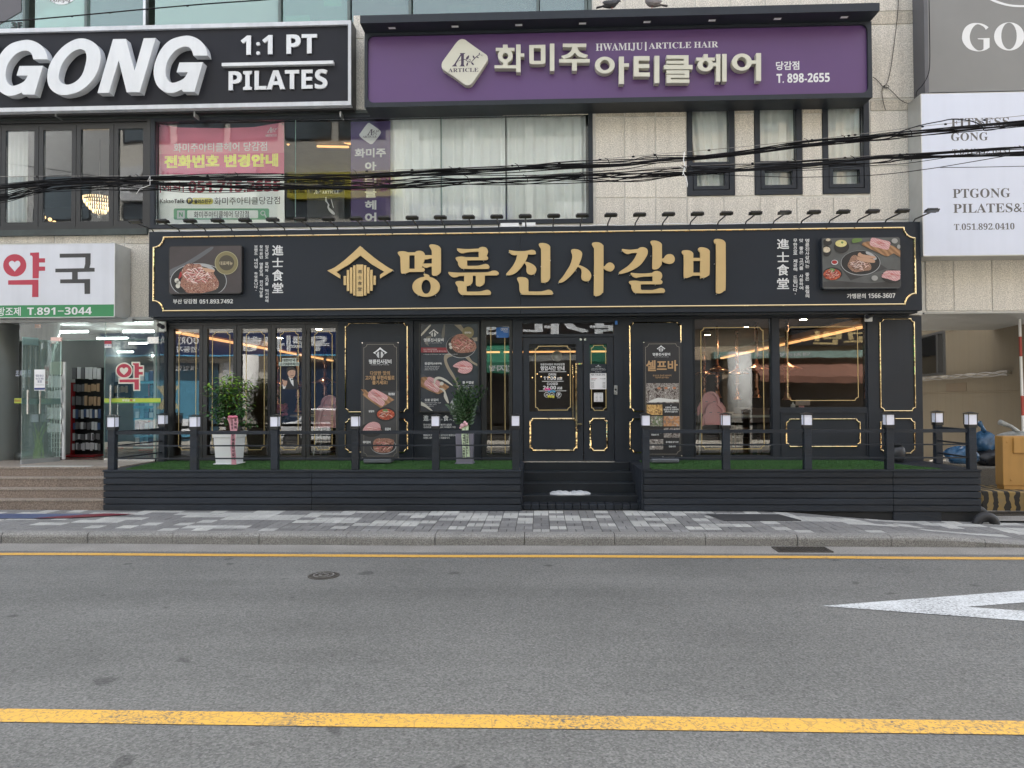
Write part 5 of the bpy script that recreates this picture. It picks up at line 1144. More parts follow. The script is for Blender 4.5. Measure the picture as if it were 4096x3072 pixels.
logo(mb, None, .0231, 1650+270*.31334, 1280+117*.31334, yy); text(mb, '명륜진사갈비', *T8(145,398,233,277), yy, bold=.025); text(mb, 'MYEONG RYUN JINSA PORK RIBS', *T8(168,375,289,298), yy)
text(mb, '1인 가격에 무한리필', *T8(140,310,367,385), yy, bold=.02); text(mb, '다양한 고기를 무한으로 즐겨 보세요!', *T8(140,436,390,408), yy, bold=.02)
text(mb, '※ 무한리필 이용시간과 메뉴는 매장 사정에 따라 달라질 수 있습니다', *T8(140,578,432,443), yy); text(mb, '등갈비', *T8(155,254,538,573), yy, bold=.025); text(mb, '(프렌치랙)', *T8(258,375,543,572), yy, bold=.03)
for k, s_ in enumerate(('부드러운 등갈비살을 통으로', '가벼운 불맛으로 한입에', '담백하고 고급스러운 부위')): text(mb, s_, *T8(155,345-k*12,588+k*20,602+k*20), yy)
text(mb, '통 삼겹살', *T8(638,782,780,814), yy, bold=.025); text(mb, '고소한 육즙과 부드러운 식감이 가득한', *T8(565,782,830,845), yy); text(mb, '두툼한 통삼겹살입니다', *T8(605,778,852,866), yy)
text(mb, '숯불 닭갈비', *T8(155,330,1003,1037), yy, bold=.025); text(mb, '명륜진사갈비만의 매콤한 양념을', *T8(155,362,1049,1064), yy); text(mb, '더하여 숯불향 가득한', *T8(155,305,1072,1087), yy); text(mb, '닭갈비입니다', *T8(155,270,1095,1108), yy); text(mb, '대표메뉴', *T8(664,752,148,174), yy, bold=.025)
obj('poster_lettering', mb, white_vinyl, t)
# vinyl lettering on the wall below it
yy = .0185; mb = MB(); W3 = lambda a, b, c, d: (1350+a*.5185, 1350+b*.5185, 1240+c*.5185, 1240+d*.5185)
text(mb, '進', *W3(663,703,812,856), yy, bold=.012); text(mb, '(진)', *W3(708,730,838,854), yy); text(mb, '士', *W3(742,782,812,856), yy, bold=.012); text(mb, '(사)', *W3(784,808,838,854), yy); text(mb, '食', *W3(815,857,812,856), yy, bold=.012); text(mb, '(식)', *W3(860,882,838,854), yy); text(mb, '堂', *W3(890,930,812,856), yy, bold=.012); text(mb, '(당)', *W3(934,958,838,854), yy)
text(mb, '진사식당은 조선 1398년에 설립된', *W3(663,880,877,893), yy, bold=.02); text(mb, '성균관(명륜당)의 건물로 유생들의 식당', *W3(663,912,897,913), yy, bold=.02)
text(mb, '명륜당의 진사식당을 모티브로 명륜진사', *W3(663,912,958,974), yy, bold=.02); text(mb, '브랜드 네이밍을 하게 되었습니다.', *W3(663,868,978,994), yy, bold=.02)
solo('wall_lettering', mb, white_vinyl, 'white story lettering on the dark wall below the framed poster', 'lettering')

# ================================================================ deck
ZD = .722; YD = -1.55
def deck(lab, x0, x1, cuts, lowright=False):
    t = thing('timber_deck', lab, 'deck', ((x0+x1)/2, YD, .13)); n = 6; hgt = (ZD - .025 - .125)/n; random.seed(int(x1*10))
    obj('substructure', MB().box(x0+.02, x1-.02, YD+.03, -.055 if not lowright else -.055, -.03 if lowright else .12, ZD-.03), mat('deck_under'+lab[:4], (.012,.013,.015), .8), t)
    for k in range(n + (1 if lowright else 0)):
        z1 = ZD - .027 - k*hgt; z0 = z1 - hgt + .010
        xs = [x0] + cuts + [x1]
        for a, b in zip(xs, xs[1:]):
            o = random.uniform(-.003, .003)
            if k == n-1 and lowright or k == n:
                # the lowest boards are cut to the falling ground
                za, zb = max(hs_(a, YD)+.004, z0 if k < n else -9), max(hs_(b, YD)+.012, z0 if k < n else -9)
                bb = b if k < n or b < x1 else x1 - .55
                if z1 - zb < .02: continue
                if k == n and a < 4.0: continue
                m_ = MB().add([(a+.002,YD+o,za),(bb-.002,YD+o,zb),(bb-.002,YD+.028+o,zb),(a+.002,YD+.028+o,za),(a+.002,YD+o,z1),(bb-.002,YD+o,z1),(bb-.002,YD+.028+o,z1),(a+.002,YD+.028+o,z1)], [(0,3,2,1),(4,5,6,7),(0,1,5,4),(1,2,6,5),(2,3,7,6),(3,0,4,7)])
            else: m_ = MB().box(a+.0015, b-.0015, YD+o, YD+.028+o, z0, z1)
            obj('plank', m_, deck_paint, t, bevel=.006)
    obj('rim_board', MB().box(x0-.005, x1+.005, YD-.012, YD+.10, ZD-.024, ZD), deck_paint, t, bevel=.003)
    return t
xL0, xL1 = at(412, 1950, YD)[0], at(2083, 1950, YD)[0]; xR0, xR1 = at(2575, 1950, YD)[0], at(3925, 1950, YD)[0]
dl = deck('long slate painted timber deck with turf, left of the steps', xL0, xL1, [at(1247, 1950, YD)[0]])
dr_ = deck('slate painted timber deck with turf, right of the steps, over falling ground', xR0, xR1, [at(3573, 1950, YD)[0]], True)
obj('decking', MB().box(xL0, xL1, YD+.101, -.06, ZD-.03, ZD-.004), deck_paint, dl); obj('decking', MB().box(xR0, xR1, YD+.101, -.06, ZD-.03, ZD-.004), deck_paint, dr_)
for k in range(9):      # upright boards on the flank beside the steps
    y0 = YD + .03 + k*.158; obj('side_plank', MB().box(xR0-.022, xR0-.0, y0+.002, y0+.155, .135, ZD-.005), deck_paint, dr_); obj('side_plank', MB().box(xL1, xL1+.02, y0+.002, y0+.155, .135, ZD-.005), deck_paint, dl)
def turf_patch(pts, lab):
    """short blades on a backing"""
    xs = [p[0] for p in pts]; ys = [p[1] for p in pts]; random.seed(int(xs[0]*7)); mb = MB(); z = ZD + .003
    mb.add([(x, y, z+.006) for x, y in pts] + [(x, y, z-.004) for x, y in pts], [list(range(len(pts)))] + [[i, i+len(pts), (i+1) % len(pts)+len(pts), (i+1) % len(pts)][::-1] for i in range(len(pts))])
    def inside(x, y):
        c = False; n = len(pts)
        for i in range(n):
            (xa, ya), (xb, yb) = pts[i], pts[i-1]
            if (ya > y) != (yb > y) and x < (xb-xa)*(y-ya)/(yb-ya)+xa: c = not c
        return c
    for k in range(int((max(xs)-min(xs))*7000)):
        x = random.uniform(min(xs), max(xs)); y = random.uniform(min(ys), max(ys))
        if not inside(x, y): continue
        a = random.uniform(0, 2*pi); w_ = .003; h_ = random.uniform(.012, .026); l = random.uniform(.0, .012); b = random.uniform(0, 2*pi)
        n = len(mb.v); mb.v += [(x-w_*cos(a), y-w_*sin(a), z+.005), (x+w_*cos(a), y+w_*sin(a), z+.005), (x+l*cos(b), y+l*sin(b), z+h_)]; mb.f.append([n, n+1, n+2])
    o = obj('artificial_turf', mb, turf); o['kind'] = 'stuff'; o['label'] = lab
turf_patch([(xL0+.28, YD+.10), (xL1-.06, YD+.10), (xL1-.06, -.10), (xL0+.10, -.10)], 'green artificial turf laid on the left deck')
turf_patch([(xR0+.14, YD+.10), (xR1-.50, YD+.10), (xR1-.75, YD+.55), (xR1-.85, -.10), (xR0+.14, -.10)], 'green artificial turf laid on the right deck')
# posts with lanterns
def make_post():
    t = thing('lantern_post', 'x', 'post', (0, 0, ZD), 'square lantern posts round the decks')
    obj('post', MB().box(-.05, .05, -.05, .05, ZD+.001, ZD+.59), deck_paint, t, bevel=.003)
    obj('collar', MB().box(-.060, .060, -.060, .060, ZD+.591, ZD+.632), frame_black, t)
    z0, z1 = ZD+.633, ZD+.785
    mb = MB()
    for a in (-.061, .061):
        for b in (-.061, .061): mb.box(a-.0035, a+.0035, b-.0035, b+.0035, z0, z1)
    obj('lantern_frame', mb, frame_black, t)
    obj('lantern_pane', MB().box(-.054, .054, -.054, .054, z0+.002, z1-.010), frosted, t)
    obj('lantern_cap', MB().add([(-.072,-.072,z1+.001),(.072,-.072,z1+.001),(.072,.072,z1+.001),(-.072,.072,z1+.001),(-.072,-.072,z1+.008),(.072,-.072,z1+.008),(.072,.072,z1+.008),(-.072,.072,z1+.008),(0,0,z1+.032)], [(3,2,1,0),(0,1,5,4),(1,2,6,5),(2,3,7,6),(3,0,4,7),(4,5,8),(5,6,8),(6,7,8),(7,4,8)]), frame_black, t)
    return t
po = make_post(); yP = YD + .06
pl_ = [(444,'lantern post at the left front corner of the left deck'),(773,'lantern post in front of the white planter, second along the left deck'),(1096,'third lantern post of the left deck, between planter and tall food banner'),(1419,'fourth lantern post of the left deck, overlapping the left tall banner'),(1741,'fifth lantern post of the left deck, under the framed poster'),(2062,'lantern post at the left of the entrance steps'),
       (2584,'lantern post at the right of the entrance steps, before the right tall banner'),(2906,'lantern post beside the pink high chairs'),(3232,'lantern post below the wide right hand window'),(3561,'lantern post before the last gold framed wall panel'),(3891,'lantern post at the right front corner of the right deck')]
px_ = []
for i, (u, l_) in enumerate(pl_):
    c = po if i == 0 else copy_tree(po); x = at(u, 1700, yP-.05)[0]; px_.append(x); place(c, (x, yP, ZD), l_)
xrl = at(648, 1700, -.25)[0]; xrr = at(3757, 1700, -.6)[0]
place(copy_tree(po), (xrl, -.22, ZD), 'rear lantern post of the left deck, against the pharmacy corner')
place(copy_tree(po), (xrr, -.55, ZD), 'rear lantern post of the right deck, near the side passage')
def rails(a, b, lab):
    a, b = Vector(a), Vector(b); t = thing('deck_railing', lab, 'railing', tuple((a+b)/2), 'railings between the lantern posts')
    d = (b-a).normalized()*.053; a = a+d; b = b-d
    for nm, h_, w_, hh in (('top_rail', .545, .022, .024), ('middle_rail', .352, .015, .010), ('bottom_rail', .165, .015, .010)):
        obj(nm, MB().bar((a.x, a.y, ZD+h_), (b.x, b.y, ZD+h_), w_, hh), deck_paint, t)
nm_ = ['first', 'second', 'third', 'fourth', 'fifth']
for i in range(5): rails((px_[i], yP, 0), (px_[i+1], yP, 0), '%s front railing of the left deck counting from its left end' % nm_[i])
for i in range(4): rails((px_[6+i], yP, 0), (px_[7+i], yP, 0), '%s front railing of the right deck counting from the steps' % nm_[i])
rails((px_[0], yP, 0), (xrl, -.22, 0), 'short side railing at the pharmacy end of the left deck'); rails((px_[10], yP, 0), (xrr, -.55, 0), 'short side railing at the passage end of the right deck')

# steps
grey_wear = mat('worn_step_edge', (.05,.055,.062), .5, var=.5, vs=9)
ST = thing('entrance_steps', 'dark checker plate entrance steps with a row of bricks at the foot', 'steps', ((xL1+xR0)/2, -.8, .13))
sa, sb = xL1+.024, xR0-.026; lev = [(-.06,-.41,.585),(-.41,-.77,.445),(-.77,-1.13,.30),(-1.13,-1.30,.17)]
stp = [(.10, -.08, .70)] + [(a, b, c) for a, b, c in lev]
yb = .0
for i, (y1, y0, z) in enumerate(((.0,-.085,.698),(-.085,-.43,.572),(-.43,-.78,.432),(-.78,-1.14,.292))):
    o = obj('step', MB().box(sa, sb, y0, y1-.0005, .125, z), steel_tread, ST)
    # raised diamonds of the riser plate, one joined relief per step
    mb = MB(); zb = (.572,.432,.292,.178)[i] + .004; k = 0; s_ = .030
    zz = zb + .014; r_ = 0
    while zz < z - .012:
        xx = sa + .02 + (r_ % 2)*s_*.5
        while xx < sb - .02:
            sg = 1 if (int((xx-sa)/s_*2) + r_) % 2 else -1
            dx, dz = .011, .007*sg; n_ = .0022
            mb.add([(xx-dx,y0-.0005,zz-dz),(xx,y0-.0005,zz-n_*1.4),(xx+dx,y0-.0005,zz+dz),(xx,y0-.0005,zz+n_*1.4),(xx,y0-.004,zz)], [(0,1,4),(1,2,4),(2,3,4),(3,0,4)])
            xx += s_*.5
        zz += .018; r_ += 1
    obj('tread_relief', mb, steel_tread, o)['kind'] = 'stuff'
    obj('nosing', MB().box(sa, sb, y0-.007, y0+.03, z+.0005, z+.005), grey_wear, o)
nb_ = 14; w_ = (sb-.02 - sa)/nb_
for k in range(nb_): obj('brick', MB().box(sa+k*w_+.004, sa+(k+1)*w_-.004, -1.38, -1.142, .125, .205+random.uniform(-.003,.003)), deck_paint, ST, bevel=.004)
obj('brick', MB().box(sb-.018, sb+.09-.09, -1.40, -1.145, .125, .25), deck_paint, ST, bevel=.004)
# plastic bag on the step
random.seed(4); P = []; nu, nv = 26, 10; xb0, _ = at(2200, 1975, -1.0); xb1, _ = at(2361, 1975, -1.0)
for i in range(nu+1):
    for j in range(nv+1):
        s, v_ = i/nu, j/nv; e = min(1, 5*min(s, 1-s)+.15)**.5; y = -.96 - .10*e*cos(pi*v_) ; zt = .294 + .055*e*sin(pi*v_)*(1-.35*math.exp(-((s-.5)/.08)**2)) + .008*sin(s*37+v_*9)*sin(v_*pi)
        P.append((xb0 + (xb1-xb0)*s + .008*sin(v_*7), y + .008*sin(s*15), zt + .002))
solo('plastic_bag', MB().add(P, [[i*(nv+1)+j, (i+1)*(nv+1)+j, (i+1)*(nv+1)+j+1, i*(nv+1)+j+1] for i in range(nu) for j in range(nv)]), mat('milky_plastic', (.50,.52,.54), .3, var=.14, vs=9, bump=.5, bs=16), 'flat white plastic bag lying on the lowest plate step', 'bag', smooth=True)

# ================================================================ tall food banners on feet
def banner(lab, u0, u1, v0, v1, Y, tilt, base, inner):
    x0, x1, z0, z1 = rc(u0, u1, v0, v1, Y); t = thing('standing_banner', lab, 'banner', ((x0+x1)/2, Y, ZD))
    obj('sheet', MB().box(x0, x1, Y, Y+.004, z0, z1), mat('banner_print'+lab[:6], (.018,.018,.021), .5, var=.2, vs=1.5), t)
    a, b, c, d = base; bx0, bx1, bz0, bz1 = rc(a, b, c, d, Y-.1); obj('water_base', MB().box(bx0, bx1, Y-.12, Y+.2, ZD+.02, ZD+.02+bz1-bz0), mat('grey_base'+lab[:6], (.12,.13,.145), .5), t, bevel=.02)
    obj('pole', MB().tube([((x0+x1)/2, Y+.04, ZD+.1), ((x0+x1)/2, Y+.04, z1-.02)], .012, 8).tube([(x0+.03, Y+.012, z1-.03), ((x0+x1)/2, Y+.04, z1-.25), (x1-.03, Y+.012, z1-.03)], .007, 6), aluminium, t)
    for (px, pz) in ((x0+.012, z1-.012), (x1-.012, z1-.012), (x0+.012, z0+.012), (x1-.012, z0+.012)): obj('eyelet', MB().lathe([(.010,Y-.004),(.012,Y-.0005)], (px, 0, pz), 10, 'y'), stainless, t)
    obj('border_line', gold_line(MB(), x0+.035, x1-.035, z0+.035, z1-.035, .05, .004, Y-.0015, Y-.0002), flatc('pale_line'+lab[:6], (.30,.27,.22)), t)
    inner(t, Y); return t
def inner1(t, Y):
    V = Tr(1350, 1240, .5185); pr = Print(V, Y-.0006, t); yy = Y - .012
    pr.ink('lower_field', mat('banner_grey', (.045,.045,.048), .5, var=.2), rect(180, 475, 625, 1130))
    pr.ink('chopping_board', board_p, sm([(180,612,1),(215,615),(240,635),(290,612),(428,685),(425,700),(340,752),(325,750),(200,660),(205,640)],3)); pr.ink('pork', pork, sm([(240,640),(262,630),(358,700),(355,735),(330,735),(242,675)],3), sm([(262,618),(290,612),(382,660),(382,690),(360,695),(262,635)],3))
    pr.ink('pan', plate_k, circ(372,805,80,55,24), circ(262,925,85,55,24)); pr.ink('stew', stew, circ(372,805,68,42,20)); pr.ink('herbs', leafp, circ(368,778,22,14,8)); pr.ink('pork', pork, sm([(195,925),(230,880),(280,862),(325,880),(332,920),(300,940),(215,945)],3))
    pr.ink('plate', plate_r, circ(355,1052,98,60,26)); pr.ink('plate', plate_k, circ(353,1050,95,56,26)); pr.ink('meat', meat, sm([(275,1060),(280,1010),(320,990),(430,1000),(425,1060),(400,1095),(340,1100),(290,1090)],3))
    slices(pr, 355, 1045, 65, 42, 10, 24, 6, 9, (sear, fat, rosy)); slices(pr, 372, 808, 50, 28, 9, 18, 6, 10, (sear, fat)); slices(pr, 265, 912, 50, 20, 4, 40, 5, 11, (cream_f, rosy), .1); slices(pr, 310, 670, 50, 28, 5, 44, 5, 12, (cream_f, rosy), .65)
    mb = MB(); q = lambda a, b, c, d: (1350+a*.5185, 1350+b*.5185, 1240+c*.5185, 1240+d*.5185)
    logo(mb, None, .0327, 1350+329*.5185, 1240+287*.5185, yy); text(mb, '명륜진사갈비', *q(243,416,381,415), yy, bold=.025); text(mb, 'MYEONG RYUN JINSA PORK RIBS', *q(258,398,420,427), yy)
    text(mb, '통삼겹살', *q(393,442,638,658), yy, bold=.03); text(mb, '닭갈비', *q(242,282,772,790), yy, bold=.03); text(mb, '등갈비', *q(366,410,908,930), yy, bold=.03); text(mb, '돼지갈비', *q(196,255,1010,1030), yy, bold=.03)
    obj('white_lettering', mb, white_vinyl, t)
    mb = MB(); text(mb, '다양한 맛의', *q(252,404,471,503), yy, bold=.02); text(mb, '고기를 무한리필로', *q(214,440,506,540), yy, bold=.03); text(mb, '즐기세요!', *q(268,386,543,575), yy, bold=.03); obj('gold_lettering', mb, flatc('tan_print', (.42,.26,.13)), t)
banner('tall dark banner showing four meat dishes, standing left of the framed poster', 1446, 1596, 1368, 1834, -.62, 0, (1454,1562,1834,1856), inner1)
def inner2(t, Y):
    V = Tr(2550, 1340, .31334); pr = Print(V, Y-.0006, t); yy = Y - .012
    pc = food_mat('counter_photo_print', [(.02,.015,.015),(.10,.07,.06),(.35,.33,.31),(.06,.04,.035),(.55,.52,.5)], 16, 1.2)
    pr.ink('counter_photo', pc, rect(110,528,615,868)); pr.ink('counter_top', flatc('counter_white', (.6,.6,.58)), [(145,845),(260,800),(528,830),(528,852),(145,860)]); pr.ink('copper_lamps', flatc('lamp_print', (.40,.16,.08)), circ(365,678,24,14,10), circ(470,676,24,14,10), circ(275,680,24,14,10))
    pr.ink('dish_photo', food_mat('fries_print', [(.10,.04,.02),(.50,.30,.10),(.65,.45,.2)], 30, 1), rect(118,318,890,1020)); pr.ink('dish_photo', food_mat('salad_print', [(.03,.03,.03),(.30,.25,.22),(.06,.12,.03),(.45,.42,.4)], 22, 1), rect(150,320,1035,1165)); pr.ink('dish_photo', food_mat('cutlet_print', [(.35,.33,.31),(.48,.22,.08),(.16,.14,.13)], 18, 1), rect(332,535,1035,1165))
    pr.ink('dish_photo', pc, rect(335,540,1185,1310), rect(150,328,1330,1462))
    mb = MB(); q = lambda a, b, c, d: (2550+a*.31334, 2550+b*.31334, 1340+c*.31334, 1340+d*.31334)
    logo(mb, None, .0196, 2550+301*.31334, 1340+132*.31334, yy); text(mb, '명륜진사갈비', *q(194,416,228,265), yy, bold=.025); text(mb, 'MYEONG RYUN JINSA PORK RIBS', *q(214,396,276,285), yy)
    text(mb, '“', *q(420,434,893,903), yy, bold=.03); text(mb, '모듬튀김, 떡볶이,', *q(354,504,914,936), yy, bold=.03); text(mb, '닭갈비 외 다양하게', *q(336,522,940,962), yy, bold=.03); text(mb, '준비되어 있습니다!', *q(347,512,966,990), yy, bold=.03)
    text(mb, '점심으로 맛있게 차린', *q(170,305,1236,1256), yy, bold=.02); text(mb, '맛집입니다.', *q(176,276,1262,1284), yy, bold=.03); text(mb, '음식물을 남기시면', *q(362,522,1354,1378), yy, bold=.03); text(mb, '안됩니다!', *q(400,486,1410,1434), yy, bold=.03)
    obj('white_lettering', mb, white_vinyl, t)
    mb = MB(); text(mb, '셀프바', *q(110,512,322,462), yy, bold=.028); text(mb, '정성으로 준비한 셀프바와', *q(195,434,506,528), yy, bold=.01); text(mb, '다양하게 즐기세요!', *q(225,402,532,554), yy, bold=.01); obj('gold_lettering', mb, MATS['tan_print'], t)
banner('tall dark banner headed with large tan characters, standing right of the entrance steps', 2574, 2728, 1366, 1826, -.62, 0, (2606,2717,1833,1853), inner2)
# ================================================================ planters
def leafq(mb, c, d, up, L_, W_, curl=.2):
    d = d.normalized(); s = d.cross(up).normalized() if d.cross(up).length > 1e-3 else Vector((1,0,0)); n = s.cross(d)
    a = c; b = c + d*L_*.5 + s*W_*.5 + n*L_*curl*.3; e = c + d*L_ - n*L_*curl*.2; f = c + d*L_*.5 - s*W_*.5 + n*L_*curl*.3; m = c + d*L_*.5
    k = len(mb.v); mb.v += [tuple(q) for q in (a, b, e, f, m)]; mb.f += [[k,k+1,k+4],[k+1,k+2,k+4],[k+4,k+2,k+3],[k,k+4,k+3]]
def tapered(mb, cx, cy, z0, z1, w0, w1, d0=None, d1=None):
    d0 = d0 or w0; d1 = d1 or w1
    return mb.add([(cx-w0,cy-d0,z0),(cx+w0,cy-d0,z0),(cx+w0,cy+d0,z0),(cx-w0,cy+d0,z0),(cx-w1,cy-d1,z1),(cx+w1,cy-d1,z1),(cx+w1,cy+d1,z1),(cx-w1,cy+d1,z1)], [(0,3,2,1),(4,5,6,7),(0,1,5,4),(1,2,6,5),(2,3,7,6),(3,0,4,7)])
yp = -.62; xp = at(902, 1800, yp-.15)[0]; zp = ZD + .012
t = thing('potted_tree', 'leafy green tree in a tall white square planter with a pink ribbon', 'plant', (xp, yp, zp))
obj('planter', tapered(tapered(tapered(MB(), xp, yp, zp, zp+.015, .185, .185), xp, yp, zp+.0155, zp+.42, .155, .180), xp, yp, zp+.4205, zp+.50, .192, .197), white_plastic, t, bevel=.006)
obj('planter_rim', MB().box(xp-.215, xp+.215, yp-.215, yp+.215, zp+.5005, zp+.52), white_plastic, t, bevel=.005)
obj('soil', MB().box(xp-.17, xp+.17, yp-.17, yp+.17, zp+.521, zp+.53), mat('bark_mulch', (.05,.03,.02), .9, bump=.5), t)
random.seed(14); st = MB(); lf = MB(); ly = MB()
for k in range(38):
    a = random.uniform(0, 2*pi); r_ = random.uniform(.04, .34); h_ = random.uniform(.2, .92) if k % 4 else random.uniform(.7, 1.0); x = xp-.05 + (r_*cos(a))*1.25; y = yp + r_*sin(a)*.75; z = zp + .5 + h_ - r_*.3
    b = Vector((xp + random.uniform(-.05,.05), yp + random.uniform(-.05,.05), zp+.52)); e = Vector((x, y, z)); m = (b+e)/2 + Vector((-(x-xp)*.25, 0, .06)); st.tube([b, m, e], [.008,.006,.003], 5)
    for q in range(46):
        s = random.uniform(.35, 1.05); p0 = m.lerp(e, (s-.35)/.65) if s > .35 else m; aa = random.uniform(0, 2*pi); el = random.uniform(-.5, .35)
        d = Vector((cos(aa), sin(aa)*.9, el)); stp_ = p0 + d * random.uniform(.02, .11)
        tgt = ly if (h_ > .84 and random.random() < .85) or random.random() < .015 else lf
        leafq(tgt, stp_, d + Vector((0,0,-.3)), Vector((random.uniform(-.3,.3), random.uniform(-.3,.3), 1)), random.uniform(.055,.095), random.uniform(.030,.046))
for side in (-1, 1):
    e = Vector((xp - .42, yp-.05, zp+1.13)) if side < 0 else Vector((xp+.28, yp, zp+1.0)); b = Vector((xp, yp, zp+.9)); st.tube([b, (b+e)/2+Vector((0,0,.05)), e], [.006,.004,.002], 5)
    for q in range(26):
        p0 = b.lerp(e, random.uniform(.3, 1.0)); aa = random.uniform(0, 2*pi); leafq(lf if q % 4 else ly, p0, Vector((cos(aa), sin(aa), -.1)), Vector((0,.2,1)), .07, .032)
obj('stem', st, stem_m, t); obj('foliage', lf, leaf_m, t); obj('young_foliage', ly, leaf_b, t)
rb = thing('congratulation_ribbon', 'pink satin congratulation ribbon with brush lettering hanging over the white planter', 'ribbon', (xp+.05, yp-.22, zp))
def strip(mb, pts, w_, th=.002):
    n = len(mb.v); 
    for (x, y, z), wd in zip(pts, w_): mb.v += [(x-wd/2, y, z), (x+wd/2, y, z), (x+wd/2, y+th, z), (x-wd/2, y+th, z)]
    for i in range(len(pts)-1):
        for j in range(4): mb.f.append([n+i*4+j, n+i*4+(j+1)%4, n+(i+1)*4+(j+1)%4, n+(i+1)*4+j])
    return mb
yr = yp - .235
L1 = [at(921, 1673, yr), at(928, 1700, yr), at(933, 1740, yr), at(931, 1790, yr), at(934, 1830, yr), at(936, 1862, yr)]; L2 = [at(940, 1665, yr-.02), at(942, 1690, yr-.02), at(940, 1725, yr-.02)]
obj('tail', strip(MB(), [(x, yr + .006*sin(i*2), max(z, zp+.006)) for i, (x, z) in enumerate(L1)], [.10,.085,.072,.072,.075,.078]), pink_rib, rb); obj('tail', strip(MB(), [(x, yr-.02, z) for x, z in L2], [.085,.09,.06]), pink_rib, rb)
x, z = at(930, 1668, yr-.03); mb = MB().ell((x-.035, yr-.02, z), (.045,.03,.025)).ell((x+.035, yr-.02, z), (.045,.03,.025)).ell((x, yr-.03, z), (.018,.02,.018)); obj('bow', mb, mat('deep_pink_satin', (.50,.14,.20), .4, var=.4, vs=25), rb, smooth=True)
mb = MB()
for k, ch in enumerate('프랜차이즈명륜진사갈비'):
    if k in (0,1,2) or k > 3: u = 930 + k*.4; text(mb, ch, u-5.5, u+5.5, 1678+k*15.0, 1690+k*15.0, yr-.009, bold=.03)
for k, ch in enumerate('주식회'): text(mb, ch, 934.5+2, 946.5, 1684-8+k*14, 1695-8+k*14, yr-.031, bold=.03)
obj('brush_lettering', mb, black_ink, rb)
# second planter
yp2 = -.60; xq = at(1857, 1800, yp2-.12)[0]
t = thing('potted_plant', 'glossy dark upright plant in a tall grey planter below the framed poster', 'plant', (xq, yp2, zp))
lil = mat('lilac_grey_planter', (.20,.19,.24), .4, var=.05)
obj('planter', tapered(tapered(MB(), xq, yp2, zp, zp+.018, .145, .145), xq, yp2, zp+.0185, zp+.50, .125, .135), lil, t, bevel=.004)
obj('soil', MB().box(xq-.115, xq+.115, yp2-.115, yp2+.115, zp+.501, zp+.51), MATS['bark_mulch'], t)
random.seed(8); st = MB(); lf = MB()
for k in range(26):
    a = random.uniform(0, 2*pi); sp = random.uniform(.04, .27); h_ = random.uniform(.38, .72); b = Vector((xq+random.uniform(-.06,.06), yp2+random.uniform(-.06,.06), zp+.5))
    if k == 0: sp, h_, a = .16, .80, pi
    e = b + Vector((sp*cos(a), sp*sin(a)*.7, h_)); m = (b+e)/2 + Vector((-sp*.25*cos(a), 0, .05)); P = [b.lerp(m, i/4).lerp(m.lerp(e, i/4), i/4) for i in range(5)]; st.tube(P, [.011,.010,.008,.006,.003], 6)
    for i in range(16):
        s = .18 + .82*i/15; p0 = b.lerp(m, s).lerp(m.lerp(e, s), s); side = (-1)**i; ax = (e-b).normalized(); rr = ax.cross(Vector((sin(k*1.7), cos(k*1.7), .1))).normalized()
        leafq(lf, p0, rr*side + ax*.9, rr.cross(ax)*.8 + Vector((0,0,.2)), random.uniform(.10,.14)*(1.1-.4*s), random.uniform(.042,.056), .25)
obj('stem', st, zz_m, t, smooth=True); obj('foliage', lf, zz_m, t)
rb = thing('congratulation_ribbon', 'pale green congratulation ribbon under a pink bow on the grey planter', 'ribbon', (xq+.03, yp2-.16, zp))
yr = yp2 - .165; x, z = at(1857, 1700, yr)
obj('bow', MB().ell((x-.03, yr, z-.01), (.038,.022,.035)).ell((x+.028, yr, z+.01), (.030,.022,.032)).ell((x+.01, yr-.005, z+.035), (.025,.02,.03)).ell((x-.055, yr, z-.045), (.022,.014,.020)), mat('pale_pink_satin', (.66,.38,.42), .35, var=.2, vs=20), rb, smooth=True)
u0 = 1861; obj('tail', strip(MB(), [(at(u, v, yr)[0], yr+.003*(i%2), at(u, v, yr)[1]) for i, (u, v) in enumerate(((1854,1708),(1852,1745),(1856,1790),(1858,1830)))], [.045,.05,.052,.055]), mint_rib, rb); obj('tail', strip(MB(), [(at(u, v, yr)[0], yr+.008, at(u, v, yr)[1]) for u, v in ((1867,1700),(1868,1745),(1871,1790),(1873,1828))], [.05,.05,.045,.045]), mint_rib, rb)
mb = MB()
for k, ch in enumerate('사랑하는 가족들이'): 
    if ch != ' ': text(mb, ch, 1851, 1860, 1737+k*10.5, 1746+k*10.5, yr-.003, bold=.03)
for k, ch in enumerate('개업을축하합니다'): text(mb, ch, 1865, 1873, 1734+k*10.5, 1743+k*10.5, yr-.000, bold=.02)
obj('brush_lettering', mb, black_ink, rb)
# dark jar on the right deck
xj = at(3592, 1830, -.35)[0]; t = thing('dark_jar', 'round dark jar with a square lid standing behind the railing on the right deck', 'jar', (xj, -.35, ZD+.012))
zj = ZD + .012; obj('body', MB().lathe([(.085,zj),(.10,zj+.06),(.108,zj+.14),(.095,zj+.21),(.06,zj+.25),(.045,zj+.26)], (xj,-.35,0), 20), mat('dark_glaze', (.03,.032,.038), .35), t, smooth=True); obj('lid', MB().box(xj-.09, xj+.055, -.44, -.27, zj+.2605, zj+.285), black_plastic, t)

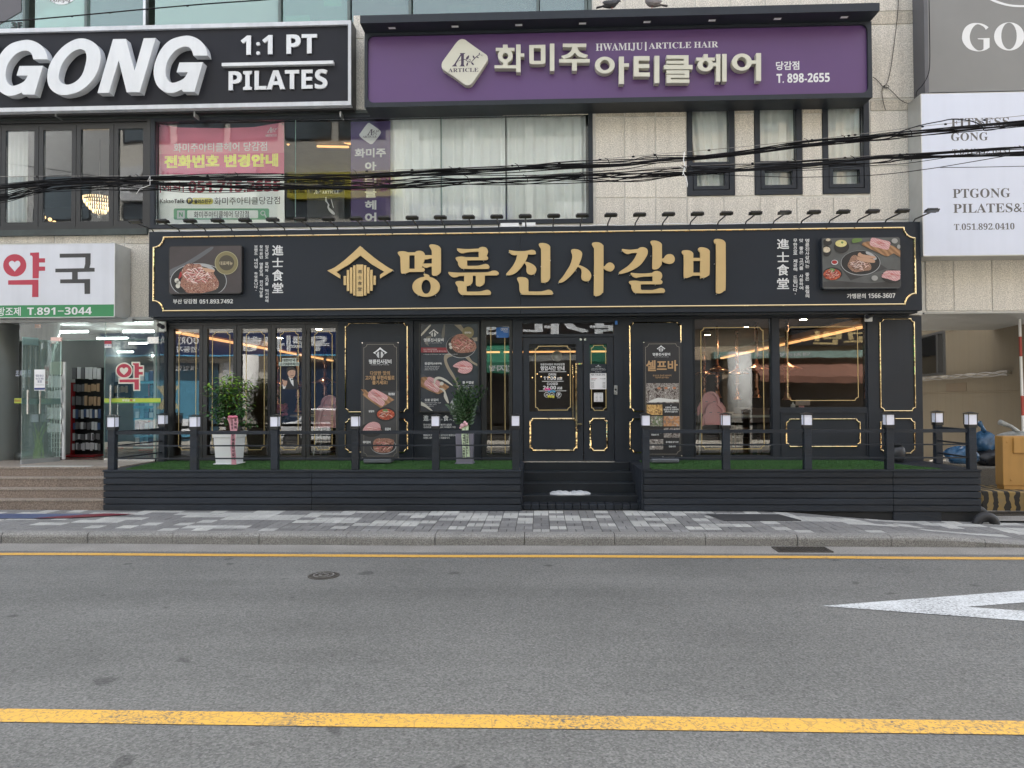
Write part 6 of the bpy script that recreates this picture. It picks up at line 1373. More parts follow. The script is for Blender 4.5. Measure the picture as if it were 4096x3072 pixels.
# ================================================================ things beside the right deck
def arch(x, y, lab, r_=.185, th=.062, w=.10, z=-.06):
    P = [(x + (r_-th)*cos(a), y, z + (r_-th)*1.0*sin(a)) for a in [pi*i/14 for i in range(15)]]
    return solo('rubber_arch', MB().tube(P, th, 10), rubber, lab, 'wheel stop', 'black rubber arches at the deck corner', smooth=True)
xa_, ya_ = atz(3903, 2084, -.02); arch(xa_, YD-.09, 'front black rubber arch sunk in the paving under the right deck corner', .19, .065, z=-.04); arch(xa_+.16, YD+.42, 'rear black rubber arch beside the right deck, partly hidden', .19, .065, z=-.02)
def stripes():
    m = bpy.data.materials.new('hazard_stripes'); m.use_nodes = True; N = m.node_tree.nodes; L = m.node_tree.links; p = N['Principled BSDF']; g = N.new('ShaderNodeNewGeometry'); sx = N.new('ShaderNodeSeparateXYZ'); L.new(g.outputs['Position'], sx.inputs[0])
    a = N.new('ShaderNodeMath'); a.operation = 'MULTIPLY_ADD'; a.inputs[1].default_value = 6.4; L.new(sx.outputs[0], a.inputs[0]); no = N.new('ShaderNodeTexNoise'); no.inputs['Scale'].default_value = 6; L.new(no.outputs[0], a.inputs[2]); L.new(g.outputs['Position'], no.inputs['Vector'])
    f = N.new('ShaderNodeMath'); f.operation = 'FRACT'; L.new(a.outputs[0], f.inputs[0]); c = N.new('ShaderNodeMath'); c.operation = 'GREATER_THAN'; c.inputs[1].default_value = .5; L.new(f.outputs[0], c.inputs[0])
    n2 = N.new('ShaderNodeTexNoise'); n2.inputs['Scale'].default_value = 9; n2.inputs['Detail'].default_value = 5; L.new(g.outputs['Position'], n2.inputs['Vector']); mx2 = N.new('ShaderNodeMix'); mx2.data_type = 'RGBA'; mx2.inputs[6].default_value = (.33,.21,.05,1); mx2.inputs[7].default_value = (.20,.16,.10,1); L.new(n2.outputs[0], mx2.inputs[0])
    mx = N.new('ShaderNodeMix'); mx.data_type = 'RGBA'; mx.inputs[6].default_value = (.025,.023,.02,1); L.new(mx2.outputs[2], mx.inputs[7]); L.new(c.outputs[0], mx.inputs[0]); L.new(mx.outputs[2], p.inputs['Base Color']); p.inputs['Roughness'].default_value = .8; return m
hz = stripes(); old_conc = mat('old_concrete', (.17,.155,.13), .9, var=.2, vs=3, fine=.2, fs=50, bump=.4, bs=40)
x0 = at(3927, 2000, -.55)[0]; zt = at(3960, 1965, -.55)[1]
solo('hazard_kerb', MB().add([(x0,-.55,-.05),(x0+.62,-.58,-.05),(x0+.72,-.72,-.05),(x0+3,-1.05,-.05),(x0+3,.25,-.05),(x0,.25,-.05),(x0,-.55,zt),(x0+.62,-.58,zt-.005),(x0+.72,-.72,zt-.01),(x0+3,-1.05,zt-.01),(x0+3,.25,zt),(x0,.25,zt)], [(0,1,7,6),(1,2,8,7),(2,3,9,8),(3,4,10,9),(4,5,11,10),(5,0,6,11),(6,7,8,9,10,11)]), hz, 'low concrete island with worn yellow and black hazard stripes under the ochre cabinet', 'kerb', bevel=.015)
x1_ = at(3920, 1900, .3)[0]; zt2 = at(3960, 1868, .3)[1]; solo('concrete_ledge', MB().box(x1_-.1, x1_+2.8, .26, 1.7, 0, zt2), old_conc, 'stained concrete ledge holding the rubbish bags', 'ledge', bevel=.02)
ochre = mat('ochre_paint', (.40,.215,.055), .5, var=.10, vs=2.5, streak=.12)
yc = -.35; cx0_, cx1_ = at(4012, 1850, yc)[0], at(4012, 1850, yc)[0]+.62; cz1_ = at(4060, 1745, yc)[1]
t = thing('utility_cabinet', 'ochre yellow steel utility cabinet standing on the striped island', 'cabinet', (cx0_+.3, yc, zt))
obj('body', MB().box(cx0_, cx1_, yc, yc+.20, zt+.06, cz1_), ochre, t, bevel=.006); obj('plinth', MB().box(cx0_+.02, cx1_-.01, yc+.012, yc+.19, zt+.001, zt+.0595), ochre, t)
obj('door', MB().box(cx0_+.155, cx1_-.02, yc-.028, yc-.001, at(4060, 1812, yc)[1], cz1_-.02), ochre, t, bevel=.004); obj('lock', MB().lathe([(.010,yc-.012),(.012,yc-.001)], (cx0_+.07, 0, cz1_-.09), 10, 'y'), ochre, t); obj('lock', MB().lathe([(.010,yc-.012),(.012,yc-.001)], (cx0_+.12, 0, zt+.15), 10, 'y'), ochre, t)
def bag(nm, lab, c, r, m_, seed, knot=None):
    random.seed(seed); mb = MB(); n, k = 22, 14; ph = [random.uniform(0, 6) for _ in range(6)]
    for i in range(k+1):
        a = pi*i/k
        for j in range(n):
            b = 2*pi*j/n; w_ = 1 + .10*sin(3*b+ph[0]+2*a) + .07*sin(5*b+ph[1]-a*3) + .05*sin(9*b+ph[2]+a*5); s = max(.02, sin(a))**.7; z = -cos(a); z = max(z, -.8)
            mb.v.append((c[0]+r[0]*s*cos(b)*w_, c[1]+r[1]*s*sin(b)*w_, c[2]+r[2]*(z+.8)*(1+.06*sin(4*b+ph[3]))))
    mb.f += [[i*n+j, i*n+(j+1)%n, (i+1)*n+(j+1)%n, (i+1)*n+j] for i in range(k) for j in range(n)] + [[j for j in range(n)][::-1], [k*n+j for j in range(n)]]
    if knot: mb.tube([(c[0], c[1], c[2]+r[2]*1.75), (c[0]+knot*.3, c[1], c[2]+r[2]*1.75+.09), (c[0]+knot, c[1]-.02, c[2]+r[2]*1.75+.17)], [.05,.03,.05], 8)
    return solo(nm, mb, m_, lab, 'rubbish bag', smooth=True)
bluep = mat('blue_bag_plastic', (.03,.09,.18), .25, var=.4, vs=12, bump=.9, bs=18); clearp = mat('clear_bag_plastic', (.33,.34,.33), .25, var=.3, vs=10, bump=.9, bs=16); blackp = mat('black_bag_plastic', (.015,.016,.02), .3, bump=.8, bs=16); greyp = mat('grey_bag', (.10,.095,.085), .8, var=.2, bump=.4)
xg, zg = at(3838, 1840, .1); bag('rubbish_bag', 'shiny light blue rubbish bag low behind the deck railing', (xg, .05, zg-.05), (.25,.2,.15), bluep, 1)
xg, zg = at(3930, 1790, .75); bag('rubbish_bag', 'blue knotted rubbish bag high on the ledge behind the corner lantern', (xg, .7, zt2+.22), (.20,.2,.19), bluep, 2, -.1)
bag('rubbish_bag', 'black rubbish bag under the blue one on the ledge', (xg+.03, .6, zt2+.002), (.24,.22,.15), blackp, 3)
xg, _ = at(4010, 1790, .7); bag('rubbish_bag', 'clear rubbish bag with a raised twisted corner on top of the grey sack', (xg+.25, .7, zt2+.33), (.30,.22,.13), clearp, 4, -.3)
bag('rubbish_bag', 'matt grey sack on the ledge left of the ochre cabinet', (xg+.05, .62, zt2+.002), (.26,.24,.19), greyp, 6)
bag('rubbish_bag', 'small blue rag of plastic with an open loop above the light blue bag', (at(3855, 1745, .45)[0], .45, zt2+.10), (.07,.08,.10), bluep, 7)
# striped barrier arm at the edge
rp = mat('red_reflective', (.42,.05,.035), .5); t = thing('barrier_pole', 'thin white and red striped upright pole at the right edge', 'pole', (at(4085, 1700, .9)[0], .9, 0)); P0 = at(4078, 1268, .9); P1 = at(4099, 1900, .9)
for k in range(8):
    a = Vector((P0[0], .9, P0[1])).lerp(Vector((P1[0], .9, P1[1])), k/8); b = Vector((P0[0], .9, P0[1])).lerp(Vector((P1[0], .9, P1[1])), (k+1)/8-.0005); obj('pole_band', MB().bar(a, b, .016), rp if k % 3 == 1 else white_plastic, t)
obj('pole_foot', MB().box(P1[0]-.03, P1[0]+.03, .87, .93, zt2, P1[1]-.001), grey_metal, t)

# ================================================================ restaurant interior seen through the glass
def strip_light(a, b, lab, w_=.035):
    return solo('led_strip', MB().bar(a, b, w_, .02), warm, lab, 'light', 'warm light strips on the restaurant ceiling')
zL = 2.92; xs1 = at(702, 1320, .25)[0]; xs2 = at(3455, 1282, .25)[0]
y_ = .3; segs = [(.3,3.1),(3.25,5.6),(5.75,7.4),(7.5,9.7)]
for k, (a, b) in enumerate(segs): strip_light((xs1, a, zL), (xs1, b, zL), '%s warm light strip running back over the left tables' % nm_[k]); strip_light((xs2, a, zL), (xs2, b, zL), '%s warm light strip running back over the right tables' % nm_[k])
for k, (a, b) in enumerate(((-2.4,-1.0),(-.9,.9),(1.3,3.2))): strip_light((a, 6.2, zL), (b, 6.2, zL), '%s crosswise warm light strip seen through the door glass' % nm_[k])
# bright plaster coffers between the strips at the right
solo('ceiling_beam', MB().box(xs2-.02, xs2+.25, .3, 9.7, zL+.05, zL+.16), mat('warm_beam', (.30,.18,.07), .6), 'timber beam carrying the right hand light strips', 'beam'); solo('ceiling_beam', MB().box(xs1-.25, xs1+.02, .3, 9.7, zL+.05, zL+.16), MATS['warm_beam'], 'timber beam carrying the left hand light strips', 'beam')
def make_hood():
    t = thing('extractor_hood', 'x', 'extractor', (0,0,1.5), 'copper extractor pipes over the tables')
    obj('duct', MB().lathe([(.035,2.25),(.035,2.55),(.028,2.56),(.028,3.05)], n=16), copper, t, smooth=True)
    obj('shade', MB().lathe([(.036,2.245),(.06,2.23),(.09,2.20),(.17,2.17),(.25,2.14),(.245,2.13),(.16,2.135),(.10,2.12),(.05,2.10)], n=24), copper, t, smooth=True)
    obj('nozzle', MB().lathe([(.049,2.099),(.030,2.04),(.042,2.02),(.030,2.00),(.044,1.98),(.030,1.96),(.046,1.93),(.030,1.88),(.030,1.74),(.04,1.73),(.045,1.68),(.060,1.63),(.085,1.60),(.09,1.585)], n=16), copper, t, smooth=True); return t
hd = make_hood()
HS = [(at(3147,1400,1.0)[0],1.0,'nearest copper extractor behind the right hand window'),(at(3026,1400,2.2)[0],2.2,'copper extractor at the right of the tall window'),(at(2948,1400,3.6)[0],3.6,'copper extractor against the reflected pillar in the tall window'),(at(2868,1400,2.9)[0],2.9,'copper extractor with a long straight pipe above the pink chairs'),(at(2816,1400,3.9)[0],3.9,'farthest copper extractor at the left of the tall window'),
      (at(1300,1450,1.9)[0],1.9,'copper extractor in the rightmost folding panel'),(at(1192,1450,3.0)[0],3.0,'copper extractor at the edge of the fourth folding panel'),(at(1112,1450,4.0)[0],4.0,'slim copper extractor left of the man sticker'),(at(985,1450,5.2)[0],5.2,'far copper extractor in the third folding panel')]
for i, (x, y, l_) in enumerate(HS): place(hd if i == 0 else copy_tree(hd), (x, y, 1.62 - (.0 if i < 5 else .22) + .04*(i % 2)), l_)
spot = glow('warm_spot', (1.0,.70,.42), 34)
for k, (u, y, l_) in enumerate(((3215,1.5,'warm ceiling spot over the nearest copper extractor'),(2985,2.9,'warm ceiling spot behind the tall window'),(2830,4.6,'warm ceiling spot deep behind the tall window'),(1275,2.6,'warm ceiling spot behind the rightmost folding panel'),(1120,4.6,'warm ceiling spot deep behind the fourth folding panel'),(860,2.2,'warm ceiling spot behind the white planter'),(2200,4.5,'warm ceiling spot deep behind the door glass'))):
    x = at(u, 1400, y)[0]; t = thing('ceiling_spot', l_, 'light', (x, y, 3.2), 'small spots on the restaurant ceiling'); obj('housing', MB().lathe([(.075,zG_top+.10),(.075,zG_top+.178)], (x,y,0), 14), black_plastic, t); obj('lamp_disc', MB().lathe([(.06,zG_top+.096),(.06,zG_top+.0995)], (x,y,0), 14), spot, t)
def make_table():
    t = thing('dining_table', 'x', 'table', (0,0,.7), 'dining tables inside the restaurant')
    obj('tabletop', MB().box(-.6,.6,-.38,.38,1.40,1.44), mat('pale_tabletop', (.42,.41,.39), .4), t, bevel=.01); obj('leg', MB().box(-.06,.06,-.06,.06,.716,1.399), black_plastic, t); obj('foot', MB().box(-.3,.3,-.2,.2,.70,.715), black_plastic, t)
    obj('grill_ring', MB().lathe([(.16,1.4405),(.16,1.452),(.13,1.452)], n=20), stainless, t); return t
tb0 = make_table(); TS = [(at(3010,1700,1.3)[0],1.3,'dining table behind the tall window'),(at(3150,1700,1.25)[0]+.5,1.35,'dining table under the nearest copper extractor'),(at(1300,1700,2.6)[0],2.6,'dining table behind the rightmost folding panel'),(at(2900,1700,3.6)[0],3.6,'dining table deep in the room behind the tall window'),(at(800,1700,3.2)[0],3.2,'dining table deep behind the left folding panels')]
for i, (x, y, l_) in enumerate(TS): place(tb0 if i == 0 else copy_tree(tb0), (x, y, .7), l_)
def make_chair():
    t = thing('dining_chair', 'x', 'chair', (0,0,.7), 'dark dining chairs inside the restaurant')
    obj('seat', MB().box(-.2,.2,-.2,.2,1.13,1.17), wood_dark, t, bevel=.01); obj('backrest', MB().box(-.2,.2,.17,.2,1.30,1.56), wood_dark, t, bevel=.01)
    for sx in (-.17,.17):
        obj('leg', MB().bar((sx,-.17,.70),(sx,-.17,1.13),.016), wood_dark, t); obj('leg', MB().bar((sx,.18,.70),(sx,.18,1.30),.016), wood_dark, t)
    return t
ch0 = make_chair(); 
for i, (x, y, rz, l_) in enumerate(((at(3065,1750,.8)[0],.85,0.2,'dark chair close behind the tall window'),(at(2975,1750,1.9)[0],2.0,3.1,'dark chair on the far side of the window table'),(at(3230,1750,2.2)[0],2.2,3.0,'dark chair behind the right hand window'),(at(1240,1750,3.4)[0],3.4,3.1,'dark chair deep behind the folding panels'))): place(ch0 if i == 0 else copy_tree(ch0), (x, y, .7), l_, rz)
# pink high chairs, stacked in pairs
def high_chair(x, y, z, lab, legs=True):
    t = thing('high_chair', lab, 'high chair', (x, y, z), 'pink high chairs stacked in pairs behind the glass')
    arch_ = [(x-.17, z), (x-.175, z+.15)] + [(x + .15*cos(a), z+.22+.16*sin(a)) for a in [pi - pi*i/10 for i in range(11)]] + [(x+.175, z+.15), (x+.17, z)]
    arch_ = [(p, q) for p, q in arch_]; inn = [(x + (p-x)*.76, z + .012 + (q-z)*.86) for p, q in arch_]
    mb = MB().add(*shape([arch_, inn], y-.06, .08)); mb.add(*shape([inn], y-.02, .03)); obj('back_shell', mb, pink_pl, t, bevel=.0)
    obj('slot', MB().box(x-.085, x-.045, y-.0215, y-.0203, z+.20, z+.213).box(x+.045, x+.085, y-.0215, y-.0203, z+.20, z+.213), grey_metal, t)
    obj('side_wing', MB().add([(x-.176,y-.06,z+.20),(x-.235,y-.10,z+.10),(x-.235,y-.10,z-.03),(x-.176,y-.06,z),(x-.176,y-.03,z+.20),(x-.235,y-.07,z+.10),(x-.235,y-.07,z-.03),(x-.176,y-.03,z)], [(0,1,2,3),(7,6,5,4),(0,4,5,1),(1,5,6,2),(2,6,7,3)]), pink_pl, t)
    obj('side_wing', MB().add([(x+.176,y-.06,z+.20),(x+.235,y-.10,z+.10),(x+.235,y-.10,z-.03),(x+.176,y-.06,z),(x+.176,y-.03,z+.20),(x+.235,y-.07,z+.10),(x+.235,y-.07,z-.03),(x+.176,y-.03,z)], [(3,2,1,0),(4,5,6,7),(1,5,4,0),(2,6,5,1),(3,7,6,2)]), pink_pl, t)
    if legs:
        for sx in (-1, 1):
            for sy in (-1, 1): obj('leg', MB().tube([(x+.17*sx, y+.08*sy, z+.02), (x+.24*sx, y+.22*sy, .71)], .014, 8), aluminium, t)
    return t
xh = at(2838, 1640, .45)[0]; zA = at(2838, 1655, .5)[1]; zB = at(2838, 1698, .4)[1]
high_chair(xh+.0, .40, zA, 'upper pink high chair of the pair behind the tall window'); high_chair(xh+.03, .24, zB, 'lower pink high chair of the pair behind the tall window', False)
xh = at(1322, 1640, .45)[0]; high_chair(xh, .44, zA-.03, 'upper pink high chair of the pair behind the rightmost folding panel'); high_chair(xh+.02, .28, zB-.03, 'lower pink high chair of the pair behind the rightmost folding panel', False)
# till, bottle
xt = at(3208, 1620, .6)[0]; zt_ = at(3208, 1634, .6)[1]
solo('service_counter', MB().box(at(3118,1640,.5)[0], at(3460,1640,.5)[0], .42, 1.0, .705, zt_-.04), wood_dark, 'dark service counter behind the right hand window', 'counter')
t = thing('till_screen', 'pale pink till screen on a stand behind the right hand window', 'till', (xt, .6, zt_-.04)); obj('foot', MB().box(xt-.08, xt+.06, .52, .68, zt_-.039, zt_-.02), pink_pl, t); obj('stand', MB().box(xt-.05, xt+.03, .58, .62, zt_-.019, zt_+.05), pink_pl, t); obj('screen', MB().box(xt-.12, xt+.12, .55, .575, zt_+.051, zt_+.15), mat('till_case', (.45,.36,.33), .5), t, bevel=.006)
xb_ = at(3172, 1620, .55)[0]; t = thing('squeeze_bottle', 'white squeeze bottle beside the till', 'bottle', (xb_, .55, zt_-.039)); obj('body', MB().lathe([(.038,zt_-.039),(.038,zt_+.06),(.03,zt_+.075)], (xb_,.55,0), 14), white_plastic, t, smooth=True); obj('nozzle', MB().lathe([(.014,zt_+.0755),(.005,zt_+.11)], (xb_,.55,0), 10), white_plastic, t)
# hanging globe lamp behind the door glass, tiny bulbs
xg, zg = at(2228, 1425, 1.4); t = thing('globe_lamp', 'round cream globe lamp hanging behind the big door pane', 'lamp', (xg, 1.4, zg)); obj('globe', MB().ell((xg, 1.4, zg), (.10,.10,.10), 18, 10), mat('cream_globe', (.62,.58,.44), .5), t, smooth=True); obj('cord', MB().tube([(xg,1.4,zg+.10),(xg,1.4,3.2)], .006, 5), black_plastic, t)
random.seed(6)
for k in range(8): 
    xg, zg = at(2125 + k*24 + random.uniform(-8, 8), 1503 + random.uniform(-14, 12), 8.0); solo('far_bulb', MB().ell((xg, 8.0, zg), (.017,.017,.017), 8, 5), bulb, 'small warm bulb glowing deep in the room behind the door glass', 'light', 'small warm bulbs behind the door')
# sticker of the man on the fourth folding panel: flat print
t = thing('window_sticker', 'printed man in black suit and bow tie under a pale caption on a folding panel', 'sticker', (at(1160, 1500, .0)[0], .012, 1.9)); V = Tr(1000, 1280, .36157); pr = Print(V, .0125, t)
pr.ink('caption_plate', flatc('pale_caption', (.50,.58,.54)), [(355,422),(512,422),(512,465),(545,465),(545,508),(318,508),(318,465),(355,465)])
skin = flatc('skin_print', (.45,.28,.21)); suit = flatc('suit_print', (.012,.013,.018)); hair = flatc('hair_print', (.02,.016,.014))
pr.ink('suit', suit, sm([(420,632),(450,640),(490,650),(530,690),(540,770,1),(360,768,1),(400,690)],3)); pr.ink('shirt', white_vinyl, [(425,626),(455,640),(480,652),(482,735),(455,700)], [(358,712),(400,730),(385,762),(365,760)]); pr.ink('neck', skin, rect(435,475,615,645)); pr.ink('face', skin, sm([(412,565),(418,540),(460,530),(500,545),(502,590),(490,625),(460,642),(430,625),(415,595)],3))
pr.ink('hair', hair, sm([(408,600),(405,545),(430,522),(470,522),(505,545),(506,575),(498,560),(470,552),(435,560),(418,575),(415,605)],3)); pr.ink('bow_tie', suit, [(455,648),(470,654),(488,650),(486,672),(470,662),(452,668)]); pr.ink('hand', skin, sm([(365,700),(355,665),(362,655),(378,675),(385,660),(395,675),(408,668),(412,690),(400,725),(372,735)],2))
pr.ink('features', hair, circ(447,575,5,3,8), circ(486,575,5,3,8), sm([(445,612),(466,620),(488,610),(466,614)],2))
mb = MB(); yy = .0125-.006; text(mb, '대한민국', 1000+362*.36157, 1000+502*.36157, 1280+428*.36157, 1280+462*.36157, yy, bold=.02); text(mb, '고기테마파크', 1000+325*.36157, 1000+540*.36157, 1280+470*.36157, 1280+504*.36157, yy, bold=.02); obj('caption_lettering', mb, black_ink, t)
# flower stand with pink blooms inside
xf, zf = at(1125, 1640, .8); t = thing('flower_stand', 'coral pink flowers on a stand inside the fourth folding panel', 'flowers', (xf, .8, .7)); random.seed(3); mb = MB()
for k in range(16): mb.ell((xf+random.uniform(-.13,.13), .8+random.uniform(-.06,.06), zf+random.uniform(-.10,.10)), (.045,.04,.035), 7, 5)
obj('blooms', mb, mat('coral_bloom', (.60,.16,.18), .6, var=.4, vs=20), t); obj('stand', MB().tube([(xf,.8,.70),(xf,.8,zf-.08)], .02, 8), wood_dark, t); mb = MB()
for k in range(120): leafq(mb, Vector((xf+random.uniform(-.16,.1), .8, zf-.1+random.uniform(-.12,.08))), Vector((random.uniform(-1,1), random.uniform(-.4,.4), random.uniform(-.6,.3))), Vector((0,0,1)), .09, .03)
obj('leaves', mb, zz_m, t)

# ================================================================ pharmacy
t = thing('pharmacy_sign', 'white pharmacy light box with red and black characters over a green strip', 'sign', (-8, -.45, 3.1)); YZ = -.48
x1 = at(457, 1118, YZ)[0]; z0, z1 = at(200, 1268, YZ)[1], at(200, 977, YZ)[1]; zg = at(200, 1220, YZ)[1]
obj('face', MB().box(-10.6, x1, YZ, YZ+.02, zg+.0005, z1), pharm_white, t); obj('green_strip', MB().box(-10.6, x1, YZ, YZ+.02, z0, zg), green_ink, t); obj('casing', MB().box(-10.6, x1-.002, YZ+.0205, -.04, z0+.002, z1-.002), white_plastic, t)
obj('edge_trim', MB().box(x1+.0005, x1+.012, YZ-.004, -.03, z0-.004, z1+.004).box(-10.6, x1, YZ-.004, -.03, z1+.0005, z1+.01).box(-10.6, x1, YZ-.004, -.03, z0-.010, z0-.0005), aluminium, t)
F_ = Tr(0, 900, .36157); yy = YZ - .0012
yak = [[circ(163,446,128,124,36), sm([(163,515,1),(120,468),(98,435),(105,408),(130,396),(150,402),(163,414,1),(180,398),(205,397),(224,420),(220,450),(190,482)],4)],
       [[(333,307),(432,303),(432,368),(498,368),(498,415),(432,415),(432,460),(498,460),(498,506),(430,508),(428,590),(360,590),(360,352),(352,338),(333,337)]], [[(90,612),(425,605),(425,797),(355,797),(357,661),(90,661)]]]
letter(F_, yak, yy, .001, red_ink, t, name='red_character'); letter(F_, [[(660,318),(1003,313),(1001,430),(990,473),(1047,475),(1047,516),(860,520),(860,600),(997,597),(997,762),(935,763),(933,643),(665,645),(665,602),(797,600),(797,522),(612,524),(612,483),(930,478),(942,430),(943,358),(660,362)]], yy, .001, mat('charcoal_print', (.035,.035,.037), .45), t, name='black_character')
mb = MB(); text(mb, '양·한방조제', -85, 83, 1229, 1264, yy, bold=.012); text(mb, 'T.891−3044', 109, 367, 1229, 1259, yy, bold=.01); obj('white_lettering', mb, white_vinyl, t)
# glass front
PF = thing('pharmacy_shopfront', 'frameless glass shopfront of the pharmacy with a tall glass door standing open', 'shopfront', (-7.5, -.15, .72)); YC = -.14
obj('lintel', MB().box(-10.6, x_shopL-.2, YC-.05, .0, at(300, 1290, YC)[1], at(300, 1277, YC)[1]), grey_metal, PF)
zt0, zt1 = at(300, 1362, YC)[1], at(300, 1290, YC)[1]; xa0, xa1 = at(216, 1500, YC)[0], at(623, 1500, YC)[0]; xs3 = at(655, 1500, YC)[0]
xm = at(423, 1300, YC)[0]
obj('transom_pane', MB().box(-8.75, xm-.004, YC, YC+.010, zt0+.004, zt1), gl_ph, PF); obj('transom_pane', MB().box(xm+.004, xs3, YC, YC+.010, zt0+.004, zt1), gl_ph, PF)
obj('glass_edge', MB().box(xm-.0035, xm+.0035, YC-.001, YC+.011, zt0+.004, zt1).box(-8.75, xs3, YC-.001, YC+.011, zt0-.002, zt0+.0035), gl_edge, PF)
zb0 = at(300, 1845, YC)[1]; xd0 = at(418, 1600, YC)[0]
dr = obj('glass_door', MB().box(xd0, xa1, YC, YC+.011, zb0+.05, zt0-.01), gl_ph, PF); obj('bottom_rail', MB().box(xd0, xa1, YC-.015, YC+.025, zb0-.01, zb0+.049), stainless, dr); obj('side_pane', MB().box(xa1+.01, xs3, YC, YC+.011, .73, zt0-.004), gl_ph, PF)
obj('door_edge', MB().box(xd0-.004, xd0-.0005, YC-.001, YC+.012, zb0+.05, zt0-.01).box(xa1+.002, xa1+.008, YC-.001, YC+.012, .76, zt0-.01), gl_edge, PF)
for dx in (0, .05): 
    xx = xd0 + .13 + dx*1.3; yy_ = YC - .05 if dx == 0 else YC + .055
    obj('pull_bar', MB().tube([(xx, yy_, at(440,1660,YC)[1]), (xx, yy_, at(440,1540,YC)[1])], .016, 10), stainless, dr)
obj('patch_fitting', MB().pb(590, 634, 1348, 1374, YC-.012, YC+.02), stainless, PF); obj('patch_fitting', MB().pb(203, 246, 1349, 1366, YC-.012, YC+.02).pb(205, 220, 1367, 1374, YC-.012, YC+.02), mat('rosy_steel', (.6,.42,.40), .3, .8), PF)
lime = mat('lime_film', (.42,.52,.06), .5); lg = mat('leaf_green_film', (.10,.33,.08), .5)
obj('lime_band', MB().pb(417.5, 642, 1593, 1609, YC-.0015, YC-.0005), lime, PF); obj('green_line', MB().pb(417.5, 642, 1609.3, 1613, YC-.0015, YC-.0005), lg, PF)
mb = MB(); text(mb, '부산삼', 489, 518, 1597, 1606, YC-.0025, bold=.02); text(mb, '국', 531, 541, 1597, 1606, YC-.0025, bold=.02); obj('band_lettering', mb, paper, PF); obj('band_lettering', text(MB(), '약', 520, 530, 1596, 1607, YC-.0025, bold=.05), red_ink, PF)
ys = YC - .0015; st_ = thing('window_sticker', 'red pharmacy character with a heart, outlined in white, on the glass door', 'sticker', (at(530,1500,ys)[0], ys, 2))
H4 = Tr(400, 1300, .24115); cw = flatc('cream_film', (.66,.64,.56))
letter(H4, [circ(399,757,142,134,36), [(523,611),(667,611),(667,670),(730,670),(730,846),(667,846),(667,882),(553,882),(553,680),(535,680),(523,672)], [(305,882),(668,882),(668,1092),(552,1092),(552,975),(305,975)]], ys, .0006, cw, st_, name='outline_film')
letter(H4, [[circ(399,757,124,112,36), sm([(397,828,1),(350,790),(327,750),(330,722),(355,706),(380,712),(397,728,1),(418,708),(445,706),(466,725),(463,755),(440,790)],4)], [(541,633),(645,633),(645,688),(710,688),(710,733),(645,733),(645,778),(710,778),(710,822),(645,824),(643,878),(572,878),(572,672),(560,660),(541,656)], [(323,905),(645,900),(645,1072),(570,1072),(570,952),(323,952)]], ys-.0025, .0006, red_ink, st_, name='red_film')
notice('small red and white telecom sticker at the top left of the pharmacy door', 418, 446, 1363, 1391, YC-.002, paper, [('KT 통신', 420, 444, 1378, 1383, mat('blue_print', (.02,.08,.35), .5))]); solo('red_label', MB().pb(418, 446, 1363, 1376, YC-.004, YC-.003), red_ink, 'red upper field of the small telecom sticker', 'sticker')
# open glass door leaf swung outwards at the left
hx_, hy_ = at(243, 1600, YC)[0], YC; fx_, fy_ = at(88, 1600, -.72)[0], -.72
def leafp(mb, s0, s1, z0, z1, th=.011):
    a = Vector((hx_, hy_, 0)).lerp(Vector((fx_, fy_, 0)), s0); b = Vector((hx_, hy_, 0)).lerp(Vector((fx_, fy_, 0)), s1); n = Vector((b.y-a.y, -(b.x-a.x), 0)).normalized()*th
    return mb.add([(a.x,a.y,z0),(b.x,b.y,z0),(b.x+n.x,b.y+n.y,z0),(a.x+n.x,a.y+n.y,z0),(a.x,a.y,z1),(b.x,b.y,z1),(b.x+n.x,b.y+n.y,z1),(a.x+n.x,a.y+n.y,z1)], [(0,3,2,1),(4,5,6,7),(0,1,5,4),(1,2,6,5),(2,3,7,6),(3,0,4,7)])
dl_ = obj('open_glass_door', leafp(MB(), 0, 1, zb0+.075, zt0-.01), glass('door_leaf_glass', (.82,.90,.87), .16, .05, haze=.10), PF, recalc=True)
obj('bottom_rail', leafp(MB(), 0, 1, zb0-.01, zb0+.074, .03), grey_metal, dl_, recalc=True); fm_ = mat('grey_green_film', (.22,.33,.31), .5)
obj('film_band', leafp(MB(), 0, 1, at(160,1617,-.4)[1], at(160,1594,-.4)[1], .014), fm_, dl_, recalc=True); obj('film_band', leafp(MB(), .6, 1, at(120,1380,-.6)[1], at(120,1350,-.6)[1], .014), fm_, dl_, recalc=True)
obj('pull_bar', MB().tube([(fx_+.12, fy_+.02-.05, at(120,1655,-.6)[1]), (fx_+.12, fy_+.02-.05, at(120,1560,-.6)[1])], .016, 8).tube([(fx_+.14, fy_+.22, at(120,1655,-.6)[1]), (fx_+.14, fy_+.22, at(120,1560,-.6)[1])], .016, 8), stainless, dl_)
notice('white mask notice poster with blue footer hanging on the open glass door', 137, 180, 1478, 1562, -.66, paper, [('약국은 마스크', 143, 174, 1498, 1509, mat('navy_print', (.02,.04,.18), .5)), ('마스크 착용', 143, 174, 1511, 1519, MATS['navy_print']), ('▣ ▣', 151, 167, 1521, 1531, MATS['navy_print']), ('마스크를 꼭 착용해 주세요', 143, 176, 1538, 1541, grey_ink)])
solo('blue_label', MB().pb(137.5, 179.5, 1551, 1559, -.663, -.662), MATS['navy_print'], 'navy footer strip of the mask notice', 'sticker')
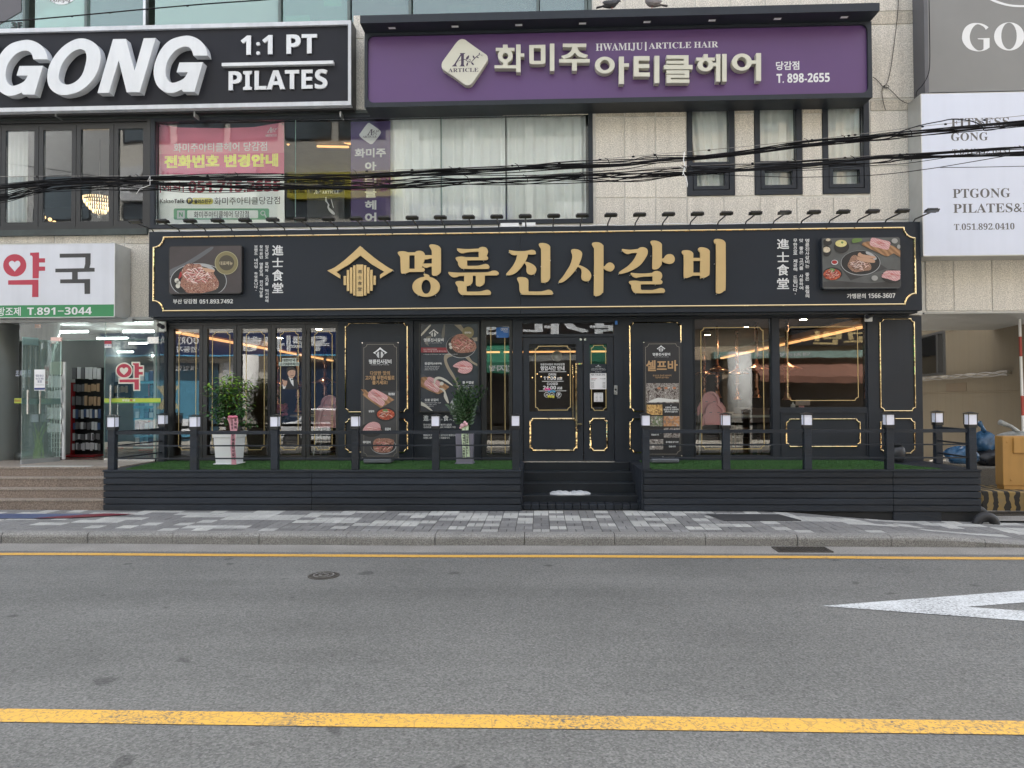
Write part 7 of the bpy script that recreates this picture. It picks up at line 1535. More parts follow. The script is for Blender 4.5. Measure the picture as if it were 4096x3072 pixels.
# round column and side glass at far left
xc_, zc_ = at(118, 1600, .1); solo('steel_column', MB().lathe([(.36,.73),(.36,.86),(.30,.87),(.30,3.1)], (xc_, .35, 0), 32), mat('brushed_column', (.10,.11,.105), .35, .6, var=.2, vs=3, stretch=(8,8,.3)), 'round brushed steel column behind the open glass door', 'column', smooth=True)
solo('lime_pharmacy_strip', MB().pb(57, 88, 1593, 1613, -.04, -.035), lime, 'lime strip with PHARMACY lettering on the column', 'sticker'); solo('strip_lettering', text(MB(), 'PHARMACY', 58, 86, 1598, 1607, -.042, serif=True), red_ink, 'dark red PHARMACY lettering on the lime strip', 'lettering')
solo('column_lettering', text(MB(), '조제전문', 62, 126, 1480, 1508, -.03, bold=.03), mat('lilac_film', (.30,.32,.40), .5), 'pale lilac dispensing lettering on the glass by the column', 'lettering')
solo('orange_beacon', MB().pb(139, 155, 1297, 1311, -.1, -.05), mat('amber_plastic', (.40,.10,.01), .3), 'small amber beacon above the open glass door', 'beacon')
solo('entrance_shade_sheet', MB().box(-13, at(150,1600,.8)[0], .80, .86, .73, zG_top), MATS['entrance_wall'], 'dark sheet added for the shade of the stair entrance behind the steel column', 'wall')  # added dark sheet, stands in for the shade inside the entrance
solo('door_leaf', MB().box(at(20,1600,.7)[0], at(46,1600,.7)[0], .74, .79, .735, 2.7), MATS['dark_interior'], 'narrow dark door leaf in the unlit entrance at the left edge', 'door')
# steps up to the pharmacy
stt = thing('stone_steps', 'brown granite steps climbing to the pharmacy', 'steps', (-8, -1.3, .13)); xr_ = xL0 - .0
lv = [(1866,-1.12),(1908,-1.24),(1952,-1.36),(1996,-1.48)]; zs4 = [.735, .585, .435, .285, .13]
for i in range(4):
    zt4, zb4 = zs4[i], zs4[i+1]; y0 = lv[i][1]; yb4 = .05 if i == 0 else lv[i-1][1] + .0
    cuts = [-12, -9.4 + .3*i, -8.0 + .17*(3-i)*2, -6.95 - .12*i*2, xr_-.004]
    for a, b in zip(cuts, cuts[1:]): 
        obj('step_stone', MB().box(a+.0015, b-.0015, y0+.012, yb4 + .011 if i else .05, zb4 - (.0 if i < 3 else .03), zt4-.032), brown_granite, stt)
        obj('tread_slab', MB().box(a+.0015, b-.0015, y0, yb4+.0115 if i else .05, zt4-.0315, zt4), brown_granite_top, stt, bevel=.003)
obj('landing', MB().box(-12, x_shopL+.1, .0505, .12, .6, .733), brown_granite_top, stt)
solo('door_track', MB().pb(81, 364, 1864, 1867, -1.118, -1.05), aluminium, 'bright aluminium strip along the top pharmacy step', 'strip')
# fluorescent tubes
TL = [(222,352,1327,.6),(494,618,1326,.6),(388,512,1353,1.4),(318,412,1388,3.0),(280,336,1408,3.6),(364,432,1420,5.0),(516,590,1373,2.2),(455,533,1408,3.4),(548,622,1423,4.8),(478,556,1435,5.8),(563,630,1446,6.6)]
for i, (a, b, v, y) in enumerate(TL):
    x0, z = at(a, v, y); x1, _ = at(b, v, y); z = min(z, zG_top-.05)
    o = solo('fluorescent_tube', MB().tube([(x0,y,z),(x1,y,z)], .013 + .006*(y<1), 8), tubel, ['long lit tube over the pharmacy doorway','lit tube over the pharmacy glass door','second lit tube across the transom joint','thin lit tube high in the open doorway','short lit tube at the left of the doorway','deep lit tube in the doorway','lit tube behind the top of the red sticker','left lit tube in the second row behind the glass door','right lit tube in the second row behind the glass door','deep lit tube above the red sticker','farthest lit tube behind the glass door'][i], 'light', 'lit tubes on the pharmacy ceiling')
# display rack with hanging packs
random.seed(12); xk0, xk1 = at(292, 1600, 1.0)[0], at(405, 1600, 1.0)[0]
rk = thing('display_rack', 'red framed rack hung with rows of small packets inside the open doorway', 'rack', ((xk0+xk1)/2, 1.0, .73))
obj('back_board', MB().box(xk0, xk1, 1.06, 1.08, .76, at(350,1470,1.0)[1]), black_plastic, rk); obj('upright', MB().box(xk0-.03, xk0-.002, .98, 1.08, .735, at(300,1530,1.0)[1]), mat('red_enamel', (.30,.015,.02), .4), rk); obj('foot', MB().box(xk0-.12, xk1, .80, 1.1, .732, .755), MATS['red_enamel'], rk)
pk = [flatc('pack_kraft', (.38,.26,.16)), flatc('pack_white', (.55,.56,.58)), flatc('pack_blue', (.05,.09,.20)), flatc('pack_grey', (.14,.14,.15))]
rows_ = [(1468,1516,'w',7),(1534,1566,'k',9),(1582,1620,'k',9),(1636,1672,'b',10),(1686,1718,'b',10),(1732,1760,'w',11),(1770,1800,'w',11)]
for (v0, v1, c_, n) in rows_:
    for i in range(n):
        u0 = 294 + (404-294)*i/n; u1 = u0 + (404-294)/n - 2; x0, x1, z0, z1 = rc(u0, u1, v0 + random.uniform(0, 6), v1 + random.uniform(-4, 3), .98)
        m_ = {'w': random.choice([pk[1], pk[1], pk[3]]), 'k': pk[0] if i > 3 else pk[3], 'b': random.choice([pk[2], pk[1], pk[3]])}[c_]
        y_ = .93 + random.uniform(0, .05); obj('packet', MB().box(x0, x1, y_, y_+.02, z0, z1), m_, rk)
for (dx, dy, l_) in ((.62, 1.5, 'second red framed rack of packets, deeper in and right of the doorway rack'), (1.15, 2.9, 'rack of packets deep in the pharmacy behind the glass door'), (-.75, 2.2, 'rack of packets deep in the pharmacy left of the doorway rack')):
    c = copy_tree(rk); place(c, (rk.location.x + dx, rk.location.y + dy, .73), l_); c['group'] = 'racks of packets in the pharmacy'
rk['group'] = 'racks of packets in the pharmacy'
rk2 = thing('wire_rack', 'white wire rack of pale packets behind the open glass door', 'rack', (at(215,1700,.25)[0], .3, .73)); xw0, xw1 = at(165,1600,.25)[0], at(250,1600,.25)[0]
mb = MB()
for k in range(9): mb.bar((xw0+(xw1-xw0)*k/8, .25, .74), (xw0+(xw1-xw0)*k/8, .25, 2.35), .004)
for k in range(20): mb.bar((xw0, .247, .78+k*.08), (xw1, .247, .78+k*.08), .003)
obj('grid', mb, white_plastic, rk2); obj('post', MB().bar((xw1+.03,.25,.735),(xw1+.03,.25,2.42),.018), white_plastic, rk2); obj('header', MB().box(xw0, xw1+.01, .22, .24, 2.2, 2.42), flatc('rack_header', (.34,.38,.30)), rk2)
for (v0, v1) in ((1500,1550),(1560,1612),(1630,1676),(1690,1730)):
    for i in range(5): x0, x1, z0, z1 = rc(170+i*16, 184+i*16, v0+random.uniform(0,5), v1, .2); obj('packet', MB().box(x0, x1, .19, .205, z0, z1), random.choice([flatc('pack_pale', (.42,.46,.44)), pk[1]]) if i == 0 else pk[1], rk2)
# shelves with boxes behind the glass door
sh = thing('medicine_shelf', 'pale shelving with small blue and white boxes behind the pharmacy glass door', 'shelf', (at(590,1700,2.0)[0], 2.1, .73)); xh0, xh1 = at(540,1600,2.0)[0], at(650,1600,2.0)[0]
for (v,) in ((1530,),(1630,),(1678,),(1728,),(1790,)):
    z = at(590, v, 2.0)[1]; obj('shelf_board', MB().box(xh0, xh1, 1.95, 2.35, z, z+.02), white_plastic, sh); obj('price_strip', MB().box(xh0, xh1, 1.942, 1.949, z-.02, z+.035), flatc('teal_strip%d' % v, (.05,.22,.30)), sh)
    for i in range(6): w_ = (xh1-xh0)/6; h_ = random.uniform(.12,.22); obj('box', MB().box(xh0+i*w_+.01, xh0+(i+1)*w_-.01, 2.0, 2.2, z+.021, z+.02+h_), random.choice([pk[1], pk[2], flatc('box_sky%d%d' % (v, i), (.12,.28,.42))]), sh)
solo('pharmacy_counter', MB().box(at(440,1700,3)[0], at(560,1700,3)[0], 3.0, 3.6, .725, 1.75), mat('counter_front', (.22,.23,.22), .5), 'grey counter deep in the pharmacy', 'counter', bevel=.02)
# tall leaves behind the open glass door
random.seed(31); xl_, _ = at(140, 1850, -.3); mb = MB()
for k in range(9):
    a = random.uniform(-.35, .35); h_ = random.uniform(.45, .78); x = xl_ + random.uniform(-.08, .12); w_ = .022; n = len(mb.v); y = -.25 + random.uniform(-.05,.05)
    for i in range(6): s = i/5; mb.v += [(x+a*h_*s*s-w_*(1-s)-.001, y+.1*s*s, .736+h_*s), (x+a*h_*s*s+w_*(1-s)+.001, y+.1*s*s+.008, .736+h_*s)]
    mb.f += [[n+2*i, n+2*i+1, n+2*i+3, n+2*i+2] for i in range(5)]
solo('snake_plant', mb, leaf_b if False else mat('sword_leaf', (.16,.24,.05), .5, var=.4, vs=8), 'tall sword leaved plant behind the open glass door', 'plant')

# ================================================================ upper room contents and window films
xg, zg = at(398, 830, 2.0); t = thing('chandelier', 'lit crystal chandelier in the third pane of the black folding windows', 'chandelier', (xg, 2.0, zg)); random.seed(2)
for k, (r_, dz) in enumerate(((.30,.13),(.27,.07),(.23,.01),(.18,-.05),(.12,-.11))):
    mb = MB(); n = int(r_*150)
    for i in range(n): a = 2*pi*i/n; mb.tube([(xg+r_*cos(a), 2+r_*sin(a), zg+dz+.05), (xg+r_*cos(a), 2+r_*sin(a), zg+dz)], [.007,.003], 4)
    obj('crystal_tier', mb, glow('crystal_glow%d' % k, (1.0,.70,.36), .9), t)
obj('rod', MB().tube([(xg,2,zg+.18),(xg,2,zW1b+.38)], .008, 5), stainless, t); obj('finial', MB().ell((xg,2,zg-.18), (.04,.04,.06), 8, 6), stainless, t)
for k, (u, v) in enumerate(((176,869),(200,878),(218,890),(467,628))):
    x, z = at(u, v, 3.0); solo('cafe_bulb', MB().ell((x,3,z), (.04,.04,.04), 8, 5), bulb, ['leftmost warm bulb low in the second folding window','middle warm bulb low in the second folding window','rightmost warm bulb low in the second folding window','warm bulb high in the fourth folding window'][k], 'light')
solo('cafe_curtain', curtain and MB().add([(at(30+i*4,700,.5)[0], .5+.03*sin(i*1.4), zW1a-.2) for i in range(22)]+[(at(30+i*4,700,.5)[0], .5+.03*sin(i*1.4), zW1b+.3) for i in range(22)], [[i,i+1,i+23,i+22] for i in range(21)]), curtain_m, 'narrow pale curtain at the left end of the black folding windows', 'curtain', smooth=True)
for k, (u0, v0, u1, v1) in enumerate(((1150,580,1185,537),(1193,517,1402,576),(1268,585,1395,588))):
    a, b = at(u0, v0, 2.5), at(u1, v1, 2.5); solo('ceiling_strip', MB().bar((a[0],2.5,a[1]),(b[0],2.5,b[1]),.018), bulb if False else warm, ['short slanting warm strip at the left of the salon ceiling','long slanting warm strip on the salon ceiling','level warm strip on the salon ceiling'][k], 'light', 'warm strips on the salon ceiling')
# pink and white banner inside the window
yb_ = .16; t = thing('phone_notice_banner', 'pink and white phone number notice banner hung inside the wide window', 'banner', (at(885,700,yb_)[0], yb_, zW1a)); M1 = Tr(0, 0, .65551)
pkm = mat('hot_pink_print', (.66,.20,.28), .7, var=.1, vs=.9); pkd = mat('deep_pink_print', (.62,.11,.22), .7, var=.08); wb = mat('banner_white', (.88,.92,.89), .7, var=.06, vs=1)
obj('pink_field', MB().add(*shape([M1.w([(967,757),(1100,778),(1350,782),(1550,775),(1733,745),(1734,1062),(963,1065)], yb_)], yb_, .002)), pkm, t); obj('white_field', MB().add(*shape([M1.w([(963,1066),(1734,1063),(1737,1380),(962,1372)], yb_)], yb_, .002)), wb, t); obj('deep_band', MB().add(*shape([M1.w([(964,940),(1734,932),(1734,1062),(963,1065)], yb_-.003)], yb_-.003, .001)), pkd, t)
q = lambda a, b, c, d: (a*.65551, b*.65551, c*.65551, d*.65551); yy = yb_-.0055
mb = MB(); article_emblem(mb, Tr(1631*.65551-470*.0135*1.0*.0, 0, 0) if False else Tr(1068-470*.055, 510-570*.055, .055), yy, False); text(mb, 'ARTICLE', *q(1618,1690,820,833), yy, serif=True); text(mb, '화미주아티클헤어 당감점', *q(1060,1630,870,925), yy, bold=.01); obj('white_lettering', mb, white_vinyl, t)
obj('yellow_lettering', text(MB(), '전화번호 변경안내', *q(1003,1697,942,1022), yy, bold=.05), flatc('lemon_print', (.85,.88,.12)), t)
mb = MB(); text(mb, '|예약|', *q(975,1122,1110,1175), yy, bold=.02); text(mb, '051.715.2655', *q(1150,1712,1100,1172), yy, bold=.06); obj('red_lettering', mb, red_ink, t)
mb = MB(); text(mb, 'Kakao', *q(977,1060,1213,1240), yy); text(mb, 'Talk', *q(1064,1125,1213,1240), yy, bold=.04); text(mb, '화미주아티클당감점', *q(1308,1708,1202,1248), yy); text(mb, '화미주아티클헤어 당감점', *q(1183,1518,1288,1328), yy); obj('dark_lettering', mb, black_ink, t)
obj('yellow_pill', MB().add(*shape([M1.w(rrect(1165,1300,1207,1247,18), yy+.002)], yy+.002, 0)), flatc('yellow_pill', (.62,.55,.12)), t); mb = MB(); mb.add(*shape([M1.w(circ(1157,1225,21,20,18), yy), ], yy, 0)); text(mb, '플러스친구', *q(1185,1290,1215,1242), yy, bold=.03); obj('pill_lettering', mb, black_ink, t); obj('pill_letter', text(MB(), 'P', *q(1149,1166,1213,1236), yy-.002, bold=.04), flatc('pill_yellow', (.62,.50,.05)), t)
gb = flatc('search_green', (.16,.42,.24)); mb = MB().add(*shape([M1.w(rrect(1060,1642,1272,1340,10), yy+.003), M1.w(rrect(1142,1575,1283,1332,8), yy+.003)], yy+.003, 0)); obj('search_bar', mb, gb, t)
mb = MB().add(*shape([M1.w(circ(1604,1300,15,15,18), yy), M1.w(circ(1604,1300,10,10,18), yy)], yy, 0)).add(*shape([M1.w([(1612,1310),(1618,1306),(1628,1326),(1622,1330)], yy)], yy, 0)).add(*shape([M1.w(rect(1080,1128,1284,1334), yy)], yy, 0)); obj('search_icon', mb, white_vinyl, t); obj('search_letter', text(MB(), 'N', *q(1092,1116,1295,1323), yy-.002, bold=.06), gb, t)
for (u, v) in ((967,757),(1733,747),(963,1370),(1735,1375)): x, z = at(u*.65551+5*(1 if u < 1000 else -1), v*.65551+8*(1 if v < 900 else -1), yb_); obj('eyelet', MB().lathe([(.012,yb_-.003),(.014,yb_-.0005)], (x, 0, z), 10, 'y'), stainless, t)
# purple strip
yv = .12; t = thing('purple_window_strip', 'purple vertical strip with a white emblem and white characters in the wide window', 'window sign', (at(1480,700,yv)[0], yv, zW1a)); M2 = Tr(1400, 0, .57864)
x0, x1, _, _ = rc(1403, 1562, 472, 900, yv); obj('field', MB().box(x0, x1, yv, yv+.003, zW1a+.03, zW1b-.09), purple_vinyl, t); yy = yv - .002
obj('emblem_plate', MB().add(*shape([M2.w(sm([(65,930),(75,915),(115,860),(130,849),(145,856),(200,895),(212,910),(208,930),(165,985),(148,996),(130,990),(75,950)],3), yy)], yy, 0)), white_vinyl, t); mb = MB(); article_emblem(mb, Tr(1400+(100-470*.075)*.57864, (893-570*.11)*.57864, .0645), yy-.002, False); text(mb, 'ARTICLE', 1400+88*.57864, 1400+184*.57864, 938*.57864, 952*.57864, yy-.002, serif=True); obj('emblem_print', mb, dark_purple, t)
mb = MB(); text(mb, '화미주', 1400+33*.57864, 1400+248*.57864, 1025*.57864, 1088*.57864, yy, bold=.03)
for ch, a, b in (('아',1118,1180),('티',1210,1268),('클',1300,1366),('헤',1385,1450),('어',1470,1542)): text(mb, ch, 1400+103*.57864, 1400+182*.57864, a*.57864, b*.57864, yy, bold=.03)
obj('white_lettering', mb, white_vinyl, t)
# small dark ARTICLE plate
t = thing('salon_window_print', 'black pane print with a white scissors flourish and small ARTICLE lettering', 'window sign', (at(1305,800,.14)[0], .14, zW1a)); x0, x1, z0, z1 = rc(1228, 1378, 742, 900, .14); obj('field', MB().box(x0, x1, .14, .143, z0, z1), flatc('near_black_film', (.018,.02,.022)), t)
mb = MB(); text(mb, 'ARTICLE', *q(1965,2070,1163,1181), .138, serif=True); article_emblem(mb, Tr(1254-470*.033, 763-570*.036, .035), .138, False); mb.add(*shape([M1.w(sm([(1990,1200),(1997,1230),(2010,1250),(2008,1265),(2030,1285),(2045,1305),(2035,1310),(2010,1290),(1998,1265),(2000,1245),(1984,1225)],3), .138)], .138, 0)).add(*shape([M1.w([(2018,1215),(2022,1214),(2037,1268),(2033,1269)], .138)], .138, 0)); obj('white_print', mb, white_vinyl, t)
# clinic disc high at the top
t = thing('clinic_disc', 'white round clinic sticker cut by the top edge of the photograph', 'sticker', (at(246,0,.05)[0], .05, zT0+1)); yy = .055; obj('disc', MB().add(*shape([[at(p[0], p[1], yy) for p in circ(246, -52, 72, 70, 40)]], yy, 0)), white_vinyl, t); xa_, xb_, za_, zb_ = rc(200, 282, -6, 12, yy-.001); vs, fs = glyphs('Pediatrics', serif=True); vs = fit(vs, xa_, xb_, za_, zb_, yy-.001); obj('lettering', MB().add([(xa_+xb_-x, y, za_+zb_-z) for x, y, z in vs], fs), black_ink, t)
solo('floor_number_film', MB().add(*shape([[at(p[0], p[1], .05) for p in ((-60,132),(85,45),(85,-60),(-200,-60),(-200,132))]], .05, 0)), mat('dull_purple_film', (.10,.095,.105), .6), 'dull grey window film at the top left corner', 'window film'); solo('floor_number', text(MB(), '3F', 43, 88, 88, 112, .045, bold=.02), black_ink, 'dark 3F lettering on the grey film at the top left', 'lettering')
for k, (a, b, c, d) in enumerate(((1141,1240,62,130),(1295,1365,-40,25),(1790,1925,18,62),(1560,1620,-20,25))): solo('paper_sheet', MB().pb(a, b, c, d, .35, .36), flatc('pale_sheet%d' % k, (.45,.52,.50)), ['white folded papers behind the green glass, right of the black sign','pale sheet behind the green glass near the top','white board behind the green glass above the purple sign','small papers behind the green glass at the left of the purple sign'][k], 'paper')
# ================================================================ overhead cables
YK = -3.4
def path(pts, Y=YK, off=(0,0), ext=True, n=4):
    P = [at(u+off[0], v+off[1], Y) for u, v in pts]; P = [(P[0][0]*2-P[1][0], P[0][1]*2-P[1][1])] + P + [(P[-1][0]*2-P[-2][0], P[-1][1]*2-P[-2][1])]; out = []
    for i in range(1, len(P)-2):
        for j in range(n):
            t_ = j/n; q = [.5*((2*P[i][a]) + (-P[i-1][a]+P[i+1][a])*t_ + (2*P[i-1][a]-5*P[i][a]+4*P[i+1][a]-P[i+2][a])*t_*t_ + (-P[i-1][a]+3*P[i][a]-3*P[i+1][a]+P[i+2][a])*t_**3) for a in (0,1)]; out.append((q[0], Y, q[1]))
    out.append((P[-2][0], Y, P[-2][1])); return ([(-13.4, Y, out[0][2]+.9)] if ext and out[0][0] < -7 else []) + out + ([(12.45, Y, out[-1][2]+1.2)] if ext and out[-1][0] > 6 else [])
up = [(-300,762),(0,742),(300,727),(650,716),(1000,711),(1400,702),(1750,691),(1980,684),(2210,667),(2500,652),(2630,638),(2920,613),(3210,579),(3500,553),(3650,538),(4096,492),(4400,462)]
lo = [(-300,812),(0,786),(140,756),(282,741),(590,746),(983,747),(1400,741),(1574,738),(1750,727),(2095,722),(2400,711),(2500,704),(2747,684),(3150,661),(3500,642),(3650,636),(4096,606),(4400,588)]
random.seed(17)
def bundle(lab, pts, n, wob, rr, gl_):
    t = thing('cable_bundle', lab, 'cables', (0, YK, 4.7), gl_)
    for k in range(n):
        ph = random.uniform(0, 6); am = random.uniform(.3, 1)*wob; pp = [(u + random.uniform(-25,25), v + am*sin(u*.0042*random.uniform(.9,1.1)+ph) + random.uniform(-2.0,2.0)) for u, v in pts]
        P = [(x, y + .03*sin(k*1.9) , z) for x, y, z in path(pp)]; obj('cable', MB().tube(P, random.choice(rr), 5), cable_m, t, smooth=True)
    return t
def ties(t, pts, us_):
    for u in us_:
        v = np.interp(u, [p[0] for p in pts], [p[1] for p in pts]); x, z = at(u, v, YK); obj('cable_tie', MB().tube([(x-.012, YK-.06, z+.035), (x+.004, YK-.065, z), (x+.012, YK-.05, z-.04)], .0045, 5).tube([(x-.012, YK-.06, z+.035), (x-.045, YK-.05, z+.055)], .0035, 4), cable_m, t)
b1 = bundle('upper bundle of sagging black cables crossing in front of the windows', up, 12, 15, (.004,.005,.006,.0085), 'bundles of overhead cables'); ties(b1, up, (335,565,960,1430,1813,2075,2433,2624,3225,3373,3634,3925))
b2 = bundle('lower bundle of sagging black cables crossing in front of the windows', lo, 13, 20, (.004,.005,.006,.0085), 'bundles of overhead cables'); ties(b2, lo, (170,430,670,1115,1560,1875,2108,2334,2740,3178,3410,3632,3903,4080))
def wire(nm, lab, pts, r_, m_=cable_m, knots=()):
    t = thing(nm, lab, 'wire', (0, YK, 5), 'single overhead wires'); P = path(pts); obj('strand', MB().tube(P, r_, 5), m_, t, smooth=True)
    for k, u in enumerate(knots):
        v = np.interp(u, [p[0] for p in pts], [p[1] for p in pts]); x, z = at(u, v, YK); obj('knot', MB().ell((x, YK, z-.004), (.020,.008,.012), 6, 5), cable_m, t)
wire('messenger_wire', 'thin knotted steel wire just above the upper cable bundle', [(-300,712),(0,706),(650,703),(983,701),(1400,686),(1750,675),(1980,665),(2240,652),(2500,628),(2830,600),(3210,563),(3500,529),(3690,505),(4096,462),(4400,430)], .0032, wire_m, (148,520,830,1130,1467,1648,1838,2049,2237,2400,2533,2620,2836,3248,3395,3420,3690,3782,3938))
wire('messenger_wire', 'thin steel wire just above the lower cable bundle at the right', [(1990,717),(2300,690),(2600,672),(2747,665),(3150,645),(3500,622),(3780,606),(4096,586),(4400,570)], .0032, wire_m, (2760,3010,3150,3380,3600,4060))
wire('loose_wire', 'thin loose wire sagging below the lower bundle and rising to the right edge', [(2400,712),(2600,690),(2747,689),(2921,701),(3100,707),(3210,709),(3500,700),(3705,677),(3860,652),(4000,628),(4096,612),(4400,565)], .0045)
wire('loose_wire', 'straight thin wire across the white panel sign', [(3760,670),(3900,669),(4096,665),(4400,660)], .004)
wire('loose_wire', 'thicker wire looping up over the FITNESS lettering', [(3300,566),(3440,560),(3531,547),(3676,503),(3760,486),(3809,477),(3878,483),(3915,496),(3932,512),(3940,522),(3994,515),(4096,494),(4400,470)], .0065)
wire('loose_wire', 'drooping strand under the lower bundle before the purple strip', [(1440,738),(1500,742),(1574,747),(1689,752),(1760,748),(1805,741),(1870,727)], .0055)
wire('loose_wire', 'drooping strand under the lower bundle before the granite wall', [(2340,712),(2440,722),(2500,727),(2580,724),(2680,706),(2740,692)], .0055)
wire('loose_wire', 'slack wire wandering between the two bundles across the wide window', [(1300,712),(1500,722),(1650,716),(1760,704),(1860,700),(2100,702),(2300,694),(2500,676),(2640,650)], .005)
wire('loose_wire', 'pale grey wire crossing from the lower to the upper bundle at the far left', [(-300,790),(0,764),(200,744),(420,728),(700,722),(1000,730),(1300,741)], .0045, wire_m)
wire('loose_wire', 'thin wire fanning down below the bundles at the left edge', [(-300,850),(0,812),(90,790),(180,768),(300,748),(480,738)], .0045)
wire('loose_wire', 'arched wire rising above the lower bundle before the small windows', [(3100,664),(3300,656),(3420,636),(3500,625),(3580,621),(3680,630),(3800,628)], .0045)
wire('loose_wire', 'thin wire dipping under the lower bundle at the left of the banner', [(560,752),(720,768),(860,772),(1040,765),(1240,752),(1420,744)], .0045)
wire('knotted_wire', 'single knotted wire crossing the top left corner above the black sign', [(-300,118),(0,88),(140,77),(288,64),(440,50),(590,36),(820,16),(1049,0),(1400,-28)], .008, cable_m, (132,288,440,590,750))
for k, pts in enumerate(([(3596,-40),(3590,60),(3577,170),(3565,260),(3552,320),(3538,345),(3530,352),(3528,375),(3535,415),(3542,441)], [(3492,308),(3510,322),(3530,345),(3545,353),(3556,347),(3548,340),(3534,344),(3552,352),(3575,372),(3600,398),(3630,413),(3655,402),(3680,385)], [(3716,0),(3718,120),(3719,250),(3712,300),(3690,340),(3668,365),(3664,385)])):
    P = path(pts, -.03 if k < 2 else -.45, ext=False); solo('wall_cable', MB().tube(P, .005 if k < 2 else .007, 5), cable_m, ['thin cable hanging down the granite right of the purple sign','curling cable looped on the granite below the purple sign corner','cable running down the side of the grey banner'][k], 'cable', 'cables hanging at the right corner')
x, z = at(2747, 655, YK); solo('twine_scrap', MB().tube([(at(u, v, YK-.05)[0], YK-.05, at(u, v, YK-.05)[1]) for u, v in ((2738,608),(2734,640),(2740,665),(2732,690),(2745,712),(2750,735),(2748,748))], .005, 4).tube([(at(u, v, YK-.05)[0], YK-.05, at(u, v, YK-.05)[1]) for u, v in ((2720,665),(2740,675),(2746,662),(2730,700))], .004, 4), white_plastic, 'frayed white twine tied round both cable bundles before the small windows', 'twine')
solo('twine_scrap', MB().tube([(at(u, v, YK-.05)[0], YK-.05, at(u, v, YK-.05)[1]) for u, v in ((545,775),(560,755),(600,740),(600,705),(590,725),(610,720))], .004, 4), white_plastic, 'short white twine hanging from the cables before the black folding windows', 'twine')
for k, (x, l_) in enumerate(((-13.5, 'concrete utility pole down the street to the left carrying the cables'), (12.5, 'concrete utility pole down the street to the right carrying the cables'))): 
    t = thing('utility_pole', l_, 'pole', (x, YK, .1)); obj('shaft', MB().tube([(x, YK+.1, 0), (x, YK+.1, 9.5)], [.17,.11], 14), concrete, t, smooth=True)

# ================================================================ the other side of the street (seen in the reflections)
struct('far_pavement', MB().add([(-60,-15.9,.13),(60,-15.9,.13),(60,-12.3,.13),(-60,-12.3,.13),(-60,-12.3,-.1),(60,-12.3,-.1)], [(0,1,2,3),(3,2,5,4)]), mat('far_paving', (.36,.33,.28), .85, var=.2, vs=1.5))
OY = -16.0
def oblock(lab, x0, x1, h, m_, fl, wm, nw, z0=4.4):
    t = thing('opposite_building', lab, 'building', ((x0+x1)/2, OY-4, 0), 'buildings across the street'); obj('wall', MB().box(x0, x1, OY-9, OY, 0, h), m_, t)
    for f in range(fl):
        z = z0 + f*3.1
        for i in range(nw):
            a = x0 + .5 + (x1-x0-1)*i/nw; b = x0 + .5 + (x1-x0-1)*(i+1)/nw - .3; w_ = obj('window', MB().box(a, b, OY-.05, OY+.04, z+.6, z+2.4), frame_black, t); obj('pane', MB().box(a+.06, b-.06, OY+.0405, OY+.045, z+.66, z+2.34), wm, w_)
    return t
og = mat('opposite_glass', (.06,.08,.09), .12, spec=1.0)
ob1 = oblock('pale stone office building with a blue bank fascia across the street', -17, -5.2, 16, mat('opp_stone', (.55,.52,.46), .8, var=.06), 3, og, 5, 5.2)
ob2 = oblock('grey rendered building with a green awning across the street', -5.19, 4.8, 15, mat('opp_grey', (.42,.42,.40), .8), 3, og, 4, 5.2)
ob3 = oblock('tan brick building with a brown awning across the street', 4.81, 16.5, 15.5, mat('opp_tan', (.40,.31,.22), .8), 3, og, 5, 5.2)
ob4 = oblock('tall white tiled building at the left end across the street', -34, -17.01, 15, mat('opp_white', (.34,.34,.33), .7), 2, og, 6, 5.2); ob5 = oblock('long cream building at the right end across the street', 16.51, 34, 14, mat('opp_cream', (.52,.46,.36), .8), 2, og, 6, 5.2)
def osign(lab, x0, x1, z0, z1, m_, items, trim=None):
    t = thing('opposite_sign', lab, 'sign', ((x0+x1)/2, OY+.3, z0), 'signs across the street'); obj('board', MB().box(x0, x1, OY+.001, OY+.35, z0, z1), m_, t)
    if trim: obj('light_strip', MB().box(x0, x1, OY+.351, OY+.36, z0, z0+.05), trim, t)
    for k, (s_, a, b, c, d, im, bo) in enumerate(items): obj('sign_lettering', wtext(MB(), s_, a, b, c, d, OY+.36, depth=0, flip=True, bold=bo), im, t)
navy = mat('bank_navy', (.010,.024,.085), .35); sky_b = mat('sky_trim', (.12,.42,.65), .4); teal = mat('teal_panel', (.02,.06,.09), .4); lemon = mat('lemon_sign', (.60,.52,.05), .5); mint = mat('mint_sign', (.25,.50,.38), .5)
W_ = white_vinyl
osign('long navy bank fascia with raised white lettering across the street', -17, -7.0, 3.45, 4.35, navy, [('우리은행', -11.6, -8.1, 3.62, 4.22, W_, .05), ('WOORI BANK', -15.1, -12.9, 3.92, 4.2, W_, .03), ('부암동지점', -14.4, -13.0, 3.6, 3.85, W_, .03), ('365 코너', -16.8, -15.5, 3.7, 4.1, W_, .03)], sky_b)
osign('navy sign with phone digits high across the street', -15.5, -12.2, 8.1, 8.9, mat('slate_blue_sign', (.04,.06,.14), .4), [('716-2121', -15.2, -12.5, 8.3, 8.7, W_, .02)]); osign('white sign with outlined characters high across the street', -16.5, -11.0, 9.6, 10.9, mat('opp_white_sign', (.6,.6,.6), .5), [('스포렉스', -16.0, -11.6, 9.8, 10.7, grey_ink, .0)])
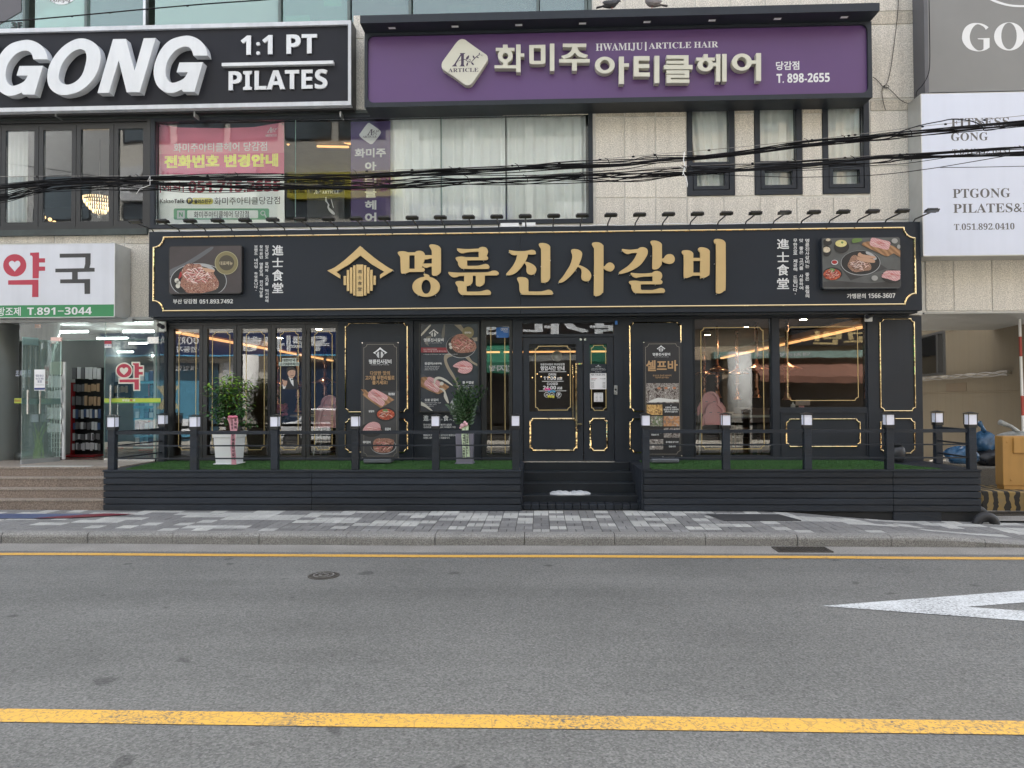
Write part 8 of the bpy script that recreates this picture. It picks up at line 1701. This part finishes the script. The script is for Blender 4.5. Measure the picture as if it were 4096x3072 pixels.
osign('yellow academy sign high across the street', -9.8, -5.3, 9.6, 10.6, lemon, [('세이브', -7.3, -5.6, 9.8, 10.4, red_ink, .03), ('영어', -8.6, -7.5, 9.8, 10.4, black_ink, .03), ('051-807-93', -9.7, -8.7, 9.8, 10.3, black_ink, .02)]); osign('navy art school sign across the street', -5.0, -1.0, 8.4, 9.3, mat('indigo_sign', (.06,.06,.20), .4), [('미술학원', -4.6, -1.4, 8.75, 9.2, W_, .03), ('803-2665', -4.3, -3.0, 8.45, 8.65, W_, .02)])
osign('mint green brand sign across the street', -4.6, .4, 6.4, 7.2, mint, [('이브런', -4.2, -1.2, 6.5, 7.1, W_, .03), ('0.0', -.8, .2, 6.5, 7.1, W_, .03)]); osign('pale dental clinic sign across the street', .6, 4.7, 8.4, 9.3, mat('pale_sign', (.55,.6,.6), .5), [('부 치과', .9, 4.4, 8.5, 9.2, W_, .03)])
osign('black sign with gold brush characters across the street', 9.5, 13.2, 3.7, 4.3, black_plastic, [('고반', 10.2, 12.6, 3.75, 4.25, gold_print, .03)]); osign('mint strip sign with white pennants across the street', 6.6, 14.0, 3.25, 3.5, mat('grey_green_strip', (.2,.3,.26), .6), [('돼지국밥 수육', 8.2, 10.2, 3.3, 3.45, W_, .01)])
def obox(nm, lab, cat, *b, m_=None): return solo(nm, MB().box(*b), m_, lab, cat)
for k, (a, b, m_) in enumerate(((-17,-12.6,teal),(-12.4,-11.5,mat('opp_pale', (.5,.5,.5), .5)),(-10.4,-7.2,mat('opp_blue', (.02,.035,.07), .4)),(-7,-4,room_dark),(-3.9,-1.2,room_dark),(-.9,4.6,room_dark),(5.2,7.0,mat('opp_dim', (.05,.05,.05), .5)),(7.9,13.8,room_dark),(13.9,16.4,mat('opp_mid', (.25,.24,.22), .6)))): obox('opposite_shop_window', '%s shop window from the left across the street' % (['first','second','third','fourth','fifth','sixth','seventh','eighth','ninth'][k]), 'shop window', a, b, OY+.001, OY+.06, .14, 3.2, m_=m_)
def column(x, r_, lab, m_): return solo('street_column', MB().lathe([(r_,.131),(r_,3.44)], (x, OY+r_+.5, 0), 32), m_, lab, 'column', 'round columns across the street', smooth=True)
column(-11.1, .42, 'round pale tiled column under the navy bank fascia across the street', mat('column_white', (.72,.70,.66), .6)); column(7.4, .42, 'round pale column beside the brown awning across the street', mat('column_pale', (.62,.61,.58), .6))
gcl = mat('green_awning_cloth', (.02,.14,.08), .8)
for a_, b_, l_ in ((-3.2,-.75,'green cloth awning across the street, left of the dark doorway'),(1.75,4.5,'green cloth awning across the street, right of the dark doorway')): solo('awning', MB().add([(a_,OY,3.9),(b_,OY,3.9),(b_,OY+1.3,3.1),(a_,OY+1.3,3.1),(a_,OY+1.3,2.7),(b_,OY+1.3,2.7)], [(0,3,2,1),(3,4,5,2)]), gcl, l_, 'awning', 'green awnings across the street')
solo('awning_lettering', wtext(MB(), '감자탕 해장국', -2.9, -1.0, 2.76, 3.0, OY+1.31, flip=True, bold=.02), W_, 'white lettering on the green awning valance', 'lettering')
mb = MB(); P = [(8.0,OY,3.1),(13.6,OY,3.1),(13.6,OY+1.4,2.45),(8.0,OY+1.4,2.55)]; n = 40; V = P + [(8.0+5.6*i/n, OY+1.4, 2.55-.1*i/n) for i in range(n+1)] + [(8.0+5.6*i/n, OY+1.4, 2.33-.1*i/n - .03*abs(sin(i*.8))) for i in range(n+1)]
solo('awning', mb.add(V, [(0,3,2,1)] + [[4+i, 4+i+1, 4+n+2+i, 4+n+1+i] for i in range(n)]), mat('brown_awning_cloth', (.17,.075,.05), .85, var=.15), 'brown scalloped cloth awning across the street', 'awning')
# bank poster with the hourglass
t = thing('bank_poster', 'sky blue bank poster with an hourglass across the street', 'poster', (-14.5, OY+.1, .3)); obj('sheet', MB().box(-15.8, -13.2, OY+.0605, OY+.075, .3, 2.5), mat('poster_sky', (.08,.26,.38), .5), t)
obj('hourglass', MB().add([(-14.9,OY+.08,2.3),(-14.1,OY+.08,2.3),(-14.45,OY+.08,1.85),(-14.1,OY+.08,1.4),(-14.9,OY+.08,1.4),(-14.55,OY+.08,1.85)], [(0,1,2,5),(5,2,3,4)]), mat('sand_print', (.6,.5,.3), .6), t); obj('text_panel', MB().box(-15.75, -13.25, OY+.076, OY+.08, .5, 1.0), paper, t)
obj('poster_lettering', wtext(MB(), '개인형퇴직연금', -15.6, -13.4, 2.9, 3.1, OY+.09, flip=True, bold=.02), W_, t)
# a parked white car on the far side whose body shows in the low reflections
def car(x, lab, body_m):
    t = thing('parked_car', lab, 'car', (x, -13.6, .13)); prof = [(-2.15,.35),(-2.2,.75),(-1.9,.92),(-1.25,.98),(-.75,1.42),(.9,1.45),(1.5,1.02),(2.1,.95),(2.2,.6),(2.12,.33)]
    z = .0; obj('body', MB().prism([(x+a, b+z) for a, b in prof], -14.4, -12.75), body_m, t, bevel=.05); obj('side_window', MB().prism([(x-1.1,.99),(x-.72,1.36),(x+.05,1.38),(x+.05,.99)], -12.742, -12.7495).prism([(x+.12,.99),(x+.12,1.38),(x+.85,1.38),(x+1.3,1.0)], -12.742, -12.7495), og, t)
    for dx in (-1.35, 1.35):
        for y in (-12.77, -14.38): w_ = obj('wheel', MB().lathe([(.31,-.1),(.31,.1)], (x+dx, y, .33), 20, 'y'), rubber, t); obj('rim', MB().lathe([(.2,.101 if y > -13 else -.101),(.19,.104 if y > -13 else -.104)], (x+dx, y, .33), 16, 'y'), stainless, w_)
car(-7.2, 'white saloon car parked across the street before the bank', mat('car_white', (.70,.70,.70), .25, coat=.6)); car(1.2, 'dark saloon car parked across the street before the green awning', mat('car_dark', (.03,.03,.035), .25, coat=.6))
solo('traffic_cone', MB().lathe([(.16,.131),(.16,.16),(.10,.161),(.03,.72)], (-2.6,-13,0), 16), mat('cone_orange', (.55,.12,.02), .6), 'orange traffic cone across the street', 'cone')
osign('long dark fascia with big pale characters over the green awning across the street', -5.1, 4.7, 4.05, 5.1, black_plastic, [('국가대표', -3.2, 3.6, 4.15, 4.75, W_, .04)])
osign('plain dark board added to darken the window reflections, over the brown awning across the street', 5.0, 16.4, 4.35, 6.2, room_dark, [])  # added board, keeps the reflections in the right hand shop windows dark
t = thing('rear_house', 'plain grey brown house closing the far end of the side passage', 'building', (11, 16, 0)); obj('wall', MB().box(6.5, 22, 15, 20, 0, 9), beige, t); obj('window', MB().box(8, 9.4, 14.95, 15.02, 3.2, 4.6), frame_black, t)
solo('wing_column', MB().box(12.6, 12.99, .35, .75, 0, at(3900, 1247, 0)[1]-.03), granite_b, 'square granite column carrying the building wing beyond the passage', 'column')
